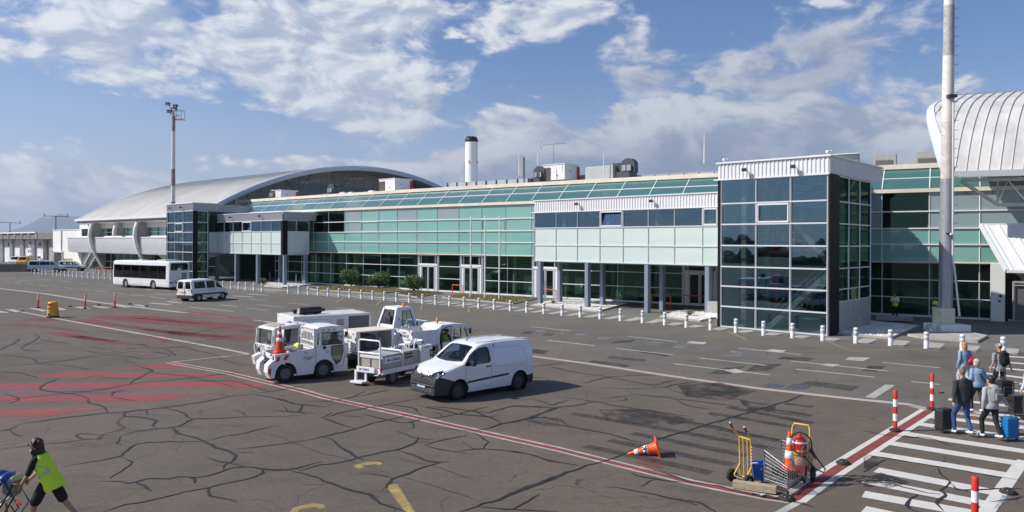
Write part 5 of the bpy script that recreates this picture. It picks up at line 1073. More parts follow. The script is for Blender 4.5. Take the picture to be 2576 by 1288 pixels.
mb=MB();mb.hexa([fH(-69,2.4,0),fH(HS-4.2,2.4,0),fH(HS-4.2,16,0),fH(-69,16,0),fH(-69,2.4,7.4),fH(HS-4.2,2.4,7.4),fH(HS-4.2,16,7.4),fH(-69,16,7.4)],M['render'])
mb.hexa([fH(-69.1,2.3,7.4),fH(HS-4.25,2.3,7.4),fH(HS-4.25,16.1,7.4),fH(-69.1,16.1,7.4),fH(-69.1,2.3,7.55),fH(HS-4.25,2.3,7.55),fH(HS-4.25,16.1,7.55),fH(-69.1,16.1,7.55)],M['frame'])
local(mb.build('wall',Bw),Bw)
mb=MB();mb.hexa([fH(-67.6,2.3,0),fH(-63,2.3,0),fH(-63,2.45,0),fH(-67.6,2.45,0),fH(-67.6,2.3,2.9),fH(-63,2.3,2.9),fH(-63,2.45,2.9),fH(-67.6,2.45,2.9)],M['dark'])
for a,b in(((-67.8,0),(-67.8,3)),((-62.8,0),(-62.8,3)),((-67.8,3),(-62.8,3))):bar(mb,fH(a[0],2.25,a[1]),fH(b[0],2.25,b[1]),.3,.2,M['frame'])
local(mb.build('garage_door',Bw),Bw)
mb=MB();mb.tube([fH(-63.6,2.3,3.2),fH(-63.6,2.3,7.3)],.12,M['grime'],8);local(mb.build('downpipe',Bw),Bw)
Bo=thing('old_office_building','old white office block with stained concrete fascia and wall air conditioners, at the left edge','building',fH(-100,5,0))
f_=lambda s,t,z:fH(s+7,t-1.8,z)
S0,S1=-140,-76.2
mb=MB()
mb.hexa([f_(S0,6,0),f_(S1,6,0),f_(S1,18,0),f_(S0,18,0),f_(S0,6,5.6),f_(S1,6,5.6),f_(S1,18,5.6),f_(S0,18,5.6)],M['oldwall'])
local(mb.build('wall',Bo),Bo)
mb=MB();mb.hexa([f_(S0,4.2,5.6),f_(S1,4.2,5.6),f_(S1,18,5.6),f_(S0,18,5.6),f_(S0,4.2,7.0),f_(S1,4.2,7.0),f_(S1,18,7.0),f_(S0,18,7.0)],mat('stained_concrete',(0.22,0.20,0.18),.9,var=.5,scale=1.2))
local(mb.build('concrete_fascia',Bo),Bo)
mb=MB();e=-86
bar(mb,f_(S0,4.0,7.05),f_(e,4.0,7.05),.3,.3,M['oldwall'])
s=e
while s>S0:bar(mb,f_(s,4.05,5.7),f_(s,4.05,7.0),.45,.25,M['oldwall']);s-=5.0
local(mb.build('fascia_frame',Bo),Bo)
for k,s in enumerate((-77,-85,-93,-101,-109,-117)):
 mb=MB();bar(mb,f_(s,5.6,0),f_(s,5.6,5.6),.8 if k%2 else .6,.7,M['concrete'] if k<2 else M['oldwall']);local(mb.build('pier',Bo),Bo)
for s,z,w_,h in((-80,4.3,2.2,1.1),(-90,4.4,1.6,.9),(-96,4.4,2.4,1.2),(-104,4.4,1.4,.8),(-112,4.3,2.2,1.2),(-90.5,1.3,2.0,1.0),(-104,1.2,2.2,1.0)):
 w2=MB();
 for p,q in(((s-w_/2,z-h/2),(s+w_/2,z-h/2)),((s-w_/2,z+h/2),(s+w_/2,z+h/2)),((s-w_/2,z-h/2),(s-w_/2,z+h/2)),((s+w_/2,z-h/2),(s+w_/2,z+h/2)),((s,z-h/2),(s,z+h/2))):bar(w2,f_(p[0],5.95,p[1]),f_(q[0],5.95,q[1]),.1,.12,M['frame'])
 o=local(w2.build('window',Bo),Bo);pane('pane',o,f_(s-w_/2,5.96,z-h/2),f_(s+w_/2,5.96,z-h/2),f_(s+w_/2,5.96,z+h/2),f_(s-w_/2,5.96,z+h/2),M['gl_cardark'])
for s,z in((-82.5,2.6),(-86.5,3.4),(-79.5,3.2)):
 d=MB();d.hexa([f_(s-1,5.8,0.1),f_(s+1,5.8,.1),f_(s+1,5.98,.1),f_(s-1,5.98,.1),f_(s-1,5.8,5),f_(s+1,5.8,5),f_(s+1,5.98,5),f_(s-1,5.98,5)],M['greybox']) if s==-82.5 else None
 if d.v:local(d.build('door',Bo),Bo)
for k,(s,z) in enumerate(((-79.3,3.0),(-79.0,2.0),(-95.2,4.1),(-95.0,2.9),(-95.4,1.6),(-88.2,.9))):
 mb=MB();p=f_(s,5.55,z);mb.box(p,(1.3,.6,.8),M['acgrey'],math.atan2(fH.A.y,fH.A.x),.04);q=f_(s-.2,5.22,z);mb.lathe([(.3,0),(.3,.03),(.05,.04)],M['greypanel'],q,14,mt=Matrix.Translation(q)@Matrix.Rotation(math.atan2(fH.N.y,fH.N.x),4,'Z')@Matrix.Rotation(-PI/2,4,'Y'))
 local(mb.build('air_conditioner',Bo),Bo)
for s,hh in((-80,3.5),(-112,2.6)):
 mb=MB();p=f_(s,6,7.0);mb.tube([p,(p[0],p[1],7+hh)],.09,M['fan'],6)
 mb.tube([(p[0]-2.6,p[1],7+hh+.1),(p[0]+2.6,p[1]+.2,7+hh-.05)],.07,M['fan'],6)
 for d in(-2.5,2.5):mb.tube([(p[0]+d,p[1],7+hh-.2),(p[0]+d,p[1],7+hh+.6)],.06,M['fan'],6)
 tag(mb.build('roof_aerial'),'dark T shaped aerial standing on the old office roof' if s==-80 else 'second T shaped aerial, cut by the left edge of the photo','aerial')
mb=MB();a,b=Vector((-89.00,122.84)),Vector((-80.71,123.91));d=(a-b).normalized();nn=Vector((-d.y,d.x));nn=nn if nn.y>0 else-nn
q=[a,b,b+nn*.35,a+nn*.35];mb.hexa([(*v,0) for v in q]+[(*v,1.3) for v in q],M['stainc'] if 'stainc' in M else M.setdefault('stainc',mat('weathered_concrete',(0.20,0.185,0.16),.9,var=.4,scale=1.5)))
tag(mb.build('retaining_wall'),'low weathered concrete wall in front of the yellow van','wall')
E0=Vector((28.7,48.0));A2=Vector((0.9135,-0.4067));D2=Vector((0.68,0.733))
V=thing('arched_hall','hall with a stained seamed roof sweeping up over the arrivals porch, behind the tall mast','building',(36,50,0))
def LV_(o):return local(o,V)
def cr_(xs,ys,t):
 for i in range(len(xs)-1):
  if t<=xs[i+1]:
   u=(t-xs[i])/(xs[i+1]-xs[i]);p0=ys[max(0,i-1)];p1=ys[i];p2=ys[i+1];p3=ys[min(len(xs)-1,i+2)]
   m1=(p2-p0)/(xs[i+1]-xs[max(0,i-1)]);m2=(p3-p1)/(xs[min(len(xs)-1,i+2)]-xs[i]);h=xs[i+1]-xs[i]
   return(2*u**3-3*u**2+1)*p1+(u**3-2*u**2+u)*h*m1+(-2*u**3+3*u**2)*p2+(u**3-u**2)*h*m2
 return ys[-1]
VT=[0,1,2,3.5,5,8,10,14,20,30];VZ=[9.9,11.5,12.84,14.2,15.1,16.1,16.6,17.0,16.6,14.0]
VS=[0,-.75,-1.3,-1.95,-2.3,-2.3,-2.1,-1.8,-1.5,-1]
ft=[0,.25,.5,.8,1.1,1.5,2,2.6,3.2,4,5,6,7,8,9.5,11,13,15,18,22,26,30]
def vz(t):return cr_(VT,VZ,t)
def vs_(t):return cr_(VT,VS,t)
def VP(s,t,dz=0.0):p=E0+A2*s+D2*t;return Vector((p.x,p.y,vz(t)+dz))
mb=MB();SP=0.62;nS=34
for k in range(-5,nS):
 a,b=k*SP,(k+1)*SP;L_,R_=[],[]
 for t in ft:
  e=vs_(t)
  if b<=e:continue
  L_.append(VP(max(a,e),t));R_.append(VP(b,t))
 if len(L_)>1:
  vs=L_+R_;n_=len(L_);mb.add(vs,[(i,i+n_,i+n_+1,i+1) for i in range(n_-1)],M['roofold'],True)
vr=LV_(mb.build('roof',V))
mb=MB()
for k in range(-4,nS):
 pts_=[VP(k*SP,t,.045) for t in ft if vs_(t)<k*SP]
 if len(pts_)>1:mb.tube(pts_,.032,M['roofseam'] if 'roofseam' in M else M.setdefault('roofseam',mat('roof_seam',(.50,.50,.48),.5,.2)),6)
o=mb.build('standing_seam',vr);o.matrix_parent_inverse=Matrix()
mb=MB();rings=[]
for t in ft[:17]:
 p=VP(vs_(t),t);q=VP(vs_(t)-.42,t-.2 if t>.2 else t);rings.append([p+Vector((0,0,.06)),q+Vector((0,0,-.12)),q+Vector((0,0,-.42)),p+Vector((0,0,-.25))])
mb.ring(rings,M['trim'],True,True,False);o=mb.build('end_trim',vr);o.matrix_parent_inverse=Matrix()
mb=MB();p0,p1=VP(-.3,0),VP(22,0);
mb.hexa([(p0.x-.05,p0.y-.15,9.62),(p1.x-.05,p1.y-.15,9.62),(p1.x+.15,p1.y+.3,9.62),(p0.x+.15,p0.y+.3,9.62),(p0.x-.12,p0.y-.2,10.0),(p1.x-.12,p1.y-.2,10.0),(p1.x+.15,p1.y+.3,10.0),(p0.x+.15,p0.y+.3,10.0)],M['frame'])
LV_(mb.build('gutter',V))
mb=MB();mb.add([VP(s,t,-.3) if t>.4 else VP(s,t,-.2) for s in(-.6,22) for t in ft[:17]],[(i,i+1,i+18,i+17) for i in range(16)],M['ceil']);LV_(mb.build('ceiling',V))
mb=MB()
def TP(s,t,z):p=E0+A2*s+D2*t;return(p.x,p.y,z)
bar(mb,TP(.3,.5,9.45),TP(22,.5,9.45),.2,.2,M['grime']);bar(mb,TP(2.0,2.2,7.9),TP(22,2.2,7.9),.22,.22,M['grime'])
bar(mb,TP(.3,.5,9.4),TP(2.0,2.2,7.9),.18,.18,M['grime'])
for k in range(12):
 s=2.0+k*1.7
 mb.tube([TP(s,2.2,7.95),TP(s+.85,.5,9.4),TP(s+1.7,2.2,7.95)],.06,M['frame'],6);mb.tube([TP(s,2.2,7.95),TP(s,2.2,9.5)],.05,M['grime'],6)
LV_(mb.build('roof_truss',V))
mb=MB()
ca,cb_,cc_,cd_=Vector((31.9,50.4,6.58)),Vector((43.0,45.4,6.52)),Vector((42.2,41.5,3.55)),Vector((31.1,46.5,3.57))
up_=(cb_-ca).cross(cd_-ca).normalized();up_=up_ if up_.z>0 else-up_
mb.hexa([cd_,cc_,cb_,ca,cd_+up_*.08,cc_+up_*.08,cb_+up_*.08,ca+up_*.08],M['corr'])
for k in range(18):
 u=(k+.5)/18;bar(mb,ca.lerp(cb_,u)+up_*.11,cd_.lerp(cc_,u)+up_*.11,.07,.09,M['frame'])
bar(mb,ca+up_*.05,cd_+up_*.05,.26,.16,M['frame']);bar(mb,ca+up_*.06,cb_+up_*.06,.18,.2,M['frame']);bar(mb,cd_+up_*.03,cc_+up_*.03,.18,.16,M['frame'])
LV_(mb.build('porch_canopy',V))
mb=MB();mb.tube([(34.9,49.6,6.4),(34.9,49.6,7.6)],.05,M['black'],6);mb.box((34.9,49.5,7.5),(.3,.25,.25),M['steel']);mb.tube([(34.7,49.5,6.55),(35.5,49.1,6.55)],.09,M['grime'],8)
LV_(mb.build('porch_lamp',V))
mb=MB()
for p,q in(((33.05,51.0),(33.75,50.6)),):
 mb.hexa([(p[0],p[1],0),(q[0],q[1],0),(q[0]+.2,q[1]+.4,0),(p[0]+.2,p[1]+.4,0),(p[0],p[1],3.95),(q[0],q[1],3.95),(q[0]+.2,q[1]+.4,3.95),(p[0]+.2,p[1]+.4,3.95)],M['frame'])
mb.box((33.5,50.70,1.75),(.16,.05,.16),M['black'],R(-30));mb.box((33.45,50.72,1.4),(.16,.05,.10),M['black'],R(-30))
LV_(mb.build('pier',V))
mb=MB();mb.quad((34.0,51.2,0),(44,46.0,0),(44,46.0,4),(34.0,51.2,4),M['dark']);mb.quad((34.0,51.2,4),(44,46.0,4),(46,49,4),(36,54,4),M['dark'])  # dark sheets close the porch opening, its gloom put into their colour
LV_(mb.build('wall',V))
mb=MB()
for x,y in((34.35,50.6),(35.9,49.8),(37.4,49.0)):bar(mb,(x,y,0),(x,y,2.75),.12,.12,M['greybox'])
bar(mb,(34.3,50.6,2.72),(37.4,49.0,2.72),.14,.14,M['greybox']);bar(mb,(34.3,50.6,2.5),(37.4,49.0,2.5),.05,.1,M['alu'])
mb.quad((34.4,50.65,.1),(35.8,49.9,.1),(35.8,49.9,2.6),(34.4,50.65,2.6),M['greypanel'])
LV_(mb.build('door',V))
sg=thing('arrivals_sign','dark sign board with white capital letters under the porch at the right edge','sign',(34.2,47.1,3.05))
mb=MB();mb.box((34.2,47.1,3.05),(2.6,.10,.62),mat('sign_dark',(.015,.016,.03),.4),0);local(mb.build('board',sg),sg)
local(text('lettering','ARRIVÉES',.46,M['reflect'],(33.3,47.04,3.05),(1,0,0),(0,0,1),None,bold=.012,align='LEFT'),sg).parent=sg
ang0=math.atan2(-0.676,0.737)
def ac_unit(x,y,z,w,d,h,label,purple=False):
 o=thing('roof_air_conditioner',label,'air conditioner',(x,y,z),ang0)
 mb=MB();mb.box((-w/2,d/2,h/2+.1),(w,d,h-.1),M['acgrey'],0,.04);mb.box((-w/2,d/2,.06),(w-.2,d-.2,.12),M['black'])
 mb.box((-w/2,d/2-.02,h+.08),(w+.12,d+.1,.08),M['acgrey'],0,.02)
 mb.build('casing',o)
 mb=MB();mb.box((-w*.80,-.03,h/2),(w*.34,.06,h*.74),M['acdark'])
 for k in range(8):mb.box((-w*.80,-.07,h*(.17+.092*k)),(w*.34,.04,.03),M['greypanel'])
 mb.build('louvre',o)
 mb=MB();mb.box((.05,d-.2,h/2),(.10,.35,h*.85),M['taillight']);mb.build('end_panel',o)
 mb=MB();mb.box((.03,d*.35,h*.62),(.05,.12,.12),M['black']);mb.box((-w*.32,-.03,h*.35),(.1,.05,.1),M['black']);mb.build('handle',o)
 if purple:
  mb=MB();mb.box((-w*.38,-.03,h/2+.05),(w*.27,.05,h*.9),M['purple']);mb.box((-w*.38,-.06,h*.45),(w*.22,.04,h*.45),M['greypanel']);mb.build('panel',o)
 return o
ac_unit(5.35,75.5,11.6,3.0,2.4,1.7,'large white roof air conditioner with brown louvre, above the larger gallery')
ac_unit(-14.6,92,11.55,3.2,2.8,1.6,'white and purple roof air conditioner in front of the arched gable')
ac_unit(-34.4,110,11.4,2.6,2.9,1.5,'small white roof air conditioner beside the left end of the gable')
def roof_fan(x,y,z,s,label):
 o=thing('roof_fan',label,'ventilator',(x,y,z),ang0,'roof ventilators')
 mb=MB();n=12;mb.box((0,0,.2*s),(1.1*s,1.0*s,.4*s),M['fan'])
 prof=[(-.62*s,.35*s),(-.62*s,.95*s)]+[(-.62*s*math.cos(PI*k/n),.95*s+.5*s*math.sin(PI*k/n)) for k in range(1,n)]+[(.62*s,.95*s),(.62*s,.35*s)]
 mb.prism(prof,(.1*s,.55*s),M['fan']);mb.build('hood',o)
 mb=MB();mb.box((-.22*s,-.0,.72*s),(.34*s,.22,.42*s),M['steel']);mb.box((.22*s,-.0,.72*s),(.34*s,.22,.42*s),M['steel']);mb.build('duct',o)
for p,s,lb in(((2.7,77.5,11.5),1.25,'dark domed roof ventilator left of the large white air conditioner'),((10.9,70.5,11.5),1.3,'dark domed roof ventilator right of the large white air conditioner'),((-24.9,101.0,11.4),1.25,'dark domed roof ventilator in the middle of the left roof edge'),((-36.3,111.5,11.4),1.25,'dark domed roof ventilator beside the small white air conditioner')):
 roof_fan(*p,s,lb)
for k,(x,y,w_) in enumerate(((-22.6,99.2,1.2),(-21.4,98.6,.8),(-18.1,95.6,1.0))):
 mb=MB();mb.box((x,y,11.62),(w_,.7,.5),M['acgrey'],ang0,.05);mb.box((x,y,11.9),(w_*.8,.5,.12),M['steel'],ang0)
 tag(mb.build('vent_box'),['low white vent box right of the middle ventilator','smaller white vent box beside the low one','white vent box left of the purple air conditioner'][k],'vent')
mb=MB();mb.box((9.2,74.6,12.2),(3.4,1.6,1.5),M['galv'],ang0,.04)
mb.prism([(0,11.6),(1.3,11.6),(1.3,12.6),(.6,13.2),(0,13.2)],(0,1.8),M['fan'],Matrix.Translation((10.0,73.6,0))@Matrix.Rotation(ang0,4,'Z'))
tag(mb.build('roof_duct'),'grey metal duct housing with an angled hood beside the large air conditioner','duct')
sc=thing('roof_screen','long low screen of grey metal panels along the concourse roof','screen',(0,80,11.3))
prev=None;px0=KN[9];pts_=[]
for i in range(11,27):pts_.append(fp(i)+fn(i)*8.2)
mb2=MB()
for i in range(len(pts_)-1):
 for h in(0,.5):
  a,b=pts_[i].lerp(pts_[i+1],h),pts_[i].lerp(pts_[i+1],h+.5)
  mb=MB();hi=12.42 if not(8<=i<12) else 12.1;c=(a+b)/2
  mb.hexa([(a.x,a.y,11.3),(b.x,b.y,11.3),(b.x+.06,b.y+.07,11.3),(a.x+.06,a.y+.07,11.3),(a.x,a.y,hi),(b.x,b.y,hi),(b.x+.06,b.y+.07,hi),(a.x+.06,a.y+.07,hi)],M['galv'])
  local(mb.build('panel',sc),sc);bar(mb2,(a.x-.05,a.y-.05,11.3),(a.x-.05,a.y-.05,hi+.04),.09,.09,M['fan'] if i<8 else M['frame'])
local(mb2.build('post',sc),sc)
ch=thing('boiler_chimney','thick white chimney with a black crown behind the concourse roof','chimney',(-6.1,110,0))
mb=MB();mb.lathe([(.92,11),(.92,20.2)],M['white'],(0,0,0),28);mb.build('stack',ch)
mb=MB();mb.lathe([(.95,20.2),(.98,20.5),(.9,20.75)],M['black'],(0,0,0),28)
for k in range(6):mb.lathe([(.25,20.6),(.25,21.0)],M['black'],(.55*math.cos(k),.55*math.sin(k),0),10)
mb.build('crown',ch)
mb=MB()
for a in(-1.9,-.4,2.9):mb.box((1.0*math.cos(a),1.0*math.sin(a),17.2),(.16,.16,.3),M['yellow'],a)
mb.tube([(-1.0,-.2,11),(-1.05,-.2,17)],.04,M['steel'],6);mb.build('bracket',ch)
an=thing('cell_antenna','white panel antenna on a steel pole at the roof edge','antenna',(1.2,77.2,11.3))
mb=MB();mb.tube([(0,0,0),(0,0,2.9)],.09,M['steel'],8);mb.tube([(0.12,.2,.2),(0.12,.2,2.9)],.03,M['steel'],6);mb.build('pole',an)
mb=MB();mb.box((-.32,-.1,2.05),(.48,.2,2.2),M['white'],0,.05);mb.build('panel',an)
ya=thing('tv_aerial','thin comb shaped television aerial above the large air conditioner','aerial',(4.2,75.6,13.3))
mb=MB();mb.tube([(0,0,0),(0,0,1.9)],.03,M['steel'],6);mb.tube([(-1.2,.2,1.95),(1.3,-.2,2.15)],.025,M['steel'],6)
for k in range(8):x=-.7+.26*k;mb.tube([(x,.1-.05*k-.3,2.0+.02*k),(x,.1-.05*k+.3,2.0+.02*k)],.012,M['steel'],5)
mb.tube([(-1.2,.2,1.5),(-1.35,.2,1.95),(-1.2,.2,2.4)],.03,M['steel'],5);mb.build('boom',ya)
for k,(x,y,z0,z1) in enumerate(((9.0,73.0,11.4,14.2),(16.6,64.0,12.2,14.9),(2.6,76.0,13.2,14.7))):
 mb=MB();mb.tube([(x,y,z0),(x,y,lerp(z0,z1,.55)),(x,y,z1)],[.06,.05,.02],M['white'],6)
 tag(mb.build('whip_aerial'),['thin white whip aerial between the air conditioner and the right ventilator','thin whip aerial near the large stair tower','thin whip aerial on the large air conditioner'][k],'aerial')
for k,(px_c,X,Y) in enumerate(((0,29.5,58.5),(1,32.0,57.0))):
 o=thing('cooling_box',['square grey roof cooling box nearer the stair tower','square grey roof cooling box nearer the mast'][k],'cooling unit',(X,Y,11.35),R(-30),'roof cooling boxes')
 mb=MB();mb.box((0,0,.5),(1.6,1.5,1.0),M['greybox'],0,.03);mb.build('casing',o)
 mb=MB();mb.box((-.05,-.77,.28),(1.2,.06,.42),M['greypanel']);mb.build('opening',o)
mb=MB();mb.box((25.2,57.5,11.75),(3.2,1.2,.7),M['galv'],R(-30),.03);mb.box((25.0,57.3,12.15),(3.4,1.3,.06),M['frame'],R(-30));tag(mb.build('roof_duct'),'flat metal roof duct just right of the large stair tower','duct')
class Body:
 """Thin painted shell lofted along x (forward), later cut open for windows and wheel arches."""
 def __init__(s,prof,z0,W,zb,tum,re,camber,stations,front=(0.35,0.16),rear=(0.25,0.08),m=None):
  s.prof,s.z0,s.W,s.zb,s.tum,s.re,s.cam=prof,z0,W,zb,tum,re,camber
  s.xf,s.xr=prof[0][0],prof[-1][0];s.fr,s.rr=front,rear;s.m=m
  s.zmax=max(p[1] for p in prof)
  xs=sorted(set([round(p[0],3) for p in prof]+stations),reverse=True);s.xs=xs
  bm=s.bm_=bmesh.new();rings=[]
  for x in xs:rings.append([bm.verts.new((x,y,z)) for y,z in s.section(x)])
  n=len(rings[0])
  for i in range(len(rings)-1):
   for j in range(n-1):bm.faces.new((rings[i][j],rings[i][j+1],rings[i+1][j+1],rings[i+1][j]))
  for r,f in((rings[0],False),(rings[-1],True)):
   for j in range((n-1)//2):
    q=(r[j],r[j+1],r[n-2-j],r[n-1-j]);q=q[:3] if q[1] is q[2] else q
    if len(set(q))==len(q):bm.faces.new(q if f else q[::-1])
  bmesh.ops.remove_doubles(bm,verts=bm.verts[:],dist=0.0004)
  bmesh.ops.recalc_face_normals(bm,faces=bm.faces[:])
  s.lay=bm.faces.layers.int.new('slot')
 def zt(s,x):
  p=s.prof
  for i in range(len(p)-1):
   if x>=p[i+1][0]:
    u=(p[i][0]-x)/max(1e-6,p[i][0]-p[i+1][0]);return lerp(p[i][1],p[i+1][1],u)
  return p[-1][1]
 def plan(s,x):
  w=1.0
  d=s.xf-x
  if d<s.fr[0]:w-=s.fr[1]*(1-d/s.fr[0])**2
  d=x-s.xr
  if d<s.rr[0]:w-=s.rr[1]*(1-d/s.rr[0])**2
  return w
 def side(s,x,z):
  w=s.W/2*s.plan(x)
  if z<s.z0+.2:w-=0.05*((s.z0+.2-z)/.2)**2
  if z>s.zb:w-=s.tum*((z-s.zb)/(s.zmax-s.zb))**1.25
  return w
 def section(s,x):
  zt=s.zt(x);re=min(s.re,(zt-s.z0)*.4);zs=zt-re;half=[]
  for k in range(11):z=lerp(s.z0,zs,k/10);half.append((s.side(x,z),z))
  wy=s.side(x,zs)
  for k in range(1,6):
   a=PI/2*k/6;half.append((wy-re*1.1*(1-math.cos(a)),zs+re*math.sin(a)-s.cam*.6*(k/6)))
  w2=wy-re*1.1
  for k in range(0,6):u=1-k/5;half.append((w2*u,zt-s.cam*u*u))
  return half+[(-y,z) for y,z in half[-2::-1]]
 def top(s,x,y):
  re=min(s.re,(s.zt(x)-s.z0)*.4);w2=s.side(x,s.zt(x)-re)-re*1.1
  return s.zt(x)-s.cam*min(1,abs(y)/max(.01,w2))**2
 def bisect(s,co,no,cond):
  bm=s.bm_;fs=[f for f in bm.faces if cond(f)]
  g=list({e for f in fs for e in f.edges})+list({v for f in fs for v in f.verts})+fs
  bmesh.ops.bisect_plane(bm,geom=g,dist=1e-5,plane_co=co,plane_no=no)
 def cut(s,poly,axis,cond,keep=True,mark=None):
  """poly in the plane across `axis` ('y': (x, z); 'x': (y, z)). Returns the cut-out as vertex/face lists."""
  bm=s.bm_;n=len(poly);area=sum(poly[i][0]*poly[(i+1)%n][1]-poly[(i+1)%n][0]*poly[i][1] for i in range(n))
  if area<0:poly=poly[::-1]
  def c3(p):return Vector((p[0],0,p[1])) if axis=='y' else Vector((0,p[0],p[1]))
  lo=[min(p[k] for p in poly)-.02 for k in(0,1)];hi=[max(p[k] for p in poly)+.02 for k in(0,1)]
  def near(f):
   if not cond(f):return False
   k0=0 if axis=='y' else 1
   a=[v.co[k0] for v in f.verts];b=[v.co.z for v in f.verts]
   return max(a)>lo[0] and min(a)<hi[0] and max(b)>lo[1] and min(b)<hi[1]
  for i in range(n):
   p,q=poly[i],poly[(i+1)%n];d=(q[0]-p[0],q[1]-p[1])
   s.bisect(c3(p),c3((d[1],-d[0])).normalized(),near)
  def ins(f):
   c=f.calc_center_median();u=(c.x if axis=='y' else c.y,c.z)
   return all((poly[(i+1)%n][0]-poly[i][0])*(u[1]-poly[i][1])-(poly[(i+1)%n][1]-poly[i][1])*(u[0]-poly[i][0])>=-1e-6 for i in range(n))
  hit=[f for f in bm.faces if near(f) and ins(f)]
  if mark is not None:
   for f in hit:f[s.lay]=mark
   return None
  bm.normal_update();idx={};vs=[];fs=[]
  for f in hit:
   for v in f.verts:
    if v not in idx:idx[v]=len(vs);vs.append((v.co.copy(),v.normal.copy()))
   fs.append(tuple(idx[v] for v in f.verts))
  cnt={}
  for f in hit:
   for e in f.edges:cnt[e]=cnt.get(e,0)+1
  rim=[(e.verts[0].co.copy(),e.verts[1].co.copy()) for e,c in cnt.items() if c==1]
  bmesh.ops.delete(bm,geom=hit,context='FACES')
  return vs,fs,rim
 def finish(s,name,parent,mats,inner=None):
  bm=s.bm_;bmesh.ops.recalc_face_normals(bm,faces=bm.faces[:]);bm.normal_update()
  mb=MB();bm.verts.index_update();vs=[v.co.copy() for v in bm.verts]
  for k,m in enumerate(mats):
   fs=[tuple(v.index for v in f.verts) for f in bm.faces if f[s.lay]==k]
   if fs:
    used=sorted({i for f in fs for i in f});mp={u:i for i,u in enumerate(used)}
    mb.add([vs[u] for u in used],[tuple(mp[i] for i in f) for f in fs],m,True)
  if inner:
   iv=[v.co-v.normal*0.03 for v in bm.verts];mb.add(iv,[tuple(v.index for v in f.verts)[::-1] for f in bm.faces],inner,True)
  bm.free();o=mb.build(name,parent)
  me=o.data
  try:me.set_sharp_from_angle(angle=R(38))
  except Exception:pass
  return o
def glaze(cutout,name,parent,m,inset=.012,rim_r=.012,rim_m=None,glass_parent=None):
 vs,fs,rim=cutout
 if not fs:return None
 mb=MB();a=[v-n*inset for v,n in vs];mb.add(a,fs,m,True)
 o=mb.build(name,parent)
 if rim_r:
  r=MB()
  for p,q in rim:
   if(p-q).length>1e-4:r.tube([p,q],rim_r,rim_m or M['black'],5,False)
  r.build('gasket',o)
 return o
def circle_poly(cx,cz,r,n=16,flat=None):
 pts=[(cx+r*math.cos(2*PI*k/n),cz+r*math.sin(2*PI*k/n)) for k in range(n)]
 return pts if flat is None else[(x,max(z,flat)) for x,z in pts]
def wheel(parent,x,y,r,w,side,rim_m,hub=True,name='wheel'):
 """tyre and rim; side=+1 outer face towards +y"""
 T_=Matrix.Translation((x,y,r))@Matrix.Rotation(-PI/2*side,4,'X')
 mb=MB();mb.lathe([(r*.60,-w/2),(r*.9,-w/2),(r,-w*.32),(r,w*.32),(r*.93,w*.47),(r*.66,w/2),(r*.60,w*.40),(r*.58,0)],M['rubber'],n=28,mt=T_)
 o=mb.build('tyre' if False else name,parent)
 mb=MB();mb.lathe([(r*.61,w*.36),(r*.56,w*.40),(r*.50,w*.22),(r*.26,w*.26),(r*.20,w*.36),(0.001,w*.37)],rim_m,n=24,mt=T_)
 for k in range(5):
  a=2*PI*k/5;mb.lathe([(.018,w*.27),(.018,w*.33),(.001,w*.34)],M['black'],n=6,mt=T_@Matrix.Translation((r*.38*math.cos(a),r*.38*math.sin(a),0)))
 mb.build('rim',o);return o
def liner(mb,x,side_y,r,side,m=None):
 T_=Matrix.Translation((x,side_y,0))@Matrix.Rotation(-PI/2*side,4,'X')
def mirror_(parent,x,y,z,side,m=None):
 mb=MB();mb.box((x,y+side*.12,z),(.12,.24,.18),m or M['black'],0,.04);mb.tube([(x+.02,y-side*.02,z-.05),(x,y+side*.06,z-.04)],.03,M['black'],6)
 return mb.build('wing_mirror',parent)
def seat_(mb,x,y,z,m=None):
 m=m or M['seat']
 mb.box((x,y,z),(.5,.5,.16),m,0,.05);mb.box((x-.26,y,z+.36),(.16,.48,.66),m,0,.05,('Y',R(-8)));mb.box((x-.33,y,z+.78),(.1,.26,.2),m,0,.04)
def sidecond(s):return lambda f:f.normal.y*s>.35
def belt_strip(b,pts_,side,h,m,mb,out=.012):
 for i in range(len(pts_)-1):
  (x0,z0),(x1,z1)=pts_[i],pts_[i+1]
  def P_(x,z,o):return Vector((x,side*(b.side(x,z)+o),z))
  mb.hexa([P_(x0,z0-h/2,-.01),P_(x1,z1-h/2,-.01),P_(x1,z1-h/2,out),P_(x0,z0-h/2,out),P_(x0,z0+h/2,-.01),P_(x1,z1+h/2,-.01),P_(x1,z1+h/2,out),P_(x0,z0+h/2,out)],m)
def groove(b,pts_,side,mb,w=.010):
 prev=None
 for i in range(len(pts_)-1):
  (x0,z0),(x1,z1)=pts_[i],pts_[i+1];n=6
  for k in range(n):
   a=(lerp(x0,x1,k/n),lerp(z0,z1,k/n));c=(lerp(x0,x1,(k+1)/n),lerp(z0,z1,(k+1)/n))
   mb.tube([(a[0],side*(b.side(*a)+.000),a[1]),(c[0],side*(b.side(*c)+.000),c[1])],w/2,M['inkgrey'],4,False)
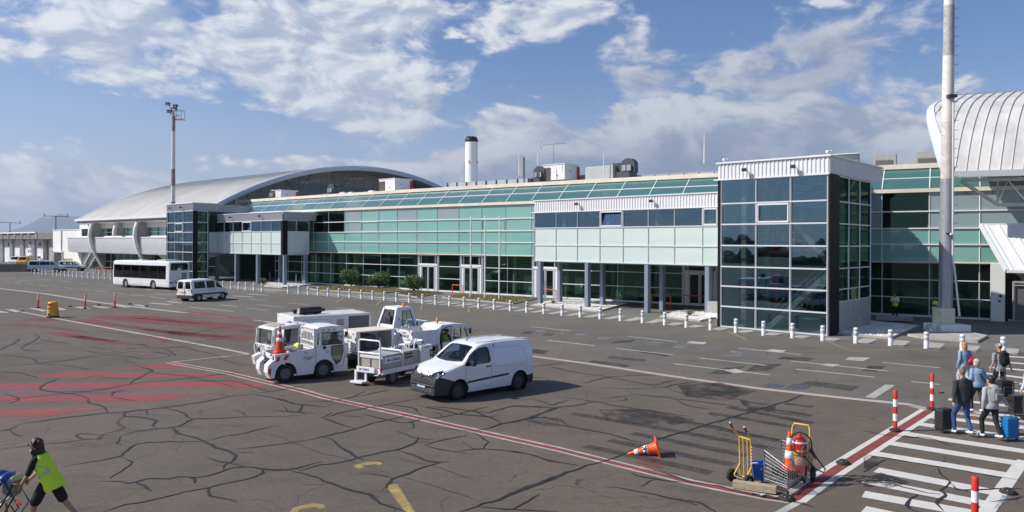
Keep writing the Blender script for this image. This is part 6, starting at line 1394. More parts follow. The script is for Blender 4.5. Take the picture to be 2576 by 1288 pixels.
def panel_van():
 V_=thing('panel_van','clean white panel van with a dark grey bumper, parked in the foreground','van',(-1.37,25.93,0),math.atan2(-.669,-.743))
 prof=[(2.13,.60),(2.12,.74),(2.07,.88),(1.98,.98),(1.82,1.05),(1.5,1.13),(1.14,1.20),(1.06,1.24),(.85,1.42),(.62,1.60),(.46,1.70),(.34,1.755),(.1,1.80),(-.4,1.83),(-1.2,1.83),(-1.75,1.80),(-2.02,1.75),(-2.10,1.66),(-2.14,1.50)]
 st=[1.9,1.7,1.3,1.2,.95,.75,.55,0,-.2,-.6,-.9,-1.5,-1.9]
 b=Body(prof,.22,1.82,.98,.20,.13,.05,st,(.75,.25),(.35,.07))
 b.bisect(Vector((1.9,0,.80)),Vector((-.32,0,1)).normalized(),lambda f:f.calc_center_median().x>1.2)
 for f in b.bm_.faces:
  c=f.calc_center_median()
  if c.x>1.44 and(Vector((-.32,0,1)).dot(c-Vector((1.9,0,.80))))<0:f[b.lay]=1
 b.bisect(Vector((0,0,.52)),Vector((0,0,1)),lambda f:f.calc_center_median().x<-1.9)
 for f in b.bm_.faces:
  c=f.calc_center_median()
  if c.x<-1.82 and c.z<.52:f[b.lay]=1
  if c.z<.27 and-1.9<c.x<1.5 and abs(f.normal.y)>.3:f[b.lay]=1
 ws=[(-.70,1.245),(-.45,1.218),(0,1.205),(.45,1.218),(.70,1.245),(.565,1.66),(.3,1.685),(0,1.69),(-.3,1.685),(-.565,1.66)]
 wc=b.cut(ws,'x',lambda f:f.normal.x>.2 and f.calc_center_median().x>.2 and f.calc_center_median().z>1.15)
 sw=[(.98,1.10),(1.02,1.14),(.93,1.26),(.78,1.42),(.6,1.54),(.38,1.62),(.1,1.645),(-.02,1.63),(-.06,1.57),(-.09,1.19),(-.04,1.14)]
 gl_=[(s,b.cut(sw,'y',sidecond(s))) for s in(1,-1)]
 rw=[(-.62,1.15),(-.08,1.15),(-.08,1.60),(-.56,1.60)]
 rg=[b.cut(rw if s>0 else[(-y,z) for y,z in rw],'x',lambda f:f.normal.x<-.6) for s in(1,-1)]
 for s in(1,-1):
  for x in(1.27,-1.43):b.cut(circle_poly(x,.33,.385,20),'y',lambda f,s=s:f.normal.y*s>.3 and f.calc_center_median().z<.9)
 hl=[(.34,.80),(.52,.74),(.74,.78),(.84,.95),(.72,1.02),(.48,.93)]
 heads=[b.cut(hl if s>0 else[(-y,z) for y,z in hl],'x',lambda f:f.normal.x>.12 and f.calc_center_median().x>1.35 and f.calc_center_median().z<1.06) for s in(1,-1)]
 o=b.finish('body',V_,[M['van'],M['bumper']],M['dark'])
 glaze(wc,'windscreen',V_,M['gl_car'],.012,.018)
 for s,c in gl_:glaze(c,'door_window',V_,M['gl_car'],.012,.014)
 for c in rg:glaze(c,'rear_window',V_,M['gl_cardark'],.012,.012)
 for s,c in zip((1,-1),heads):
  h=glaze(c,'headlight',V_,M['gl_lens'],.004,.012,M['black'])
  vs_h,fs_h,_=c;hb=MB();hb.add([v-n*.09 for v,n in vs_h],fs_h,M['steel'],True);hb.build('housing',h)
  mb=MB();
  for y in(.56,.72):mb.lathe([(.075,0),(.07,.02),(.02,.03)],M['chrome'],n=14,mt=Matrix.Translation((1.93-(y-.5)*.55,s*y,.87))@Matrix.Rotation(PI/2,4,'Y'))
  if h:mb.build('reflector',h)
 mb=MB()
 for s in(1,-1):
  for k,(dz,m,w) in enumerate(((.0,M['chrome'],.030),(-.055,M['black'],.05),(-.10,M['chrome'],.022))):
   mb.tube([(2.145,s*.10,.845+dz),(2.12,s*.26,.862+dz*.8),(2.04,s*.44,.885+dz*.6)],w/2,m,6)
 mb.build('grille',V_)
 mb=MB();d=[(0,.105),(.058,0),(0,-.105),(-.058,0)];i_=[(y*.42,z*.42) for y,z in d]
 mb.add([(2.15,y,.83+z) for y,z in d]+[(2.185,y*.75,.83+z*.75) for y,z in d]+[(2.18,y,.83+z) for y,z in i_],[(0,1,5,4),(1,2,6,5),(2,3,7,6),(3,0,4,7),(4,5,9,8),(5,6,10,9),(6,7,11,10),(7,4,8,11)],M['chrome'])
 mb.build('badge',V_)
 mb=MB();mb.box((2.118,0,.37),(.05,.98,.17),M['black'],0,.02)
 for k in range(5):mb.box((2.147,0,.31+.03*k),(.012,.92,.010),M['greypanel'])
 for s in(1,-1):mb.box((2.12,s*.50,.37),(.07,.05,.15),M['steel'],0,.01)
 mb.build('air_intake',V_)
 mb=MB();mb.tube([(2.135,-.80*.82,.52),(2.165,-.35,.53),(2.17,0,.53),(2.165,.35,.53),(2.135,.80*.82,.52)],.03,M['bumper'],6);mb.build('bumper_lip',V_)
 for s in(1,-1):
  mb=MB();mb.lathe([(.075,0),(.075,.03),(.055,.02),(.001,.015)],M['black'],n=16,mt=Matrix.Translation((1.93,s*.69,.40))@Matrix.Rotation(R(35)*s,4,'Z')@Matrix.Rotation(PI/2,4,'Y'));mb.build('fog_lamp',V_)
 mb=MB();mb.box((2.175,0,.49),(.012,.50,.11),M['plate'],0,.004);pl=mb.build('number_plate',V_)
 mb=MB();mb.box((2.179,-.228,.49),(.010,.042,.106),M['plateblue']);mb.box((2.179,.228,.49),(.010,.042,.106),M['plateblue']);mb.build('blue_band',pl)
 text('lettering','DD-424-PS',.088,M['inkblack'],(2.182,0,.49),(0,1,0),(0,0,1),pl,.001,.001,.86)
 for s in(1,-1):
  mb=MB();belt_strip(b,[(.93,.56),(.2,.60),(-.05,.61)],s,.065,M['bumper'],mb);belt_strip(b,[(-.08,.61),(-.9,.645)],s,.065,M['bumper'],mb);mb.build('side_moulding',V_)
  mb=MB();groove(b,[(1.00,1.08),(1.03,.7),(.98,.34)],s,mb);groove(b,[(-.13,1.66),(-.13,.9),(-.07,.30)],s,mb)
  groove(b,[(-.25,.98),(-.25,1.52),(-.45,1.6),(-1.5,1.56),(-1.72,1.44),(-1.8,1.0),(-1.6,.92),(-.25,.98)],s,mb,.007)
  mb.build('panel_seam',V_)
  mb=MB();y=s*b.side(.05,1.03);mb.box((.02,y+s*.02,1.0),(.20,.03,.035),M['black'],0,.01);mb.build('door_handle',V_)
  mirror_(V_,.80,s*(b.side(.8,1.15)+.02),1.19,s)
  mb=MB();mb.tube([(.35,s*.60,1.785),(-.4,s*.645,1.812),(-1.9,s*.635,1.79)],.014,M['van'],5);mb.build('roof_rib',V_)
  for x in(1.27,-1.43):
   mb=MB();T_=Matrix.Translation((x,s*.60,.33))@Matrix.Rotation(-PI/2*s,4,'X');mb.lathe([(.40,.27),(.40,-.02),(.001,-.03)],M['black'],n=20,mt=T_,caps=False);mb.build('wheel_arch',V_)
   wheel(V_,x,s*.765,.315,.19,s,M['rimdark'] if 'rimdark' in M else M.setdefault('rimdark',mat('dark_wheel_trim',(.05,.05,.052),.45)))
 mb=MB();mb.tube([(.20,-.1,1.79),(.05,-.1,1.9),(-.35,-.1,2.16)],[.016,.008,.005],M['black'],5);mb.build('roof_aerial',V_)
 mb=MB()
 for s,y in((1,.35),(-1,-.35)):
  mb.tube([(1.13,y,1.235),(1.09,y-.3,1.262),(.95,y-.52,1.37)],.012,M['black'],5)
 mb.build('wiper',V_)
 mb=MB();mb.box((0,0,.38),(3.9,1.5,.1),M['dark']);mb.box((.86,0,1.06),(.42,1.5,.26),M['black'],0,.06)
 seat_(mb,.05,.38,.72);seat_(mb,.05,-.38,.72);mb.box((-.30,0,1.05),(.04,1.55,1.3),M['dark'])
 mb.build('cabin',V_)
 mb=MB();q=Matrix.Translation((.62,.38,1.12))@Matrix.Rotation(R(-65),4,'Y')
 ring_=[q@Vector((.18*math.cos(2*PI*k/20),.18*math.sin(2*PI*k/20),0)) for k in range(21)];mb.tube(ring_,.016,M['black'],6,False);mb.tube([ring_[0],ring_[10]],.016,M['black'],5);mb.tube([ring_[5],q@Vector((0,0,0))],.016,M['black'],5);mb.build('steering_wheel',V_)
 return V_
panel_van()
def window_van(name,label,loc,rz,L,W,H,wb,prof,z0,zb,tum,side_w,rear_w,ws,paint,glass_m,plate_m,bumper=True,band=True,rim=None,wr=.32,cat='van',fx=None,top_cam=.05):
 V_=thing(name,label,cat,(*loc,0),rz)
 b=Body(prof,z0,W,zb,tum,.13,top_cam,[i*.22-L/2+.1 for i in range(int(L/.22))],(.5,.16),(.25,.05))
 ax=fx or(wb/2+.05,-wb/2+.05)
 if bumper:
  b.bisect(Vector((0,0,.56)),Vector((0,0,1)),lambda f:abs(f.calc_center_median().x)>L/2-.65)
  for f in b.bm_.faces:
   c=f.calc_center_median()
   if c.z<.56 and(c.x>L/2-.55 or c.x<-L/2+.45):f[b.lay]=1
 wc=b.cut(ws,'x',lambda f:f.normal.x>.2 and f.calc_center_median().z>zb-.05)
 sides=[(s,[b.cut(p,'y',sidecond(s)) for p in side_w]) for s in(1,-1)]
 rears=[b.cut(p,'x',lambda f:f.normal.x<-.6) for p in rear_w]
 for s in(1,-1):
  for x in ax:b.cut(circle_poly(x,wr,wr+.06,16),'y',lambda f,s=s:f.normal.y*s>.3 and f.calc_center_median().z<.9)
 b.finish('body',V_,[paint,M['bumper']],M['dark'])
 glaze(wc,'windscreen',V_,M['gl_car'],.012,.016)
 for s,cs in sides:
  for c in cs:glaze(c,'side_window',V_,glass_m,.012,.014)
 for c in rears:glaze(c,'rear_window',V_,glass_m,.012,.014)
 for s in(1,-1):
  if band:
   mb=MB();belt_strip(b,[(L/2-.6,.62),(0,.62),(-L/2+.2,.62)],s,.14,M['bumper'],mb,.015);mb.build('side_moulding',V_)
  mirror_(V_,prof[0][0]-1.2,s*(b.side(prof[0][0]-1.2,zb+.1)+.01),zb+.1,s,M['black'] if band else paint)
  mb=MB();mb.box((-L/2+.04,s*(W/2-.10),.92),(.10,.12,.34),M['taillight'],0,.02);mb.build('tail_light',V_)
  mb=MB();mb.box((L/2-.13,s*(W/2-.28),.78),(.16,.34,.18),M['lens'],R(-18)*s,.04);mb.build('headlight',V_)
  for x in(.35,-.1):
   mb=MB();mb.box((x,s*(b.side(x,zb-.1)+.012),zb-.12),(.14,.03,.05),M['black'],0,.01);mb.build('door_handle',V_)
  mb=MB()
  for x in(L*.23,L*.03,-L*.2):groove(b,[(x,H-.22),(x,.35)],s,mb,.008)
  mb.build('panel_seam',V_)
  for x in ax:
   mb=MB();mb.lathe([(wr+.08,.26),(wr+.08,-.02),(.001,-.03)],M['black'],n=18,mt=Matrix.Translation((x,s*(W/2-.3),wr))@Matrix.Rotation(-PI/2*s,4,'X'),caps=False);mb.build('wheel_arch',V_)
   wheel(V_,x,s*(W/2-.13),wr,.2,s,rim or M['steel'])
 mb=MB();mb.box((-L/2-.01,.2,.80),(.02,.5,.12),plate_m,0,.004);pl=mb.build('number_plate',V_)
 text('lettering','742 RT',.09,M['inkblack'],(-L/2-.022,.2,.80),(0,-1,0),(0,0,1),pl,.001,.001)
 mb=MB();mb.box((-L/2-.012,-.02,.95),(.02,.02,.9),M['inkgrey']);mb.box((-L/2-.015,-.12,.82),(.03,.05,.18),M['black'],0,.01);mb.build('rear_door_seam',V_)
 mb=MB();mb.box((0,0,.42),(L-.4,W-.3,.1),M['dark']);mb.box((prof[0][0]-1.15,0,zb-.08),(.4,W-.35,.2),M['black'],0,.05)
 for x in(.45,-.5,-1.35):
  for y in(.42,-.42):seat_(mb,x,y,.78)
 mb.build('cabin',V_)
 return V_,b
pj=[(2.20,.62),(2.17,.78),(2.08,.90),(1.75,1.03),(1.45,1.14),(1.36,1.20),(1.10,1.45),(.78,1.72),(.62,1.82),(.40,1.88),(0,1.92),(-1.2,1.93),(-2.0,1.90),(-2.15,1.85),(-2.22,1.66)]
jw=[[(.62,1.16),(1.18,1.16),(1.10,1.30),(.80,1.60),(.62,1.70)],[(-.52,1.14),(.42,1.14),(.42,1.72),(-.52,1.72)],[(-1.95,1.16),(-.72,1.14),(-.72,1.72),(-1.9,1.70)]]
jr=[[(.14,1.12),(.72,1.12),(.66,1.72),(.14,1.72)],[(-.72,1.12),(-.14,1.12),(-.14,1.72),(-.66,1.72)]]
jws=[(-.74,1.22),(.74,1.22),(.62,1.76),(-.62,1.76)]
JR=math.atan2(.93,.37)
MBUS,bj=window_van('minibus','white minibus with dark side band and yellow rear plate, driving on the service road',(-27.55,66.1),JR,4.44,1.81,1.93,2.82,pj,.28,1.08,.17,jw,jr,jws,M['white'],M['gl_cardark'],M['plateyellow'],wr=.31)
text('lettering','743',.13,M['inkgrey'],(-2.235,-.55,.98),(0,-1,0),(0,0,1),MBUS,.002,.002)
mb=MB();mb.tube([(0.2,0,1.92),(.1,0,2.05)],.012,M['black'],5);mb.lathe([(.06,0),(.06,.06),(.01,.07)],M['amber'],(-.2,.3,1.93),10);mb.build('roof_lamp',MBUS)
ps=[(2.55,.65),(2.52,.85),(2.40,1.02),(2.05,1.14),(1.80,1.24),(1.45,1.52),(1.10,1.78),(.92,1.88),(.6,1.95),(-.5,1.98),(-2.2,1.96),(-2.45,1.90),(-2.55,1.60)]
sw_=[[(.75,1.24),(1.55,1.24),(1.1,1.62),(.75,1.70)],[(-.75,1.22),(.62,1.24),(.62,1.70),(-.75,1.74)],[(-2.30,1.24),(-.85,1.22),(-.85,1.74),(-2.28,1.72)]]
window_van('passenger_van','silver grey passenger van with black windows parked by the low wall',(-77.63,123.45),math.atan2(.28,.96),5.1,1.95,1.98,3.1,ps,.28,1.15,.16,sw_,[[(-.72,1.2),(.72,1.2),(.62,1.76),(-.62,1.76)]],[(-.78,1.28),(.78,1.28),(.66,1.82),(-.66,1.82)],M['silver'],M['gl_cardark'],M['plate'],True,False,wr=.33)
pk=[(1.98,.62),(1.94,.80),(1.80,.93),(1.4,1.05),(1.12,1.13),(.85,1.36),(.50,1.60),(.30,1.70),(0,1.78),(-.8,1.80),(-1.7,1.78),(-1.92,1.72),(-2.0,1.45)]
kw=[[(.45,1.12),(.98,1.12),(.66,1.42),(.45,1.54)],[(-.55,1.12),(.32,1.12),(.32,1.58),(-.55,1.60)],[(-1.75,1.14),(-.68,1.12),(-.68,1.60),(-1.7,1.58)]]
window_van('car_van','white windowed car van with a grey lower band parked nose right beside the silver van',(-76.63,128.91),math.atan2(.30,.95),4.0,1.7,1.8,2.6,pk,.26,1.04,.15,kw,[[(-.6,1.1),(.6,1.1),(.54,1.62),(-.54,1.62)]],[(-.68,1.16),(.68,1.16),(.58,1.64),(-.58,1.64)],M['white'],M['gl_car'],M['plate'],True,True,wr=.30)
py=[(2.4,.7),(2.3,.95),(2.0,1.08),(1.7,1.2),(1.3,1.55),(1.0,1.8),(.7,1.92),(-.5,1.96),(-2.2,1.95),(-2.4,1.7)]
yw=[[(.65,1.2),(1.45,1.2),(1.05,1.6),(.65,1.72)]]
window_van('delivery_van','yellow delivery van behind the low concrete wall',(-102.0,155.0),math.atan2(-.15,1)-PI/2+.35,4.8,1.9,1.96,3.0,py,.3,1.15,.15,yw,[],[(-.76,1.24),(.76,1.24),(.66,1.8),(-.66,1.8)],M['vanyellow'],M['gl_car'],M['plate'],False,False,wr=.33)
window_van('delivery_van','white delivery van half hidden by the yellow van at the left edge',(-105.3,157.5),math.atan2(-.15,1)-PI/2+.35,4.8,1.9,1.96,3.0,py,.3,1.15,.15,yw,[],[(-.76,1.24),(.76,1.24),(.66,1.8),(-.66,1.8)],M['white'],M['gl_car'],M['plate'],False,False,wr=.33)
def bus():
 h=Vector((-.85,.527));lf=Vector((-.527,-.85));L,W,H=10.6,2.5,3.08
 rl=Vector((-36.6,78.9));c=rl+h*L/2-lf*W/2
 B_=thing('airport_bus','plain white airport bus with long dark windows, seen from behind left','bus',(c.x,c.y,0),math.atan2(h.y,h.x))
 prof=[(5.3,2.5),(5.28,2.8),(5.2,2.98),(5.0,3.06),(0,3.08),(-4.9,3.08),(-5.15,3.04),(-5.27,2.94),(-5.3,2.7)]
 b=Body(prof,.32,W,1.3,.05,.14,.03,[i*.5-5 for i in range(21)],(.3,.06),(.25,.04))
 cut_=[]
 for s in(1,-1):cut_.append((s,b.cut([(-4.75,1.16),(5.05,1.16),(5.05,2.58),(-4.75,2.58)],'y',sidecond(s))))
 rw=b.cut([(-1.02,2.12),(1.02,2.12),(.96,2.86),(-.96,2.86)],'x',lambda f:f.normal.x<-.6)
 fw=b.cut([(-1.1,1.2),(1.1,1.2),(1.02,2.75),(-1.02,2.75)],'x',lambda f:f.normal.x>.6)
 for s in(1,-1):
  for x in(2.75,-2.45):b.cut(circle_poly(x,.48,.56,16),'y',lambda f,s=s:f.normal.y*s>.3 and f.calc_center_median().z<1.1)
 b.finish('body',B_,[M['white']],M['dark'])
 for s,c_ in cut_:
  g=glaze(c_,'side_window',B_,M['gl_cardark'],.012,.02)
  mb=MB()
  for x in(3.3,1.65,0,-1.7,-3.3):mb.box((x,s*(b.side(x,1.8)-.004),1.82),(.06,.02,1.4),M['black'])
  mb.build('window_bar',g)
  mb=MB();groove(b,[(5.1,.92),(-5.1,.92)],s,mb,.014);groove(b,[(2.0,1.1),(2.0,.42),(-.3,.42),(-.3,1.1)],s,mb,.014);groove(b,[(-4.9,2.9),(-4.9,.4)],s,mb,.014);mb.build('panel_seam',B_)
  for x in(2.75,-2.45):
   mb=MB();mb.lathe([(.58,.3),(.58,-.02),(.001,-.03)],M['black'],n=18,mt=Matrix.Translation((x,s*(W/2-.34),.48))@Matrix.Rotation(-PI/2*s,4,'X'),caps=False);mb.build('wheel_arch',B_)
   wheel(B_,x,s*(W/2-.17),.48,.28,s,M['steel'])
  mb=MB();mb.box((-5.30,s*.95,.80),(.06,.44,.15),M['taillight'],0,.02);mb.build('tail_light',B_)
 glaze(rw,'rear_window',B_,M['gl_cardark'],.012,.02);glaze(fw,'windscreen',B_,M['gl_car'],.012,.02)
 mb=MB()
 for z in(1.10,1.36,1.62,):mb.box((-5.31,-.55,z+.1),(.03,.62,.19),M['greypanel'],0,.01)
 for k in range(12):mb.box((-5.33,-.55,1.13+.055*k),(.012,.58,.012),M['steel'])
 mb.build('engine_grille',B_)
 mb=MB();mb.box((-5.31,.1,.80),(.03,.9,.13),M['black']);mb.box((-5.325,0.05,.80),(.02,.52,.11),M['plate']);mb.build('number_plate',B_)
 mb=MB();mb.box((-5.31,.05,2.22),(.03,.42,.22),M['frame'],0,.01);mb.build('notice_board',B_)
 mb=MB();mb.box((-5.31,.0,1.12),(.02,.16,.2),M['yellow'],0,.01);mb.build('yellow_sticker',B_)
 mb=MB();mb.box((-5.30,.55,1.02),(.03,.22,.06),M['inkgrey']);mb.box((-5.30,-.25,1.02),(.03,.22,.06),M['inkgrey']);mb.build('door_handle',B_)
 mb=MB();mb.box((-3.2,0,3.14),(1.6,1.5,.14),M['grime'],0,.05);mb.box((1.5,0,3.12),(.8,.7,.1),M['grime'],0,.04);mb.box((-5.28,0,.5),(.1,2.3,.24),M['white'],0,.04);mb.build('roof_hatch',B_)
 mb=MB();mb.box((0,0,.55),(10.2,2.3,.1),M['dark'])
 for x in range(-4,5):
  for y in(.75,-.75):seat_(mb,x,y,.95)
 mb.build('cabin',B_)
bus()
def sticker(parent,p,right,up,r=.07):
 n=Vector(right).cross(Vector(up)).normalized();p=Vector(p);r_=Vector(right).normalized();u_=Vector(up).normalized();mb=MB()
 c=[p+n*.003+(r_*math.cos(2*PI*k/20)+u_*math.sin(2*PI*k/20))*r for k in range(20)];mb.poly(c,M['teal_logo'])
 c=[p+n*.005+(r_*math.cos(2*PI*k/20)+u_*math.sin(2*PI*k/20))*r*.62 for k in range(20)];mb.poly(c,mat('emblem_centre',(.30,.55,.58),.5))
 return mb.build('emblem',parent)
def ribbon(mb,p,q,r,m):mb.tube([p,q],r,m,6)
def hazard(parent,pts):
 mb=MB()
 for q in pts:mb.poly(q,M['red'])
 return mb.build('hazard_stripe',parent)
h1=Vector((-.81,-.588));l1=Vector((.588,-.81))
o1=Vector((-8.37,27.4))-h1*.73-l1*.62
TG=thing('baggage_tractor','white baggage tractor with stacked traffic cones on its front deck and a barred cab','tractor',(o1.x,o1.y,0),math.atan2(h1.y,h1.x))
HW_=.70
def zt_tug(x):return lerp(1.06,1.19,(1.15-x)/1.43) if x>-.28 else lerp(1.19,1.28,min(1,(-.28-x)/.1))
def zb_tug(x):
 z=.24 if x<1.05 else .30
 for cx in(.73,-.73):
  if abs(x-cx)<.41:z=max(z,.33+math.sqrt(.41**2-(x-cx)**2))
 return z
b=MB()
XS=sorted({round(-1.68+2.83*k/60,4) for k in range(61)}|{c+s_*.4099 for c in(.73,-.73) for s_ in(1,-1)})
for s in(1,-1):
 y1=s*HW_;n_=len(XS)
 b.add([(x,y1,zb_tug(x)) for x in XS]+[(x,y1,zt_tug(x)) for x in XS]+[(x,y1-s*.12,zb_tug(x)) for x in XS]+[(x,y1-s*.08,zt_tug(x)) for x in XS],[(i,i+1,i+1+n_,i+n_) for i in range(n_-1)]+[(i,i+1,i+1+2*n_,i+2*n_) for i in range(n_-1)]+[(i+n_,i+1+n_,i+1+3*n_,i+3*n_) for i in range(n_-1)],M['gse'])
b.quad((1.15,-HW_,.26),(1.15,HW_,.26),(1.15,HW_,1.06),(1.15,-HW_,1.06),M['gse'])
b.quad((-1.68,-HW_,.24),(-1.68,HW_,.24),(-1.70,HW_,1.28),(-1.70,-HW_,1.28),M['gse'])
b.quad((1.15,-HW_,.90),(1.15,HW_,.90),(-.38,HW_,.95),(-.38,-HW_,.95),M['greybox'])
b.quad((-.38,-HW_+.02,.3),(-.38,HW_-.02,.3),(-.38,HW_-.02,1.28),(-.38,-HW_+.02,1.28),M['gse'])
b.quad((1.1,-HW_+.1,.28),(1.1,HW_-.1,.28),(-1.6,HW_-.1,.28),(-1.6,-HW_+.1,.28),M['black'])
for s in(1,-1):
 y=s*.48;b.prism([(1.15,.86),(1.22,.84),(1.40,.68),(1.42,.42),(1.32,.20),(1.15,.22)],(y-.21,y+.21),M['gse'])
b.build('body',TG,fix=False)
mb=MB();mb.box((1.20,0,.72),(.10,.42,.30),M['black'],0,.02)
for z in(.42,.60,.80):mb.box((1.26,.02,z),(.16,.20,.035),M['steel'])
mb.tube([(1.30,.02,.30),(1.30,.02,.95)],.022,M['black'],6);mb.tube([(1.22,-.1,.95),(1.28,.1,.55),(1.24,.16,.35)],.018,M['black'],6);mb.build('tow_hitch',TG)
for y in(.50,-.50):
 mb=MB();mb.box((1.155,y,.93),(.03,.20,.18),M['black'],0,.02);mb.lathe([(.07,0),(.07,.04),(.01,.05)],M['lens'],n=14,mt=Matrix.Translation((1.165,y,.93))@Matrix.Rotation(PI/2,4,'Y'));mb.build('headlight',TG)
text('lettering','415',.15,M['inkgrey'],(1.162,.28,1.0),(0,1,0),(0,0,1),TG,.002,.002)
for s in(1,-1):
 y=s*(HW_+.004)
 def q(pts):return[(x,y,z) for x,z in(pts if s>0 else pts[::-1])]
 for hq in([(1.12,.80),(1.06,.98),(.94,.99),(1.0,.81)][::-1],[(.86,.84),(.74,1.03),(.60,1.04),(.72,.85)][::-1],[(-1.60,.80),(-1.68,.72),(-1.68,.88)]):hazard(TG,[q(hq)])
 hazard(TG,[[(1.30,s*.694,.30),(1.39,s*.694,.42),(1.38,s*.694,.58),(1.28,s*.694,.58)][::(1 if s>0 else-1)]])
 rt=(-s,0,0)
 text('lettering','AIR CORSICA',.062,M['inkblack'],(-.10,y,.86),rt,(0,0,1),TG,.002,.002);text('lettering','SERVICES',.05,M['inkblack'],(-.14,y,.79),rt,(0,0,1),TG,.001,.002)
 sticker(TG,(-.02,y,1.04),rt,(0,0,1));sticker(TG,(-.86,y,1.02),rt,(0,0,1),.075)
 mb=MB();mb.lathe([(.065,0),(.065,.02),(.01,.03)],M['black'],n=14,mt=Matrix.Translation((-.74,y,1.19))@Matrix.Rotation(-PI/2*s,4,'X'));mb.build('fuel_cap',TG)
 mb=MB()
 for p0,p1 in(((-.40,1.28),(-.40,.62)),((-.40,.62),(-1.0,.62)),((-1.0,.62),(-1.22,.40)),((-1.22,.40),(-1.50,.46)),((-1.50,.46),(-1.60,1.05))):mb.tube([(p0[0],y,p0[1]),(p1[0],y,p1[1])],.007,M['inkgrey'],4)
 mb.build('panel_seam',TG)
 pl_=[(-1.02,1.22),(-1.50,1.24),(-1.50,1.0),(-1.38,.62),(-1.22,.50),(-1.02,.88)]
 mb=MB();mb.poly([(x,y+s*.004,z) for x,z in pl_],mat('olive_glass',(.10,.11,.07),.08,coat=1.0));mb.build('lower_window',TG)
 mb=MB();mb.tube([(x,y+s*.006,z) for x,z in pl_+pl_[:1]],.014,M['black'],5,False);mb.build('gasket',TG)
 for x in(.73,-.73):wheel(TG,x,s*.565,.33,.20,s,M['greypanel'])
cb=MB()
cb.prism([(-.40,1.90),(-.55,1.97),(-1.0,2.0),(-1.40,1.97),(-1.50,1.92),(-1.50,1.80),(-.40,1.80)],(-HW_,HW_),M['gse'])
for s in(1,-1):
 y=s*(HW_-.035)
 for x0,x1,w in((-.41,-.41,.09),(-.60,-.60,.07),(-1.51,-1.49,.10)):bar(cb,(x0,y,1.26),(x1,y,1.82),.07,w,M['gse'])
 for z in(1.27,1.78):bar(cb,(-.40,y,z),(-1.52,y,z),.07,.06,M['gse'])
 mb=MB();mb.hexa([(-.66,y+s*.02,1.31),(-1.44,y+s*.02,1.31),(-1.44,y+s*.028,1.31),(-.66,y+s*.028,1.31),(-.66,y+s*.02,1.74),(-1.44,y+s*.02,1.74),(-1.44,y+s*.028,1.74),(-.66,y+s*.028,1.74)],M['gl_car']);w_=mb.build('door_window',TG)
 mb=MB();mb.tube([(-.65,y+s*.03,1.30),(-1.45,y+s*.03,1.30),(-1.45,y+s*.03,1.75),(-.65,y+s*.03,1.75),(-.65,y+s*.03,1.30)],.022,M['black'],6,False);mb.tube([(-.92,y+s*.03,1.30),(-.92,y+s*.03,1.75)],.014,M['black'],5);mb.build('gasket',w_)
 mb=MB();mb.hexa([(-.46,y,1.30),(-.56,y,1.30),(-.56,y+s*.01,1.30),(-.46,y+s*.01,1.30),(-.46,y,1.72),(-.56,y,1.72),(-.56,y+s*.01,1.72),(-.46,y+s*.01,1.72)],M['gl_car']);mb.build('quarter_window',TG)
cb.box((-1.52,0,1.33),(.06,1.3,.12),M['gse'])
cb.build('cab',TG)
mb=MB();yy=[-.62+.155*k for k in range(9)]
for y in yy:bar(mb,(-.355,y,1.22),(-.355,y,1.90),.028,.028,M['white'])
for z in(1.22,1.42,1.78,1.92):bar(mb,(-.35,-.68,z),(-.35,.68,z),.04,.03,M['white'])
for s in(1,-1):bar(mb,(-.35,s*.67,1.20),(-.35,s*.67,1.94),.06,.05,M['white']);bar(mb,(-.35,s*.52,1.72),(-.35,s*.66,1.72),.12,.03,M['white'])
mb.build('window_guard',TG)
for k in range(3):hazard(TG,[[(-.62-.22*k,HW_+.004,1.83),(-.74-.22*k,HW_+.004,1.83),(-.70-.22*k,HW_+.004,1.90)]])
mb=MB();seat_(mb,-1.05,0.2,.95);mb.box((-.50,0,1.12),(.2,1.2,.35),M['black'],0,.04);mb.box((-1.0,0,.6),(1.1,1.2,.5),M['dark']);mb.tube([(-.62,.2+.17*math.cos(2*PI*k/16),1.32+.12*math.sin(2*PI*k/16)) for k in range(17)],.014,M['black'],5,False)
mb.tube([(-.40,.5,1.36),(-.40,.34,1.46)],.05,M['hivis'],6);mb.build('cabin',TG)
mb=MB();mb.tube([(-1.50,.66,1.95),(-1.66,.66,1.9),(-1.72,.66,1.6),(-1.72,.66,1.1)],.016,M['steel'],6);mb.box((-1.60,.74,1.66),(.09,.08,.18),M['black'],0,.02);mb.tube([(-1.62,.68,1.36),(-1.86,.68,1.32),(-1.90,.68,1.1),(-1.72,.68,1.0)],.014,M['steel'],6);mb.build('grab_rail',TG)
def on_deck(p):v=Matrix.Rotation(math.atan2(h1.y,h1.x),4,'Z')@Vector(p);return(v.x+o1.x,v.y+o1.y,v.z)
def cone(name,label,loc,rz=0,h=.72,r=.155,bands=((.36,.52),(.66,.82)),base=.20,cm=None,group=None,sq=True):
 cm=cm or M['orange'];o=thing(name,label,'traffic cone',loc,rz,group)
 mb=MB()
 if sq:mb.box((0,0,.022),(base*2,base*2,.045),cm,0,.015)
 else:mb.lathe([(base,0),(base,.04),(base*.85,.05)],cm,n=20)
 def rad(f):return lerp(r,.028,f)
 fs=[0.04];mb.lathe([(rad(.05)+.012,.03),(rad(.10),.10*h)]+[(rad(f),f*h) for f in(.3,.5,.7,.9,1.0)]+[(.018,h*1.002),(.018,h*.96)],cm,n=24);mb.build('body',o)
 for a,c in bands:
  mb=MB();mb.lathe([(rad(a)+.002,a*h),(rad(a)+.005,a*h+.002),(rad(c)+.005,c*h-.002),(rad(c)+.002,c*h)],M['reflect'],n=24);mb.build('band',o)
 return o
M['conered']=mat('faded_red_cone',(.62,.055,.03),.5,var=.2,scale=6)
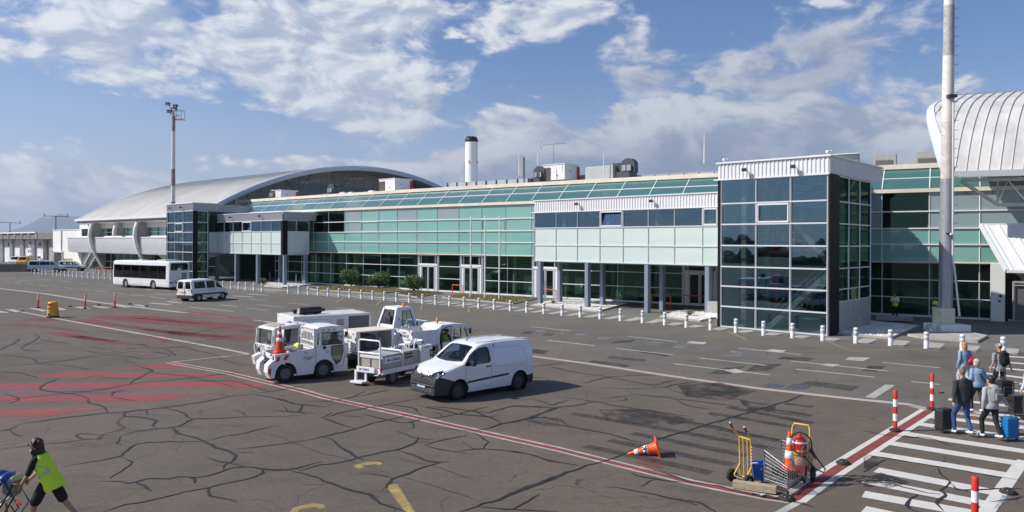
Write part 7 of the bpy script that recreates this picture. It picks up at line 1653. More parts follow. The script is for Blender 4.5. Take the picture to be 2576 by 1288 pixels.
for k in range(5):
 p=on_deck((.86,.36,.93+.05*k));last=k==4
 c=cone('traffic_cone','red traffic cone on top of the stack on the tractor deck, lettered AF' if last else 'red traffic cone nested in the stack on the tractor deck',p,k*.3,.95,.20,((.40,.54),(.66,.78)) if last else(),.25,M['conered'],'cones stacked on the tractor deck',sq=False)
 if last:text('lettering','AF',.105,M['inkblack'],(.118*math.cos(-.2),.118*math.sin(-.2),.445),(math.sin(.2),math.cos(.2),0),(0,0,1),c,.003,.002).matrix_parent_inverse=Matrix.Rotation(-k*.3+.0,4,'Z')
mb=MB();rnd=random.Random(2)
for k in range(5):mb.box((.28-.11*k,.1*(k%3)-.1,1.02+.03*(k%2)),(.4,.16,.07),M['greypanel'] if k%2 else M['frame'],.4+.5*k,.015)
for k in range(3):mb.tube([(.5,-.3+.2*k,.98),(.3,-.2+.25*k,1.1),(.05,-.35+.2*k,1.0)],.02,M['black'],6)
mb.box((-.12,.25,1.08),(.4,.6,.05),M['greypanel'],.1,.01)
tb=mb.build('tool_pile',None,(o1.x,o1.y,0),math.atan2(h1.y,h1.x));tag(tb,'pile of grey tools and black straps on the tractor deck','tools')
mb=MB()
for a,z,l in((-.12,1.20,.75),(.02,1.22,.6),(.12,1.27,.5)):mb.tube([(-.05,-.45+a,z),(-.05+.1,-.45+l+a,z)],.055,M['tarp'],10)
tb=mb.build('yellow_roll',None,(o1.x,o1.y,0),math.atan2(h1.y,h1.x));tag(tb,'rolled yellow sheets lying before the barred cab window of the tractor','roll')
h2=Vector((-.72,-.694));l2=Vector((.694,-.72));f2=Vector((-9.9,30.1));o2=f2-h2*1.05
T2=thing('baggage_tractor','white open cab baggage tractor with tubular front rails, behind the one carrying cones','tractor',(o2.x,o2.y,0),math.atan2(h2.y,h2.x))
mb=MB();mb.box((0.25,0,.62),(1.9,1.3,.70),M['gse'],0,.05);mb.box((.9,0,.78),(.6,1.3,.5),M['gse'],0,.04);mb.box((-1.0,0,.55),(1.0,1.25,.5),M['gse'],0,.04)
for s in(1,-1):mb.hexa([(1.15,s*.45-.16,.28),(1.15,s*.45+.16,.28),(1.15,s*.45+.16,.7),(1.15,s*.45-.16,.7),(1.42,s*.45-.12,.22),(1.42,s*.45+.12,.22),(1.5,s*.45+.12,.55),(1.5,s*.45-.12,.55)],M['gse'])
mb.build('body',T2)
mb=MB();mb.prism([(1.12,1.74),(.8,1.80),(.2,1.84),(-.6,1.80),(-.72,1.72),(1.14,1.66)],(-.66,.66),M['gse']);mb.box((.78,0,1.805),(.5,.8,.03),M['tanktan'],0,.0,('Y',R(9)))
for s in(1,-1):
 for p,q_ in(((1.14,s*.63,.95),(1.08,s*.63,1.7)),((.05,s*.63,.85),(.02,s*.63,1.75)),((-.68,s*.63,.8),(-.66,s*.63,1.75))):bar(mb,p,q_,.06,.06,M['gse'])
bar(mb,(-.67,-.63,1.05),(-.67,.63,1.05),.3,.04,M['gse'])
mb.build('cab',T2)
mb=MB();mb.hexa([(1.14,-.6,1.0),(1.14,.6,1.0),(1.135,.6,1.0),(1.135,-.6,1.0),(1.09,-.6,1.66),(1.09,.6,1.66),(1.085,.6,1.66),(1.085,-.6,1.66)],M['gl_car']);w_=mb.build('windscreen',T2)
mb=MB();mb.tube([(1.15,-.6,1.0),(1.15,.6,1.0),(1.10,.6,1.66),(1.10,-.6,1.66),(1.15,-.6,1.0)],.03,M['black'],6,False);mb.build('gasket',w_)
mb=MB();mb.tube([(1.0,.1+.2*math.cos(2*PI*k/16),1.12+.14*math.sin(2*PI*k/16)) for k in range(17)],.016,M['black'],5,False);seat_(mb,.3,.3,1.0,M['greybox']);seat_(mb,.3,-.3,1.0);mb.box((.75,.1,1.0),(.3,1.1,.2),M['black'],0,.04);mb.box((-.4,.2,1.1),(.3,.4,.3),M['black'],0,.06);mb.build('cabin',T2)
for s in(1,-1):
 mb=MB();mb.tube([(1.16,s*.68,.75),(1.24,s*.7,1.1),(1.2,s*.7,1.62),(1.08,s*.66,1.74)],.024,M['white'],7);mb.build('grab_rail',T2)
 mb=MB();mb.tube([(1.3,s*.62,.55),(1.36,s*.62,.98),(1.30,s*.62,1.06),(1.3,s*.12,1.06),(1.34,s*.1,.98),(1.28,s*.1,.6)],.024,M['white'],7);mb.build('front_rail',T2)
 mb=MB();mb.box((1.21,s*.5,.80),(.05,.2,.18),M['black'],0,.02);mb.build('headlight',T2)
 mb=MB();mb.box((1.24,s*.5,1.42),(.06,.16,.26),M['steel'],0,.03);mb.build('wing_mirror',T2)
 for x in(.75,-.8):wheel(T2,x,s*.56,.32,.2,s,M['greypanel'])
sticker(T2,(1.21,-.2,.86),(0,1,0),(0,0,1),.06)
B0,C0=Vector((-9.74,33.0)),Vector((-6.7,35.2));hg=(C0-B0).normalized();lg=Vector((-hg.y,hg.x));og=B0+hg*(C0-B0).length/2+lg*1.05;LG=(C0-B0).length
GP=thing('ground_power_unit','long grimy white box trailer with a black silencer lying on its roof, behind the tractors','trailer',(og.x,og.y,0),math.atan2(hg.y,hg.x))
mb=MB();mb.box((0,0,1.15),(LG,2.1,1.40),M['gse'],0,.03);mb.box((0,0,.40),(LG-.2,1.7,.16),M['black'])
for x in(-LG/2+.05,LG/2-.05):
 for y in(-1.04,1.04):bar(mb,(x,y,.45),(x,y,1.86),.12,.10,M['gse'])
for y in(-1.05,1.05):bar(mb,(-LG/2,y,1.82),(LG/2,y,1.82),.09,.08,M['gse'])
mb.build('body',GP)
mb=MB();mb.box((0,0,1.862),(LG-.16,2.0,.02),M['grime']);mb.build('roof',GP)
mb=MB();mb.box((LG/2-.62,-1.06,1.38),(1.0,.04,.75),M['greypanel'],0,.01)
for k in range(9):mb.box((LG/2-.62,-1.085,1.06+.08*k),(.98,.012,.02),M['inkgrey'])
mb.build('shutter',GP)
mb=MB();mb.box((.28,-1.055,1.30),(.62,.03,.9),M['gse'],0,.01);d=mb.build('door',GP);mb=MB();mb.box((.34,-1.075,1.50),(.36,.02,.28),M['tanktan'],0,.005);mb.build('window',d)
mb=MB();mb.tube([(-1.4,-1.055,.6),(-1.4,-1.055,1.68),(-.15,-1.055,1.68),(-.15,-1.055,.6)],.008,M['inkgrey'],4);mb.build('panel_seam',GP)
mb=MB();T_=Matrix.Translation((-.85,-.35,2.05))@Matrix.Rotation(R(4),4,'Z')@Matrix.Rotation(PI/2,4,'Y');mb.lathe([(.02,-.55),(.155,-.54),(.165,-.5),(.165,-.02),(.175,0),(.165,.03),(.165,.5),(.12,.56),(.07,.6),(.07,.72),(.02,.72)],M['black'],n=22,mt=T_);mb.lathe([(.13,-.56),(.13,-.552),(.01,-.551)],M['tanktan'],n=20,mt=T_);mb.box((-1.1,-.35,1.9),(.08,.3,.1),M['black']);mb.box((-.6,-.35,1.9),(.08,.3,.1),M['black']);mb.build('silencer',GP)
mb=MB();mb.box((-1.35,.25,1.95),(.12,.2,.15),M['black'],0,.02);mb.box((-1.3,.25,2.03),(.36,.2,.07),M['black'],.2,.02);mb.build('exhaust_cap',GP)
for s in(1,-1):
 for x in(-1.1,1.1):wheel(GP,x,s*.9,.30,.2,s,M['greypanel'])
h4=Vector((.743,.669));l4=Vector((-.669,.743))
def letters_tail(parent,lines,x,y0):
 for t_,s_,z,m in lines:text('lettering',t_,s_,m,(x,y0,z),(0,-1,0),(0,0,1),parent,.003,.002)
def swoosh(parent,x,y,z):
 mb=MB();mb.tube([(x,y+.12,z+.05),(x,y+.04,z),(x,y,z+.05),(x,y-.03,z-.05)],.008,M['inkgrey'],5);mb.tube([(x,y+.1,z+.02),(x,y,z-.02),(x,y-.02,z+.07)],.006,M['inkgrey'],5);return mb.build('emblem',parent)
def pickup(rear_right,label,box_closed,bed_l,zb,zt):
 o=Vector(rear_right)+l4*.6
 P_=thing('service_pickup',label,'pickup',(o.x,o.y,0),math.atan2(h4.y,h4.x))
 mb=MB();mb.box((bed_l/2,0,zb-.05),(bed_l,1.2,.10),M['greybox'],0,.01);mb.box((bed_l/2+.7,0,zb-.22),(bed_l+2.2,.7,.2),M['black']);mb.build('chassis',P_)
 mb=MB();mb.box((-.01,0,(zb+zt)/2),(.05,1.22,zt-zb),M['gse'],0,.01);tg_=mb.build('tailgate',P_)
 for s in(1,-1):mb=MB();mb.box((-.045,s*.585,zb+.52),(.03,.05,.14),M['taillight'],0,.01);mb.box((-.045,s*.585,zb+.12),(.03,.05,.16),M['taillight'],0,.01);mb.build('tail_light',P_)
 return P_,tg_
QX,qt=pickup((-6.2,29.6),'white box bodied service pickup with an open dark side, marked MENAGE 886',True,1.76,.80,1.60)
letters_tail(qt,[('MENAGE',.16,1.36,M['inkblack']),('886',.14,.90,M['inkgrey']),('RESERVE',.06,1.47,M['inkgrey'])],-.038,.05)
swoosh(qt,-.04,.38,1.5);swoosh(qt,-.04,-.42,1.5)
mb=MB();mb.box((.9,0,1.60),(1.85,1.26,.05),M['cream'],0,.01);mb.box((.08,-.58,1.2),(.14,.06,.78),M['gse']);mb.box((1.70,-.58,1.2),(.12,.06,.78),M['gse']);mb.box((.9,.59,1.2),(1.76,.04,.8),M['gse']);mb.box((1.74,0,1.2),(.04,1.2,.8),M['gse']);mb.build('box_body',QX)
mb=MB();mb.box((.45,.1,1.15),(.4,.7,.6),M['seat'],.1,.03);mb.box((.95,.2,1.1),(.5,.6,.55),mat('purple_grey_bag',(.13,.11,.14),.8),0,.05);mb.box((1.25,-.3,1.05),(.1,.1,.5),M['greybox']);mb.tube([(1.2,-.45,.9),(1.6,-.4,.95)],.03,M['steel'],6);mb.build('shelf_load',QX)
mb=MB();mb.box((2.35,0,.95),(1.1,1.1,.7),M['gse'],0,.06);mb.build('cab',QX)
for s in(1,-1):
 for x in(.45,2.4):wheel(QX,x,s*.5,.27,.18,s,M['greypanel'])
PX,pt=pickup((-4.03,30.2),'white open service pickup marked RESERVE MENAGE with an amber beacon and a driver',False,1.24,0.96,1.60)
letters_tail(pt,[('MENAGE',.17,1.34,M['inkblack']),('RESERVE',.07,1.47,M['inkgrey']),('915',.13,1.03,M['inkgrey'])],-.038,-.03)
swoosh(pt,-.04,.40,1.56);swoosh(pt,-.04,-.40,1.56)
mb=MB();mb.poly([(-.042,.42+.065*math.cos(-2*PI*k/18),1.20+.065*math.sin(-2*PI*k/18)) for k in range(18)],mat('red_sticker',(.70,.20,.16),.5));mb.build('sticker',pt)
mb=MB()
for s in(1,-1):mb.box((.62,s*.59,1.27),(1.24,.03,.60),M['gse'],0,.01)
mb.box((1.24,0,1.30),(.03,1.2,.68),M['gse'],0,.01);bar(mb,(.6,.6,1.60),(1.3,.6,1.60),.04,.04,M['cream']);mb.build('bed_side',PX)
mb=MB();mb.box((.6,.2,1.15),(.5,.4,.4),M['greypanel'],.3,.05);mb.box((.95,-.1,1.2),(.3,.3,.4),M['black'],.2,.05);mb.build('bed_load',PX)
mb=MB()
RZ=1.74
mb.prism([(1.30,RZ-.10),(1.45,RZ),(2.1,RZ+.02),(2.7,RZ-.05),(3.0,RZ-.14),(3.0,RZ-.2),(1.30,RZ-.16)],(-.62,.62),M['white'])
for s in(1,-1):
 mb.tube([(1.34,s*.60,.70),(1.28,s*.61,1.1),(1.30,s*.61,1.45),(1.42,s*.60,1.66)],.055,M['white'],8);mb.tube([(2.05,s*.61,.7),(2.0,s*.61,1.2),(2.05,s*.6,1.68)],.04,M['white'],6)
 mb.tube([(2.95,s*.60,.95),(2.72,s*.60,1.62)],.04,M['white'],6);mb.tube([(2.5,s*.61,.7),(2.46,s*.6,1.66)],.025,M['black'],6)
 mb.box((2.3,s*.60,.80),(1.6,.05,.42),M['white'],0,.02)
mb.box((1.33,0,.85),(.06,1.2,.5),M['white']);mb.box((3.15,0,.75),(.5,1.1,.5),M['white'],0,.1);mb.build('cab',PX)
mb=MB();mb.hexa([(1.33,-.56,1.08),(1.33,.56,1.08),(1.34,.56,1.08),(1.34,-.56,1.08),(1.35,-.54,1.6),(1.35,.54,1.6),(1.36,.54,1.6),(1.36,-.54,1.6)],M['gl_car']);w_=mb.build('rear_window',PX)
mb=MB();mb.tube([(1.325,-.56,1.08),(1.325,.56,1.08),(1.345,.54,1.6),(1.345,-.54,1.6),(1.325,-.56,1.08)],.018,M['black'],5,False);mb.build('gasket',w_)
for s in(1,-1):
 mb=MB();mb.hexa([(1.45,s*.6,1.02),(1.98,s*.6,1.02),(1.98,s*.595,1.02),(1.45,s*.595,1.02),(1.5,s*.59,1.6),(1.98,s*.59,1.6),(1.98,s*.585,1.6),(1.5,s*.585,1.6)],M['gl_car']);w_=mb.build('side_window',PX)
 mb=MB();mb.tube([(1.42,s*.61,1.02),(1.40,s*.61,1.3),(1.50,s*.60,1.55),(1.7,s*.60,1.64),(2.0,s*.60,1.64)],.035,M['black'],6);mb.tube([(2.1,s*.61,1.05),(2.12,s*.60,1.6),(2.66,s*.6,1.56),(2.85,s*.61,1.05),(2.1,s*.61,1.05)],.02,M['black'],5,False);mb.build('gasket',w_)
 mb=MB();mb.tube([(2.75,s*.62,1.45),(2.85,s*.8,1.5)],.014,M['black'],5);mb.box((2.82,s*.82,1.42),(.06,.14,.26),M['black'],0,.03);mb.build('wing_mirror',PX)
 for x in(.45,2.75):wheel(PX,x,s*.5,.27,.18,s,M['greypanel'])
mb=MB();mb.tube([(1.6,-.1,RZ),(1.6,-.1,RZ+.1)],.02,M['black'],6);mb.lathe([(.04,RZ+.08),(.06,RZ+.1),(.065,RZ+.12)],M['black'],(1.6,-.1,0),12);bl=mb.build('beacon',PX);mb=MB();mb.lathe([(.065,RZ+.12),(.065,RZ+.22),(.05,RZ+.25),(.01,RZ+.26)],M['amber'],(1.6,-.1,0),14);mb.build('lens',bl)
mb=MB();mb.box((1.75,0,.75),(.5,1.1,.2),M['seat'],0,.05);mb.box((1.50,-.3,1.02),(.12,.4,.5),M['seat'],0,.04);mb.box((2.85,0,.95),(.3,1.1,.2),M['black'],0,.05);mb.tube([(2.5,-.25+.17*math.cos(2*PI*k/16),1.12+.15*math.sin(2*PI*k/16)) for k in range(17)],.014,M['black'],5,False);mb.tube([(1.45,.25,.8),(1.42,.25,1.6)],.02,M['white'],6);mb.build('cabin',PX)
o3=Vector((-5.2,33.5))+l4*.66
T3=thing('tow_tractor','white tow tractor with a tall tapering cab numbered 3 and an amber beacon','tractor',(o3.x,o3.y,0),math.atan2(h4.y,h4.x))
mb=MB();mb.box((.55,0,.75),(2.5,1.32,.9),M['gse'],0,.05);mb.box((1.48,0,1.35),(.68,1.2,.40),M['gse'],0,.06);mb.box((-.5,0,.9),(.6,1.3,.6),M['gse'],0,.04);mb.build('body',T3)
mb=MB();A_=[(-.18,-.66,1.20),(1.10,-.66,1.20),(1.10,.66,1.20),(-.18,.66,1.20)];B_=[(.12,-.50,2.18),(.86,-.50,2.18),(.86,.50,2.18),(.12,.50,2.18)]
for i in range(4):bar(mb,A_[i],B_[i],.13,.11,M['gse'])
for i in range(4):bar(mb,A_[i],A_[(i+1)%4],.12,.08,M['gse'])
mb.hexa([(.08,-.56,2.13),(.92,-.56,2.13),(.92,.56,2.13),(.08,.56,2.13),(.12,-.52,2.25),(.86,-.52,2.25),(.86,.52,2.25),(.12,.52,2.25)],M['gse'])
def on(a,b_,u,v):return Vector(a).lerp(Vector(b_),u)
for s in(1,-1):
 def sp(x,z):u=(z-1.2)/.98;return(lerp(x,.12+(x+.18)/1.28*.74,u),s*lerp(.66,.50,u),z)
 mb.add([sp(-.18,1.2),sp(.22,1.2),sp(.26,2.15),sp(-.18,2.15)],[(0,1,2,3)],M['gse'])
 g=MB();g.add([sp(.34,1.36),sp(.98,1.36),sp(.98,2.05),sp(.34,2.05)],[(0,1,2,3)],M['gl_car']);w_=g.build('door_window',T3)
 g=MB();g.tube([sp(.32,1.34),sp(1.0,1.34),sp(1.0,2.07),sp(.32,2.07),sp(.32,1.34)],.022,M['black'],6,False);g.tube([sp(.62,1.34),sp(.62,2.07)],.012,M['black'],5);g.build('gasket',w_)
 if s<0:text('lettering','3',.17,M['inkblack'],Vector(sp(.06,1.72))+Vector((0,-.012,.0)),(1,0,0),(0,.16,.98),T3,.003,.002)
mb.add([A_[0],A_[3],(-.10,.60,1.46),(-.10,-.60,1.46)],[(0,1,2,3)],M['gse']);mb.build('cab',T3)
g=MB();g.add([(-.09,-.52,1.5),(-.09,.52,1.5),(.09,.44,2.08),(.09,-.44,2.08)],[(0,1,2,3)],M['gl_car']);w_=g.build('rear_window',T3)
g=MB();g.tube([(-.10,-.53,1.49),(-.10,.53,1.49),(.085,.45,2.09),(.085,-.45,2.09),(-.10,-.53,1.49)],.02,M['black'],6,False);g.build('gasket',w_)
g=MB();g.add([(1.06,-.5,1.4),(1.06,.5,1.4),(.9,.44,2.08),(.9,-.44,2.08)],[(0,1,2,3)],M['gl_car']);g.build('windscreen',T3)
mb=MB();mb.lathe([(.07,2.24),(.07,2.28)],M['black'],(.6,-.3,0),12);bl=mb.build('beacon',T3);mb=MB();mb.lathe([(.065,2.28),(.065,2.38),(.05,2.41),(.01,2.42)],M['amber'],(.6,-.3,0),14);mb.build('lens',bl)
mb=MB();seat_(mb,.35,.1,1.15);mb.tube([(.85,.1+.17*math.cos(2*PI*k/16),1.45+.12*math.sin(2*PI*k/16)) for k in range(17)],.014,M['black'],5,False);mb.build('cabin',T3)
mb=MB();mb.box((1.08,-.70,1.45),(.05,.06,.2),M['black'],0,.02);mb.build('wing_mirror',T3)
text('lettering','AIR CORSICA',.07,M['inkgrey'],(.62,-.672,1.12),(1,0,0),(0,0,1),T3,.001,.002)
for s in(1,-1):
 for x in(-.35,1.35):wheel(T3,x,s*.55,.36,.22,s,M['greypanel'])
ha=Vector((.53,.848));la=Vector((-.848,.53));oa=Vector((-4.62,26.55))+la*.62
WT=thing('water_trailer','white and tan drinking water trailer lettered AIR CORSICA with a tall white hoop rail','trailer',(oa.x,oa.y,0),math.atan2(ha.y,ha.x))
mb=MB();mb.box((1.5,0,.52),(3.0,1.24,.17),M['gse'],0,.015);mb.box((1.4,0,.40),(2.8,.5,.10),M['black']);mb.box((1.5,0,.612),(2.96,1.2,.02),M['greybox']);mb.build('chassis',WT)
mb=MB();mb.box((.55,0,.85),(1.02,1.14,.48),M['tanktan'],0,.05);t1=mb.build('tank',WT)
mb=MB();mb.box((.55,0,1.10),(1.06,1.18,.035),M['greybox'],0,.012);mb.box((.02,0,1.05),(.03,1.18,.10),M['gse'],0,.01);mb.box((.02,0,.84),(.025,.03,.46),M['steel']);mb.build('lid',t1)
mb=MB();mb.box((1.62,0,.86),(.96,1.10,.50),M['tanktan'],0,.05);t2=mb.build('tank',WT)
mb=MB();mb.box((1.62,0,1.115),(1.0,1.14,.03),M['greybox'],0,.01);mb.build('lid',t2)
mb=MB();mb.box((.56,-.582,.93),(1.0,.012,.21),M['reflect'],0,.003);pa=mb.build('sign_board',WT)
text('lettering','AIR CORSICA',.135,M['navy'],(.62,-.591,.92),(1,0,0),(0,0,1),pa,.004,.002,.92)
mb=MB();mb.tube([(.12,-.592,.86),(.10,-.592,.92),(.13,-.592,.97),(.12,-.592,1.01)],.014,M['navy'],5);mb.build('emblem',pa)
mb=MB();mb.box((1.52,-.562,.96),(.40,.014,.17),M['inkblack'],0,.003);pb=mb.build('sign_board',WT);text('lettering','EAU POTABLE',.062,M['reflect'],(1.52,-.571,.96),(1,0,0),(0,0,1),pb,.002,.002,.95)
mb=MB();mb.box((-.06,.14,.58),(.06,.86,.19),M['reflect'],0,.004);pc=mb.build('sign_board',WT);text('lettering','AIR CORSICA',.10,M['navy'],(-.092,.2,.58),(0,-1,0),(0,0,1),pc,.003,.002,.82)
mb=MB()
for y in(.54,-.50):mb.tube([(.0,y,.45),(.0,y,1.55)],.032,M['white'],8)
mb.tube([(.0,.54,1.54),(.0,.52,1.61),(.0,.46,1.65),(.0,-.42,1.65),(.0,-.48,1.61),(.0,-.50,1.54)],.032,M['white'],8);mb.tube([(0,.54,1.18),(0,-.5,1.18)],.032,M['white'],8);mb.build('hoop_rail',WT)
mb=MB();mb.box((-.12,.42,.12),(.34,.58,.07),M['gse'],0,.02)
for y in(.16,.66):bar(mb,(-.02,y,.12),(-.02,y,.52),.07,.09,M['gse'])
mb.build('footstep',WT)
for y in(.55,-.55):mb=MB();mb.box((-.015,y,.62),(.05,.06,.14),M['taillight'],0,.01);mb.build('tail_light',WT)
mb=MB();bar(mb,(1.10,-.58,.60),(1.10,-.58,1.16),.03,.12,M['gse']);mb.tube([(1.10,-.56,1.14),(1.10,-.5,1.19),(1.10,.5,1.19),(1.10,.56,1.14),(1.10,.58,.62)],.04,M['gse'],8);mb.build('crossbar',WT)
mb=MB();mb.box((2.52,-.05,.92),(.72,1.16,.64),M['gse'],0,.06);mb.box((2.14,-.2,1.05),(.06,.5,.5),M['black']);cbn=mb.build('cabinet',WT)
text('lettering','AIR CORSICA',.05,M['navy'],(2.5,-.637,1.16),(1,0,0),(0,0,1),cbn,.001,.002)
mb=MB();mb.box((2.78,-.635,.90),(.16,.02,.28),M['black'],0,.01);text('lettering','8',.2,M['reflect'],(2.78,-.648,.90),(1,0,0),(0,0,1),cbn,.002,.002);mb.build('number_panel',cbn)
mb=MB();mb.lathe([(.34,1.24),(.36,1.25),(.36,1.39),(.345,1.40),(.33,1.39),(.33,1.26)],M['white'],(2.42,-.05,0),28);mb.box((2.55,-.39,1.33),(.09,.06,.07),M['navy'],.3);mb.build('hose_basket',WT)
mb=MB()
for k in range(6):
 x=1.28+.15*k;mb.tube([(x,.15-.1*(k%3),1.12),(x+.05,.1,1.24+.04*(k%2)),(x+.16,.25-.12*(k%2),1.18)],.022,M['steel'],6);mb.box((x+.06,.22-.08*(k%3),1.2),(.12,.10,.06),M['steel'],.5*k,.01);mb.lathe([(.05,1.14),(.05,1.22),(.02,1.24)],M['steel'],(x,-.02+.05*k,0),10)
for k in range(2):mb.tube([(2.06,-.12-.24*k,1.1),(2.05,-.14-.24*k,1.3),(2.12,-.2-.2*k,1.46),(2.2,-.15-.2*k,1.5)],.026,M['frame'],7)
mb.build('pipework',WT)
for s in(1,-1):
 for x in(.62,2.35):wheel(WT,x,s*.50,.27,.18,s,M['greypanel'])
mb=MB();mb.tube([(.02,-.6,.6),(-.06,-.45,.42),(-.08,-.3,.4)],.014,M['steel'],6);mb.tube([(2.9,0,.5),(3.6,0,.35)],.04,M['gse'],6);mb.build('tow_bar',WT)
def bollard_proto():
 o=thing('bollard','x','bollard',(0,0,0))
 mb=MB();mb.lathe([(.115,0),(.115,.36),(.10,.385),(.10,.40),(.115,.42),(.115,.80),(.10,.82),(.05,.835),(.001,.84)],M['white'],n=18);mb.build('post',o)
 for z in(.45,.66):
  mb=MB();mb.lathe([(.116,z),(.119,z+.005),(.119,z+.095),(.116,z+.10)],M['greyband'],n=18);mb.build('band',o)
 mb=MB();mb.lathe([(.116,.575),(.125,.585),(.125,.60),(.116,.61)],M['white'],n=18);mb.build('collar',o)
 return o
BP=bollard_proto()
for i,(x,y) in enumerate(BOLL):
 o=BP if i==0 else copy_tree(BP)
 o.location=(x,y,0.004 if i<18 else 0.0);o.rotation_euler.z=i*.7
 far_=i<18
 o['label']=('small distant white bollard in the row at the far left, before the parked vans' if far_ else 'white bollard with two grey bands in the row along the terminal pavement')
 o['group']='distant bollards by the parked vans' if far_ else 'bollards along the terminal pavement'
for k,(x,y) in enumerate([(-3.93,70.38),(-2.51,68.87),(-1.16,67.80)]):
 o=thing('flagpole',['leftmost bare white flagpole in the dry grass bed','middle bare white flagpole in the dry grass bed','rightmost bare white flagpole in the dry grass bed'][k],'flagpole',(x,y,.08),0,'bare flagpoles')
 mb=MB();mb.tube([(0,0,0),(0,0,3.5),(.02,0,7.55)],[.07,.06,.045],M['white'],10);mb.lathe([(.06,7.5),(.055,7.6),(.001,7.63)],M['white'],n=10);mb.build('mast',o)
 mb=MB();mb.lathe([(.14,0),(.14,.04),(.09,.07)],M['steel'],n=12);mb.box((.09,0,2.9),(.06,.06,.12),M['black']);mb.tube([(.07,0,3.0),(.07,0,7.3)],.008,M['grime'],4);mb.build('fitting',o)
def leaf_mat(n,c):return mat(n,c,.6,var=.3,scale=5)
LEAF=[leaf_mat('leaf_dark',(.042,.075,.018)),leaf_mat('leaf_mid',(.07,.125,.026)),leaf_mat('leaf_light',(.12,.185,.045))]
M['bark']=mat('bark',(.10,.07,.045),.9,var=.3,scale=10)
def shrub(x,y,w,h,seed,label,n=4600,leafs=LEAF,ls=.085):
 o=thing('shrub',label,'shrub',(x,y,.1));rn=random.Random(seed);mb=MB();br=MB()
 lobes=[(rn.uniform(-.30,.30)*w,rn.uniform(-.28,.28)*w,rn.uniform(.38,.72)*h,rn.uniform(.20,.33)*w) for _ in range(13)]
 for lx,ly,lz,lr in lobes:br.tube([(0,0,0),(lx*.4,ly*.4,lz*.45),(lx,ly,lz)],[.045,.03,.012],M['bark'],5)
 for k in range(n):
  lx,ly,lz,lr=rn.choice(lobes);d=Vector((rn.gauss(0,1),rn.gauss(0,1),rn.gauss(0,1))).normalized();r=lr*(1-.55*rn.random()**2.2)*rn.uniform(.85,1.12)
  p=Vector((lx,ly,lz))+Vector((d.x,d.y,d.z*.9))*r
  if p.z<.06*h:continue
  a=Vector((rn.gauss(0,1),rn.gauss(0,1),rn.gauss(0,.7))).normalized();b_=a.orthogonal().normalized();s=ls*rn.uniform(.6,1.3)
  mb.add([p-a*s,p+b_*s*.45,p+a*s,p-b_*s*.45],[(0,1,2,3)],leafs[min(2,int(rn.random()*2.2+(.5 if d.z>.3 else 0)))])
 mb.build('crown',o);br.build('stem',o);return o
shrub(*(-18.90,87.12),2.4,2.05,1,'tallest rounded green shrub, leftmost of the three in the dry bed')
shrub(*(-15.10,83.98),2.5,1.75,2,'wide rounded green shrub in the middle of the three')
shrub(*(-10.27,77.54),2.35,1.7,3,'rounded green shrub nearest the white glass doors')
DRY=[leaf_mat('dry_leaf',(.16,.12,.06)),leaf_mat('dry_leaf_green',(.10,.11,.04)),leaf_mat('dry_leaf_pale',(.24,.19,.10))]
shrub(*(12.74,52.92),.8,.5,5,'small dry straggly plant on the white gravel between gallery leg and tower',180,DRY,.05)
shrub(*(-29.85,88.63),1.1,.8,6,'small green plant at the foot of the left gallery legs',320,LEAF,.07)
shrub(*(3.55,63.02),.6,.3,7,'low dry weed on the white gravel under the larger gallery',120,DRY,.05)
mb=MB();rn=random.Random(9)
a_,b_=Vector((-62.89,122.80)),Vector((-51.68,112.09))
gq=[(-61.64,119.72),(-46.16,105.03),(-54.45,123.86),(-73.46,142.68)];sheet(mb,gq,.022,mat('worn_lawn',(.13,.12,.05),.95,var=.5,scale=.6,var2=(.16,.13,.075)))
tag(mb.build('lawn'),kind='structure')
rs=thing('orange_barrier','orange tube barrier on posts on the lawn in front of the left hall','barrier',(*(-65.98,119.19),0));mb=MB();x0,y0=(-65.44,116.20);x1,y1=(-62.98,116.49)
mb.tube([(0,0,1.05),(x1-x0,y1-y0,1.05)],.09,M['orangerail'],8)
for f in(0.05,.35,.65,.95):mb.tube([((x1-x0)*f,(y1-y0)*f,0),((x1-x0)*f,(y1-y0)*f,1.05)],.06,M['orangerail'],6)
mb.build('rail',rs);rs.location=(x0,y0,0)
sg=thing('parking_sign','small yellow sign board on two posts among the distant bollards','sign',(*(-77.79,129.69),0));mb=MB();mb.tube([(-.6,0,0),(-.6,0,1.9)],.05,M['steel'],6);mb.tube([(.6,0,0),(.6,0,1.9)],.05,M['steel'],6);mb.build('post',sg);mb=MB();mb.box((0,-.06,1.75),(1.6,.05,.75),mat('pale_yellow_sign',(.68,.58,.25),.5),0,.01);mb.build('board',sg)
def rail_frame(pts,h,label):
 o=thing('orange_barrier',label,'barrier',(*pts[0],0),0,'orange barriers by the doors');mb=MB();q=[Vector(p)-Vector(pts[0]) for p in pts]
 mb.tube([(v.x,v.y,h) for v in q],.04,M['orangerail'],8);mb.build('rail',o)
 for v in q:
  mb=MB();mb.tube([(v.x,v.y,0),(v.x,v.y,h)],.04,M['orangerail'],8);mb.build('post',o)
rail_frame([(-5.96,74.26),(-4.85,73.21)],1.0,'orange hoop barrier in front of the second white glass door')
rail_frame([(2.52,69.25),(3.99,66.50)],1.0,'orange barrier between the first gallery legs')
rail_frame([(11.28,62.27),(11.59,61.12),(12.83,59.70)],1.0,'long orange barrier under the right half of the larger gallery')
rail_frame([(14.17,60.89),(15.99,59.16)],1.0,'orange barrier beside the grey cabinet at the stair tower')
mb=MB();x,y=(14.30,52.15);mb.box((x,y,.75),(.9,.5,.85),M['greybox'],R(-42),.02);mb.box((x,y,.18),(1.1,.7,.36),M['render'],R(-42),.01);tag(mb.build('cabinet'),'grey service cabinet on a white plinth left of the stair tower','cabinet')
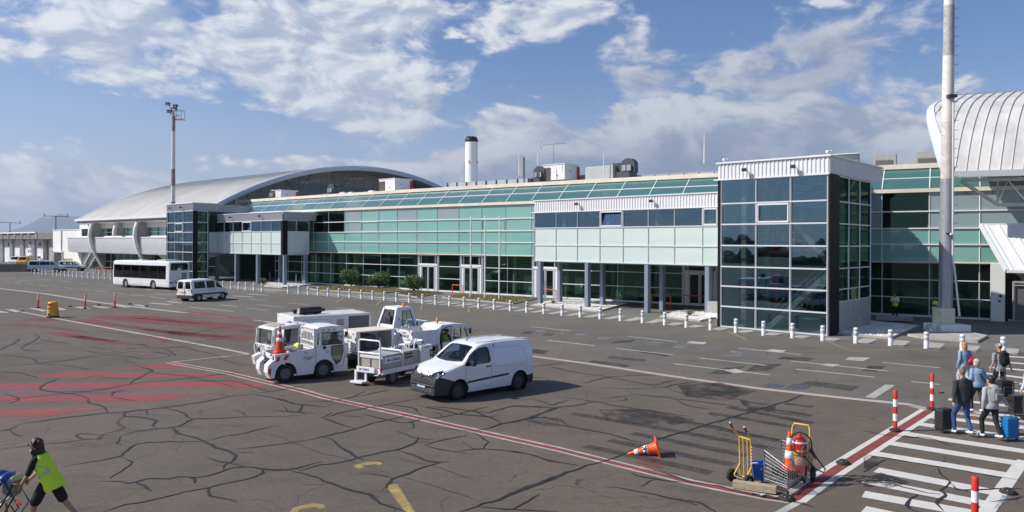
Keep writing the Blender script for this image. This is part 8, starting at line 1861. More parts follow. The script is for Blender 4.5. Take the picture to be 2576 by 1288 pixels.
mb=MB();x,y=(26.11,50.59);mb.box((x,y,.2),(2.3,1.0,.26),M['concrete'],R(-22),.02);tag(mb.build('concrete_step'),'low concrete step on the gravel in front of the left security guard','step')
for k,(px,py,hh) in enumerate(((505,730.3,1.1),)):pass
for k,p in enumerate([(-32.61,99.67),(-30.27,96.81),(-26.94,92.37),(-25.63,90.71)]):
 mb=MB();mb.lathe([(.06,0),(.06,1.2),(.02,1.23)],M['grime'],(*p,0),8);tag(mb.build('marker_post'),'short pale post in the gravel under the left gallery','post','marker posts under the left gallery')
ml=thing('floodlight_mast','tall slim red and white banded floodlight mast rising behind the small stair tower','mast',(-48.6,106.0,0))
M['mastred']=mat('faded_mast_red',(.30,.235,.23),.5,var=.3,scale=2);M['mastwhite']=mat('mast_white',(.70,.70,.69),.45,var=.1,scale=2)
mb=MB();zs=[0,8.6,10.9,13.2,15.6,18.2,21,23.2];
for i in range(7):r0,r1=lerp(.36,.22,zs[i]/24),lerp(.36,.22,zs[i+1]/24);mb.lathe([(r0,zs[i]),(r1,zs[i+1]-.01)],M['mastred'] if i in(1,3,6) else M['mastwhite'],n=14)
mb.build('pole',ml)
mb=MB();mb.box((.7,.2,22.7),(1.3,1.0,.12),M['redpaint'],0,.02)
for x in(.1,1.3):
 for y in(-.3,.6):mb.tube([(x,y,22.7),(x,y,24.0)],.035,M['steel'],5)
for z in(23.3,24.0):mb.tube([(.1,-.3,z),(1.3,-.3,z),(1.3,.6,z),(.1,.6,z),(.1,-.3,z)],.035,M['steel'],5)
mb.build('platform',ml)
for k,(x,y,z,a) in enumerate(((-.75,-.2,24.9,.3),(.3,-.4,24.1,-.2),(-.5,-.3,23.8,.5),(.1,.3,24.7,0))):
 mb=MB();mb.tube([(0,0,23.4),(x*.6,y*.6,z-.4),(x,y,z)],.06,M['steel'],6);mb.box((x,y,z),(.65,.4,.4),M['fan'],a,.04,('X',R(25)));mb.box((x,y-.2,z-.05),(.5,.05,.3),M['lens'],a);mb.build('floodlight',ml)
mx_,my_=26.06,44.46
mr=thing('floodlight_mast','thick grey and white mast on a pale block, with climbing pegs, at the right','mast',(mx_,my_,0))
mb=MB();bands=[(.95,9.2,M['mastgrey'] if 'mastgrey' in M else M.setdefault('mastgrey',mat('bare_mast_zinc',(.38,.40,.42),.45,.3,var=.25,scale=3,stretch=(3,3,.3)))),(9.2,12.6,mat('faded_pink_band',(.66,.58,.55),.5,var=.2,scale=3)),(12.6,16.6,mat('ivory_band',(.74,.71,.65),.5,var=.1,scale=3)),(16.6,19.6,mat('worn_rose_band',(.46,.43,.43),.5,var=.3,scale=4)),(19.6,26,M['mastwhite'])]
for z0,z1,m in bands:mb.lathe([(lerp(.40,.26,z0/26),z0),(lerp(.40,.26,z1/26),z1-.01)],m,n=12,mt=Matrix.Translation((0,0,0))@Matrix.Rotation(R(.45),4,'Y'))
mb.build('pole',mr)
mb=MB();mb.box((-.12,-.05,.95),(.9,.8,1.0),mat('beige_cover',(.62,.58,.46),.5,var=.1,scale=3),.15,.03);mb.build('access_box',mr)
mb=MB();mb.box((.05,-.1,.25),(1.9,1.6,.5),M['render'],.1,.03);mb.build('plinth',mr)
mb=MB()
for k in range(26):z=6.5+.56*k;rr=lerp(.40,.26,z/26);mb.tube([(rr*.9+z*.0078,-.1,z),(rr+.20+z*.0078,-.2,z+.05)],.013,M['fan'],5);mb.tube([(-rr*.9+z*.0078,-.1,z+.25),(-rr-.14+z*.0078,-.2,z+.25)],.011,M['steel'],5)
mb.build('climbing_peg',mr)
mb=MB();mb.tube([(.22,-.36,14.0),(.22,-.36,4.2),(.30,-.38,4.0),(.62,-.40,1.0)],.06,M['mastwhite'],8);mb.tube([(-.44,-.1,1.0),(-.44,-.15,3.0),(-.36,-.15,3.1)],.03,M['steel'],6);mb.build('conduit',mr)
mb=MB();mb.box((-.10,-.42,5.9),(.22,.12,.1),M['black'],0,.02);mb.lathe([(.08,0),(.08,.1),(.02,.12)],M['frame'],(0.05,-.45,5.82),10);mb.box((.1,-.4,14.1),(.5,.3,.18),M['fan']);mb.build('fitting',mr)
mb=MB();mb.box((0.4,0,26.2),(3.2,1.6,.2),M['steel']);mb.build('head_frame',mr)
bed('mast_island',[(22.78,42.24),(23.01,41.02),(24.88,39.61),(26.81,41.86),(26.74,43.90)],M['concrete'],.14,.16)
def base_dome(mb,r=.15,h=.06):mb.lathe([(r,0),(r*.98,.02),(r*.6,h),(r*.35,h+.02),(.001,h+.022)],M['rubber'],n=18)
for k,(p,lb) in enumerate((([(10.74,20.68)][0],'red and white banded post nearer the wire cart, at the crossing edge'),([(13.30,23.37)][0],'red and white banded post at the far corner of the crossing'),((8.16,13.0),'red and white banded post cut by the bottom edge of the photo'))):
 o=thing('marker_post',lb,'post',(*p,.025),0,'red and white marker posts');zz=[.06,.27,.47,.67,.87,1.10]
 for i in range(5):
  mb=MB();mb.lathe([(.058,zz[i]),(.058,zz[i+1])]+([(.05,1.115),(.001,1.12)] if i==4 else[]),M['red'] if i%2==0 else M['reflect'],n=18);mb.build('band',o)
 mb=MB();base_dome(mb,.155,.05);mb.build('base',o)
 if k==1:base=o
for lb,p in(('black rubber base without a post beside the red edge line, right of the hose',[(7.89,17.56)][0]),('black rubber base without a post at the corner below the wire cart',[(5.63,15.08)][0]),('black rubber base without a post on the right crossing line',[(10.45,15.54)][0]),('black rubber base on the faded bars, right of the middle orange post',[(-34.94,58.48)][0]),('black rubber base between the middle and right orange posts',[(-33.48,59.96)][0]),('black rubber base just right of the right orange post',[(-31.54,61.05)][0]),('black rubber base by the road joint, farthest right of the small ones',[(-29.19,59.09)][0]),('black rubber base at the end of the white line, left of the yellow pod',[(-35.99,54.37)][0])):
 mb=MB();base_dome(mb,.165,.07)
 for k in range(6):mb.lathe([(.012,.055),(.012,.07),(.001,.072)],M['steel'],(.10*math.cos(k),.10*math.sin(k),0),6)
 tag(mb.build('rubber_base',None,(*p,.02)),lb,'post base','rubber bases without posts')
for p,lb in(([(-36.83,57.48)][0],'slim orange post with white bands, leftmost, behind the yellow pod'),([(-32.72,56.68)][0],'slim orange post with white bands, middle one of three'),([(-31.05,57.81)][0],'slim orange post with white bands, rightmost, leaning a little')):
 o=thing('flexible_post',lb,'post',(*p,.02),0,'orange flexible posts');mb=MB()
 mb.lathe([(.075,.05),(.07,.6),(.065,1.06),(.05,1.09),(.001,1.1)],mat('orange_post',(.78,.10,.04),.5),n=14,mt=Matrix.Rotation(R(3),4,'Y'));mb.build('post',o)
 for z in(.62,.78,.93):mb=MB();mb.lathe([(.071,z),(.074,z+.005),(.074,z+.055),(.071,z+.06)],M['reflect'],n=14,mt=Matrix.Rotation(R(3),4,'Y'));mb.build('band',o)
 mb=MB();base_dome(mb,.17,.05);mb.build('base',o)
yp=thing('yellow_pod','squat yellow plastic pod with a black foot on the white line','container',(*[(-31.19,50.28)][0],.02))
mb=MB();mb.lathe([(.37,.12),(.36,.2),(.33,.6),(.30,.97),(.27,1.03),(.2,1.05),(.001,1.055)],M['yellow'],n=28);mb.build('body',yp)
mb=MB();mb.lathe([(.34,0),(.38,.02),(.38,.12),(.2,.13)],M['black'],n=24);mb.box((-.06,-.36,.22),(.12,.08,.12),M['black'],0,.02);mb.build('foot',yp)
mb=MB();mb.box((0,-.315,.90),(.36,.03,.07),M['red'],0,.03);mb.box((-.1,-.318,.86),(.12,.03,.05),M['red'],.1,.02);mb.box((0,-.338,.62),(.28,.02,.10),mat('yellow_ink',(.42,.22,.01),.5));mb.build('red_mark',yp)
fc=cone('traffic_cone','orange traffic cone lettered F-K lying on its side on the dark stripes',(3.66,18.18,.205),0,.77,.165,((.34,.50),(.64,.78)),.225)
fc.rotation_euler=(0,R(-90),R(-8));fc.rotation_mode='XYZ'
fc.matrix_world=Matrix.Translation((3.66,18.18,.205))@Matrix.Rotation(R(-5),4,'Z')@Matrix.Rotation(R(-78),4,'Y')@Matrix.Rotation(R(45),4,'Z')
fc.matrix_world=Matrix.Translation((3.62,18.18,.20))@Matrix.Rotation(R(-6),4,'Z')@Matrix.Rotation(R(-104),4,'Y')
tx=text('lettering','F-K',.15,M['inkblack'],(0,0,0),(1,0,0),(0,0,1),fc,.006,.004)
tx.matrix_local=Matrix.Translation((.03,-.115,.77*.42))@Matrix.Rotation(R(9),4,'X')@Matrix.Rotation(R(0),4,'Z')
HT=thing('hand_truck','yellow two wheeled hand truck with maroon grips, standing by the blue bucket','hand truck',(5.13,16.12,0),R(27))
mb=MB()
for y in(.17,-.17):mb.tube([(.0,y,.06),(-.02,y,.5),(-.04,y,.98),(-.10,y*1.15,1.06),(-.20,y*1.25,1.18)],.019,M['yellowpaint'],8)
for y in(.06,-.06):mb.tube([(.0,y,.14),(-.04,y,.98)],.013,M['yellowpaint'],6)
for z in(.12,.98):mb.tube([(-.0-.04*z,-.17,z),(-.0-.04*z,.17,z)],.017,M['yellowpaint'],6)
for y in(.17,-.17):mb.tube([(-.02,y,.38),(-.16,y,.20),(-.18,y,.16)],.017,M['yellowpaint'],6);mb.tube([(0,y,.08),(-.18,y,.15)],.015,M['yellowpaint'],6)
mb.build('frame',HT)
for y in(.2125,-.2125):mb=MB();mb.tube([(-.20,y,1.18),(-.27,y,1.29)],.024,mat('maroon_grip',(.20,.03,.04),.6),8);mb.lathe([(.022,0),(.02,.02)],M['reflect'],(-.27,y,1.29),8);mb.build('grip',HT)
mb=MB();mb.box((.14,0,.035),(.30,.36,.014),M['yellowpaint'],0,.004);mb.build('toe_plate',HT)
mb=MB();mb.tube([(-.18,-.26,.135),(-.18,.26,.135)],.012,M['steel'],6);mb.build('axle',HT)
mb=MB()
for z0 in range(12):z=.45+.035*z0;mb.box((.0-.04*z,-.192,z),(.02,.012,.03),M['reflect'] if z0%2 else M['red'])
mb.build('chain',HT)
for s in(1,-1):
 mb=MB();T_=Matrix.Translation((-.18,s*.25,.135))@Matrix.Rotation(-PI/2*s,4,'X');mb.lathe([(.06,-.045),(.115,-.045),(.135,-.03),(.135,.03),(.115,.045),(.06,.04),(.055,.02)],M['rubber'],n=24,mt=T_);w_=mb.build('wheel',HT)
 mb=MB();mb.lathe([(.062,.03),(.05,.045),(.03,.03),(.02,.05),(.001,.052)],M['yellowpaint'] if s>0 else M['steel'],n=16,mt=T_);mb.build('hub',w_)
bk=thing('bucket','blue square plastic bucket beside the hand truck','bucket',(*[(5.41,16.21)][0],.05));mb=MB()
rings=[[(sx*(a+.06*z/.38),sy*(a*.8+.05*z/.38),z) for sx,sy in((-1,-1),(1,-1),(1,1),(-1,1))] for a,z in((.10,0),(.10,.34),(.125,.345),(.125,.38),(.09,.38),(.085,.05))]
mb.ring(rings,M['blue'],True,True,False);mb.build('body',bk);mb=MB();mb.tube([(-.14,-.02,.36),(-.05,-.1,.40),(.0,-.06,.30),(.05,-.13,.26)],.012,M['reflect'],6);mb.build('cord',bk)
c0,c1,c2=Vector([(5.42,15.81)][0]),Vector([(5.73,15.32)][0]),Vector([(6.40,16.15)][0])
WC=thing('wire_cart','low galvanised wire mesh cart holding a traffic cone','cart',(*c1,0));u_=(c0-c1);v_=(c2-c1)
def wp(a,b_,z):p=u_*a+v_*b_;return(p.x,p.y,z)
def mesh_wall(name,f,n,z0,z1,rows):
 mb=MB()
 for k in range(n+1):mb.tube([f(k/n,z0),f(k/n,z1(k/n))],.0045 if 0<k<n else .011,M['steel'],5)
 for r in range(rows+1):
  mb.tube([f(0,lerp(z0,z1(0),r/rows)),f(1,lerp(z0,z1(1),r/rows))],.0045 if 0<r<rows else .011,M['steel'],5)
 return mb.build(name,WC)
mesh_wall('wire_panel',lambda t,z:wp(t,0,z),9,.20,lambda t:.58+.22*t,7)
mesh_wall('wire_panel',lambda t,z:wp(1,t,z),9,.20,lambda t:.80,8)
mesh_wall('wire_panel',lambda t,z:wp(t,1,z),9,.20,lambda t:.80,8)
mesh_wall('wire_panel',lambda t,z:wp(0,t,z),8,.20,lambda t:.58+.22*t,7)
mb=MB()
for a in range(2):
 for b_ in range(2):mb.tube([wp(a,b_,.06),wp(a,b_,.58)],.014,M['steel'],6);mb.lathe([(.06,-.015),(.06,.015)],M['rubber'],n=12,mt=Matrix.Translation((*wp(a,b_,.06)[:2],.06))@Matrix.Rotation(PI/2,4,'Y'))
mb.tube([wp(0,0,.16),wp(1,0,.16),wp(1,1,.16),wp(0,1,.16),wp(0,0,.16)],.014,M['steel'],6);mb.build('frame',WC)
mb=MB()
for k in range(9):t=k/8;mb.tube([wp(t,0,.20),wp(t,1,.20)],.0045,M['steel'],5);mb.tube([wp(0,t,.20),wp(1,t,.20)],.0045,M['steel'],5)
mb.build('floor',WC)
mb=MB();p=wp(.45,.45,.30);mb.box((p[0],p[1],p[2]),(.40,.34,.16),M['black'],.3,.03);tag(mb.build('black_crate',None,(*c1,0)),'black crate in the bottom of the wire cart','crate')
p=wp(.30,.52,.36);cone('traffic_cone','orange and white traffic cone standing in the wire cart',(c1.x+p[0],c1.y+p[1],.38),.4,.80,.125,((.30,.50),(.66,.84)),.15,sq=False)
ex=thing('wheeled_extinguisher','red wheeled fire extinguisher with a yellow handle hoop and black hose, behind the wire cart','extinguisher',(*[(6.36,16.31)][0],0),R(58))
ex['label']='red wheeled fire extinguisher with yellow handle hoop and black hose'
mb=MB();mb.lathe([(.12,.10),(.165,.14),(.17,.2),(.17,.80),(.16,.88),(.12,.95),(.06,.98),(.05,1.03),(.001,1.04)],M['redpaint'],n=24);mb.build('cylinder',ex)
mb=MB();mb.lathe([(.1715,.60),(.174,.605),(.174,.70),(.1715,.705)],M['yellow'],n=24);mb.lathe([(.1712,.38),(.173,.385),(.173,.56),(.1712,.565)],mat('extinguisher_label',(.62,.42,.25),.5,var=.6,scale=18),n=24);mb.lathe([(.166,.84),(.169,.845),(.16,.88)],M['reflect'],n=24);mb.build('label_band',ex)
mb=MB();mb.tube([(.12,.18,.2),(.14,.19,.95),(.17,.18,1.12),(.20,.15,1.20),(.20,-.15,1.20),(.17,-.18,1.12),(.14,-.19,.95),(.12,-.18,.2)],.019,M['yellowpaint'],8);mb.tube([(.12,-.18,.25),(.12,.18,.25)],.016,M['yellowpaint'],6);mb.build('handle_hoop',ex)
for s in(1,-1):mb=MB();T_=Matrix.Translation((.14,s*.26,.16))@Matrix.Rotation(-PI/2*s,4,'X');mb.lathe([(.07,-.04),(.14,-.04),(.16,-.025),(.16,.025),(.14,.04),(.07,.035),(.03,.03),(.001,.03)],M['rubber'],n=22,mt=T_);mb.build('wheel',ex)
mb=MB();c_=[(-.20+.02*math.sin(a*2),-.07+.22*math.cos(a),.88+.23*math.sin(a)) for a in[2*PI*k/26 for k in range(40)]]
mb.tube(c_,.016,M['black'],7);mb.tube([c_[-1],(-.21,-.30,.74),(-.18,-.44,.54),(-.15,-.56,.38),(-.14,-.52,.30),(-.17,-.36,.36),(-.20,-.12,.62)],.016,M['black'],7);mb.tube([(-.23,-.26,.80),(-.21,-.38,.60)],.035,M['black'],8);mb.build('hose',ex)
q0,q1=Vector([(4.72,15.73)][0]),Vector([(5.51,15.35)][0]);cq=(q0+q1)/2;dq=q1-q0
mb=MB();mb.box((0,.06,.075),(dq.length,.16,.15),M['wood'],0,.012);tag(mb.build('timber_beam',None,(*cq,.02),math.atan2(dq.y,dq.x)),'weathered square timber lying on the red line in front of the hand truck','timber')
mb=MB();mb.box((.02,.2,.05),(.10,.08,.05),M['reflect']);
mb=MB();cc=[Vector([(7.79,16.33)][0])];rn=random.Random(12);x,y=cc[0]
mb.tube([(x-.3+.5*math.cos(k*.5)*(1-k*.012)+.02*k,y+.22*math.sin(k*.5)*(1-k*.01),.045) for k in range(40)],.007,M['black'],5);tag(mb.build('black_cable'),'thin black cable lying in loops across the crossing stripes','cable')
mb=MB();x,y=[(4.98,15.30)][0];mb.tube([(x+.5*k/14,y+.06*math.sin(k*.9)-.012*k,.035) for k in range(15)],.012,M['black'],5);mb.box((x+.22,y-.05,.04),(.09,.04,.03),M['reflect'],.3,.01);tag(mb.build('black_strap'),'short black strap with a white tag on the red line below the timber','strap')
def suitcase(loc,rz,w,d,h,m,label,hh,tilt=0.0,ribs=True):
 o=thing('suitcase',label,'suitcase',loc,rz);o.rotation_euler=(0,tilt,rz)
 mb=MB();mb.box((0,0,.06+h/2),(d,w,h),m,0,.045)
 if ribs:
  for k in range(6):mb.box((0,0,.12+k*(h-.12)/5),(d+.014,w+.014,.03),m,0,.006)
 mb.build('shell',o);mb=MB()
 for y in(-.09,.09):mb.tube([(d*.25,y,h),(d*.25,y,h+hh)],.009,M['steel'],6)
 mb.tube([(d*.25,-.11,h+hh),(d*.25,.11,h+hh)],.016,M['black'],6);mb.build('pull_handle',o)
 for x in(-d*.36,d*.36):
  for y in(-w*.38,w*.38):mb=MB();mb.lathe([(.03,-.018),(.03,.018)],M['rubber'],n=12,mt=Matrix.Translation((x,y,.03))@Matrix.Rotation(PI/2,4,'X'));mb.build('wheel',o)
 return o
RZP='x'
suitcase((*[(12.04,20.60)][0],.025),R(115),.42,.25,.58,M['black'],'black ribbed suitcase rolled by the man in the charcoal jacket',.48)
suitcase((*[(13.30,19.72)][0],.025),R(100),.36,.24,.56,M['bluecase'],'bright blue suitcase rolled by the woman in the grey hoodie',.46)
suitcase((*[(15.46,22.59)][0],.025),R(95),.42,.26,.56,mat('black_hard_case',(.02,.02,.022),.25),'glossy black suitcase behind the blue one, near the right edge',.40)
bo=thing('travel_bag','black soft travel bag on wheels behind the man with the cap','bag',(*[(16.72,25.06)][0],.025),R(100));mb=MB();mb.box((0,0,.34),(.32,.52,.56),M['blackcloth'],0,.09);mb.build('body',bo);mb=MB();mb.box((-.17,0,.28),(.05,.40,.3),M['darkcloth'],0,.02);mb.build('pocket',bo);mb=MB();mb.tube([(.1,-.1,.58),(.12,-.1,.98),(.12,.1,.98),(.1,.1,.58)],.011,M['steel'],6);mb.build('pull_handle',bo)
for y in(-.2,.2):mb=MB();mb.lathe([(.04,-.02),(.04,.02)],M['rubber'],n=12,mt=Matrix.Translation((-.1,y,.04))@Matrix.Rotation(PI/2,4,'X'));mb.build('wheel',bo)
def p_cap(mb,p,q,r1,r2,m,n=12):
 p,q=Vector(p),Vector(q);t=(q-p);L=t.length;t=t/L if L>1e-6 else Vector((0,0,1));a=t.orthogonal().normalized();b=t.cross(a);rings=[]
 for s,r,c in((-1,r1,p),(1,r2,q)):
  for k in((80,55,28,0) if s<0 else(0,28,55,80)):
   e=R(k);rings.append([c+t*s*r*math.sin(e)+(a*math.cos(2*PI*j/n)+b*math.sin(2*PI*j/n))*r*math.cos(e) for j in range(n)])
 mb.ring(rings,m)
def p_ell(mb,c,rad,m,mt=None,n=14):
 M_=Matrix.Translation(c)@(mt.to_4x4() if mt else Matrix())@Matrix.Diagonal((*rad,1));rings=[[M_@Vector((math.sin(R(k))*math.cos(2*PI*j/n),math.sin(R(k))*math.sin(2*PI*j/n),math.cos(R(k)))) for j in range(n)] for k in(172,150,125,100,75,50,28,8)]
 mb.ring(rings,m)
def p_loft(mb,secs,m,n=18):
 """secs: (centre, half depth, half width, left vector, forward vector)"""
 mb.ring([[Vector(c)+f*d*math.cos(2*PI*j/n)+l*w*math.sin(2*PI*j/n) for j in range(n)] for c,d,w,l,f in secs],m)
def solid(mb,name,parent,m,vox=.011,sm=3,fac=.5):
 """fuse the collected shapes into one skin"""
 o=mb.build(name,None,fix=True);r=o.modifiers.new('r','REMESH');r.mode='VOXEL';r.voxel_size=vox
 s=o.modifiers.new('s','SMOOTH');s.iterations=sm;s.factor=fac
 dg=bpy.context.evaluated_depsgraph_get();me=bpy.data.meshes.new_from_object(o.evaluated_get(dg));old=o.data;o.modifiers.clear();o.data=me;bpy.data.meshes.remove(old)
 me.materials.clear();me.materials.append(m)
 for p in me.polygons:p.use_smooth=True
 o.parent=parent;return o
def hand_(mb,w,d,m,curl=.5,thumb=1,side=None):
 """palm, four bent fingers of different length and a thumb; d = direction of the forearm"""
 w,d=Vector(w),Vector(d).normalized();s=side or d.orthogonal().normalized();s=Vector(s);s=(s-d*s.dot(d)).normalized();n=d.cross(s)
 p_cap(mb,w,w+d*.055,.026,.032,m,8)
 for k,L in enumerate((.070,.080,.076,.060)):
  b0=w+d*.075+s*(.030-.020*k);d1=(d*math.cos(curl)+n*math.sin(curl));d2=(d*math.cos(curl*2.2)+n*math.sin(curl*2.2));k1=b0+d1*L*.5
  p_cap(mb,b0,k1,.0095,.009,m,7);p_cap(mb,k1,k1+d2*L*.5,.009,.0075,m,7)
 b0=w+d*.03+s*.03;k1=b0+(d*.6+s*.7+n*.3).normalized()*.035;p_cap(mb,b0,k1,.011,.010,m,7);p_cap(mb,k1,k1+(d*.85+n*.5).normalized()*.03,.010,.008,m,7)
def person(label,loc,rz,J,top,bottom,shoe,skin,hair,sleeve=1.0,hem=1.0,hood=False,top_len=.10,girth=1.0,hairf=None,vest=None,curl=.6,group=None,face=0.0):
 P_=thing('person',label,'person',loc,rz,group);V={k:Vector(v) for k,v in J.items()}
 f0=Vector((1,0,0));l0=Vector((0,1,0));up=(V['neck']-V['pel']).normalized();fw=(f0-up*f0.dot(up)).normalized();lf=up.cross(fw)
 hm=Matrix.Rotation(face,3,'Z');hd=V['head'];hf=hm@f0;hl=hm@l0
 b=MB();S_=skin
 p_ell(b,hd+Vector((0,0,.02))-hf*.008,(.094,.075,.105),S_,hm);p_ell(b,hd+hf*.028-Vector((0,0,.055)),(.062,.055,.062),S_,hm)
 p_cap(b,hd+hf*.090+Vector((0,0,.012)),hd+hf*.106-Vector((0,0,.028)),.008,.014,S_,8)
 for s in(1,-1):p_ell(b,hd+hl*s*.075-Vector((0,0,.012))-hf*.01,(.022,.010,.032),S_,hm)
 p_cap(b,hd-Vector((0,0,.06))-hf*.015,V['neck']-up*.03,.052,.058,S_)
 def torso(mb,m,g,z0,z1=1.0,coat=False):
  L=(V['neck']-V['pel']);se=[]
  for t,d,w in((-.20,.10,.155),(-.02,.115,.165),(.2,.10,.150),(.45,.105,.155),(.7,.12,.175),(.88,.10,.165),(.97,.07,.10)):
   if t<z0:continue
   se.append((V['pel']+L*t+fw*(.01 if t>.5 else 0),(d+g)*girth,(w+g)*girth,lf,fw))
  p_loft(mb,se,m)
 torso(b,S_,-.012,-.2)
 for s in 'LR':
  p_cap(b,V['sh'+s],V['el'+s],.046,.038,S_);p_cap(b,V['el'+s],V['wr'+s],.038,.026,S_)
  hand_(b,V['wr'+s],V['wr'+s]-V['el'+s],S_,curl,side=(fw if s=='L' else fw))
  p_cap(b,V['hip'+s],V['kn'+s],.080,.055,S_);p_cap(b,V['kn'+s],V['an'+s],.054,.036,S_);p_cap(b,V['an'+s]-Vector((.02,0,.03)),V['an'+s]+Vector((.13,0,-.045)),.04,.03,S_)
 solid(b,'body',P_,skin,.0095,2)
 mb=MB()
 for s in(1,-1):p_ell(mb,hd+hf*.083+hl*s*.030+Vector((0,0,.012)),(.010,.012,.008),M['reflect'],hm,8);p_ell(mb,hd+hf*.091+hl*s*.030+Vector((0,0,.012)),(.004,.006,.006),M['inkblack'],hm,8)
 p_ell(mb,hd+hf*.083-Vector((0,0,.065)),(.008,.022,.006),M['redbag'],hm,8);mb.build('face',P_)
 t=MB();torso(t,top,.016,-.20 if top_len>.05 else-.02)
 for s in 'LR':
  e=V['sh'+s].lerp(V['el'+s],min(1,sleeve*2));p_cap(t,V['sh'+s],e,.062*girth,.054 if sleeve>.3 else .066,top)
  if sleeve>.6:p_cap(t,V['el'+s],V['el'+s].lerp(V['wr'+s],(sleeve-.5)*2*.96),.054,.040,top)
  p_cap(t,V['sh'+s],V['neck']-up*.05,.062,.06,top)
 if hood:p_ell(t,V['neck']-fw*.085+up*.00,(.075,.11,.07),top);p_ell(t,V['neck']-fw*.06-up*.06,(.08,.10,.09),top)
 solid(t,'top',P_,top,.012,4)
 t=MB();g=.014
 p_loft(t,[(V['pel']+up*a,d*girth,w*girth,l0,f0) for a,d,w in((-.10,.105,.15),(-.02,.128,.178),(.06,.12,.168),(.12,.11,.158))],bottom)
 for s in 'LR':
  k=V['kn'+s]
  if hem>=1:p_cap(t,V['hip'+s],k,.092*girth,.066,bottom);p_cap(t,k,k.lerp(V['an'+s],.94),.066,.050,bottom)
  else:p_cap(t,V['hip'+s],V['hip'+s].lerp(k,hem),.100,.092,bottom)
 solid(t,'trousers' if hem>=1 else 'shorts',P_,bottom,.012,4)
 for s in 'LR':
  a=V['an'+s];tv=V.get('toe'+s,a+Vector((.17,0,-.06)));mb=MB();p_cap(mb,a+(a-tv).normalized()*.03-Vector((0,0,.035)),a+(tv-a)*.4-Vector((0,0,.01)),.042,.046,shoe);p_cap(mb,a+(tv-a)*.4-Vector((0,0,.015)),tv,.046,.034,shoe);solid(mb,'shoe',P_,shoe,.012,3)
 if hair:
  mb=MB()
  if hairf:hairf(mb,hd,hf,hl,hair)
  else:p_ell(mb,hd+Vector((0,0,.048))-hf*.02,(.099,.082,.092),hair,hm);p_ell(mb,hd-hf*.05-Vector((0,0,.005)),(.062,.078,.08),hair,hm)
  solid(mb,'hair',P_,hair,.009,1)
 return P_,V,fw,lf,up
def stand(h=1.75,stride=.0,lean=.02,arms=None,sw=.19):
 k=h/1.75;J=dict(pel=(0,0,.95),neck=(lean,0,1.47),head=(lean+.025,0,1.635),shL=(lean-.01,sw,1.40),shR=(lean-.01,-sw,1.40),elL=(-.03,sw+.05,1.13),elR=(-.03,-sw-.05,1.13),wrL=(.05,sw+.06,.90),wrR=(.05,-sw-.06,.90),hipL=(0,.09,.90),hipR=(0,-.09,.90),knL=(.06+stride*.45,.10,.50),knR=(.02-stride*.15,-.10,.50),anL=(stride*.5,.10,.09),anR=(-stride*.55,-.10,.10+stride*.12))
 if arms:J.update(arms)
 return{a:tuple(c*k for c in v) for a,v in J.items()}
def loc_(p,z=.026):return(*p,z)
AW=R(97)
def long_hair(mb,hd,hf,hl,m):
 p_ell(mb,hd+Vector((0,0,.045))-hf*.022,(.102,.086,.095),m);p_ell(mb,hd-hf*.06-Vector((0,0,.06)),(.07,.092,.13),m);p_ell(mb,hd-hf*.07-Vector((0,0,.19)),(.055,.10,.12),m)
def bob_hair(mb,hd,hf,hl,m):p_ell(mb,hd+Vector((0,0,.04))-hf*.02,(.112,.098,.105),m);p_ell(mb,hd-hf*.05-Vector((0,0,.04)),(.08,.095,.09),m)
def stubble(mb,hd,hf,hl,m):p_ell(mb,hd+Vector((0,0,.035))-hf*.022,(.094,.078,.094),m)
def backpack(P_,V,fw,lf,up,m,z=.62,w=.15,h=.22):
 c=V['pel'].lerp(V['neck'],z)-fw*.19;mb=MB();rot=Matrix((fw,lf,up)).transposed();p_ell(mb,c,(.10,w*1.05,h*1.15),m,rot);mb.box(c,(.15,w*1.7,h*1.7),m,0,.05);o=solid(mb,'backpack',None,m,.012,4);o.location=P_.location;o.rotation_euler=P_.rotation_euler
 mb=MB();mb.box(c-fw*.09-up*.06,(.06,w*1.3,h*.8),m,0,.02);
 for s in(1,-1):mb.tube([c+lf*s*.09+up*h*.8,V['sh'+('L' if s>0 else 'R')]*.75+V['neck']*.25+up*.045,V['sh'+('L' if s>0 else 'R')]*.8+V['pel']*.2+fw*.15],.022,m,6)
 mb.build('strap',o);return o
def tilt_arm(x,y,z):return(x,y,z)
rig=person('man with cropped hair in charcoal jacket and blue jeans, pulling a black suitcase',loc_([(12.34,20.21)][0]),AW,stand(1.80,.34,.02,dict(elL=(-.06,.29,1.14),wrL=(-.10,.34,.90),elR=(-.02,-.27,1.13),wrR=(.08,-.27,.93)),.205),M['darkcloth'],M['jeans'],M['reflect'],M['skin'],mat('cropped_hair',(.16,.10,.07),.7),1.0,1.0,True,girth=1.16,hairf=stubble)
rig=person('woman in grey hoodie and black leggings with a grey backpack, pulling the blue suitcase',loc_([(12.88,19.83)][0]),AW,stand(1.66,.42,.03,dict(elR=(-.05,-.30,1.16),wrR=(-.12,-.40,.96),elL=(-.02,.26,1.12),wrL=(.03,.24,.88))),M['greycloth'],M['blackcloth'],M['reflect'],M['skin'],mat('dark_hair',(.02,.016,.014),.5),1.0,1.0,True,girth=1.06)
tag(backpack(*rig,M['bagcloth']),'grey backpack worn by the woman in the grey hoodie','backpack')
rig=person('grey haired woman in a light denim jacket and dark trousers with a crossbody strap',loc_([(14.45,22.91)][0]),AW-.1,stand(1.64,.3,.02),M['denim'],M['darkcloth'],M['reflect'],M['skin'],M['greyhair'],1.0,1.0,False,girth=1.10,hairf=bob_hair,face=-.9)
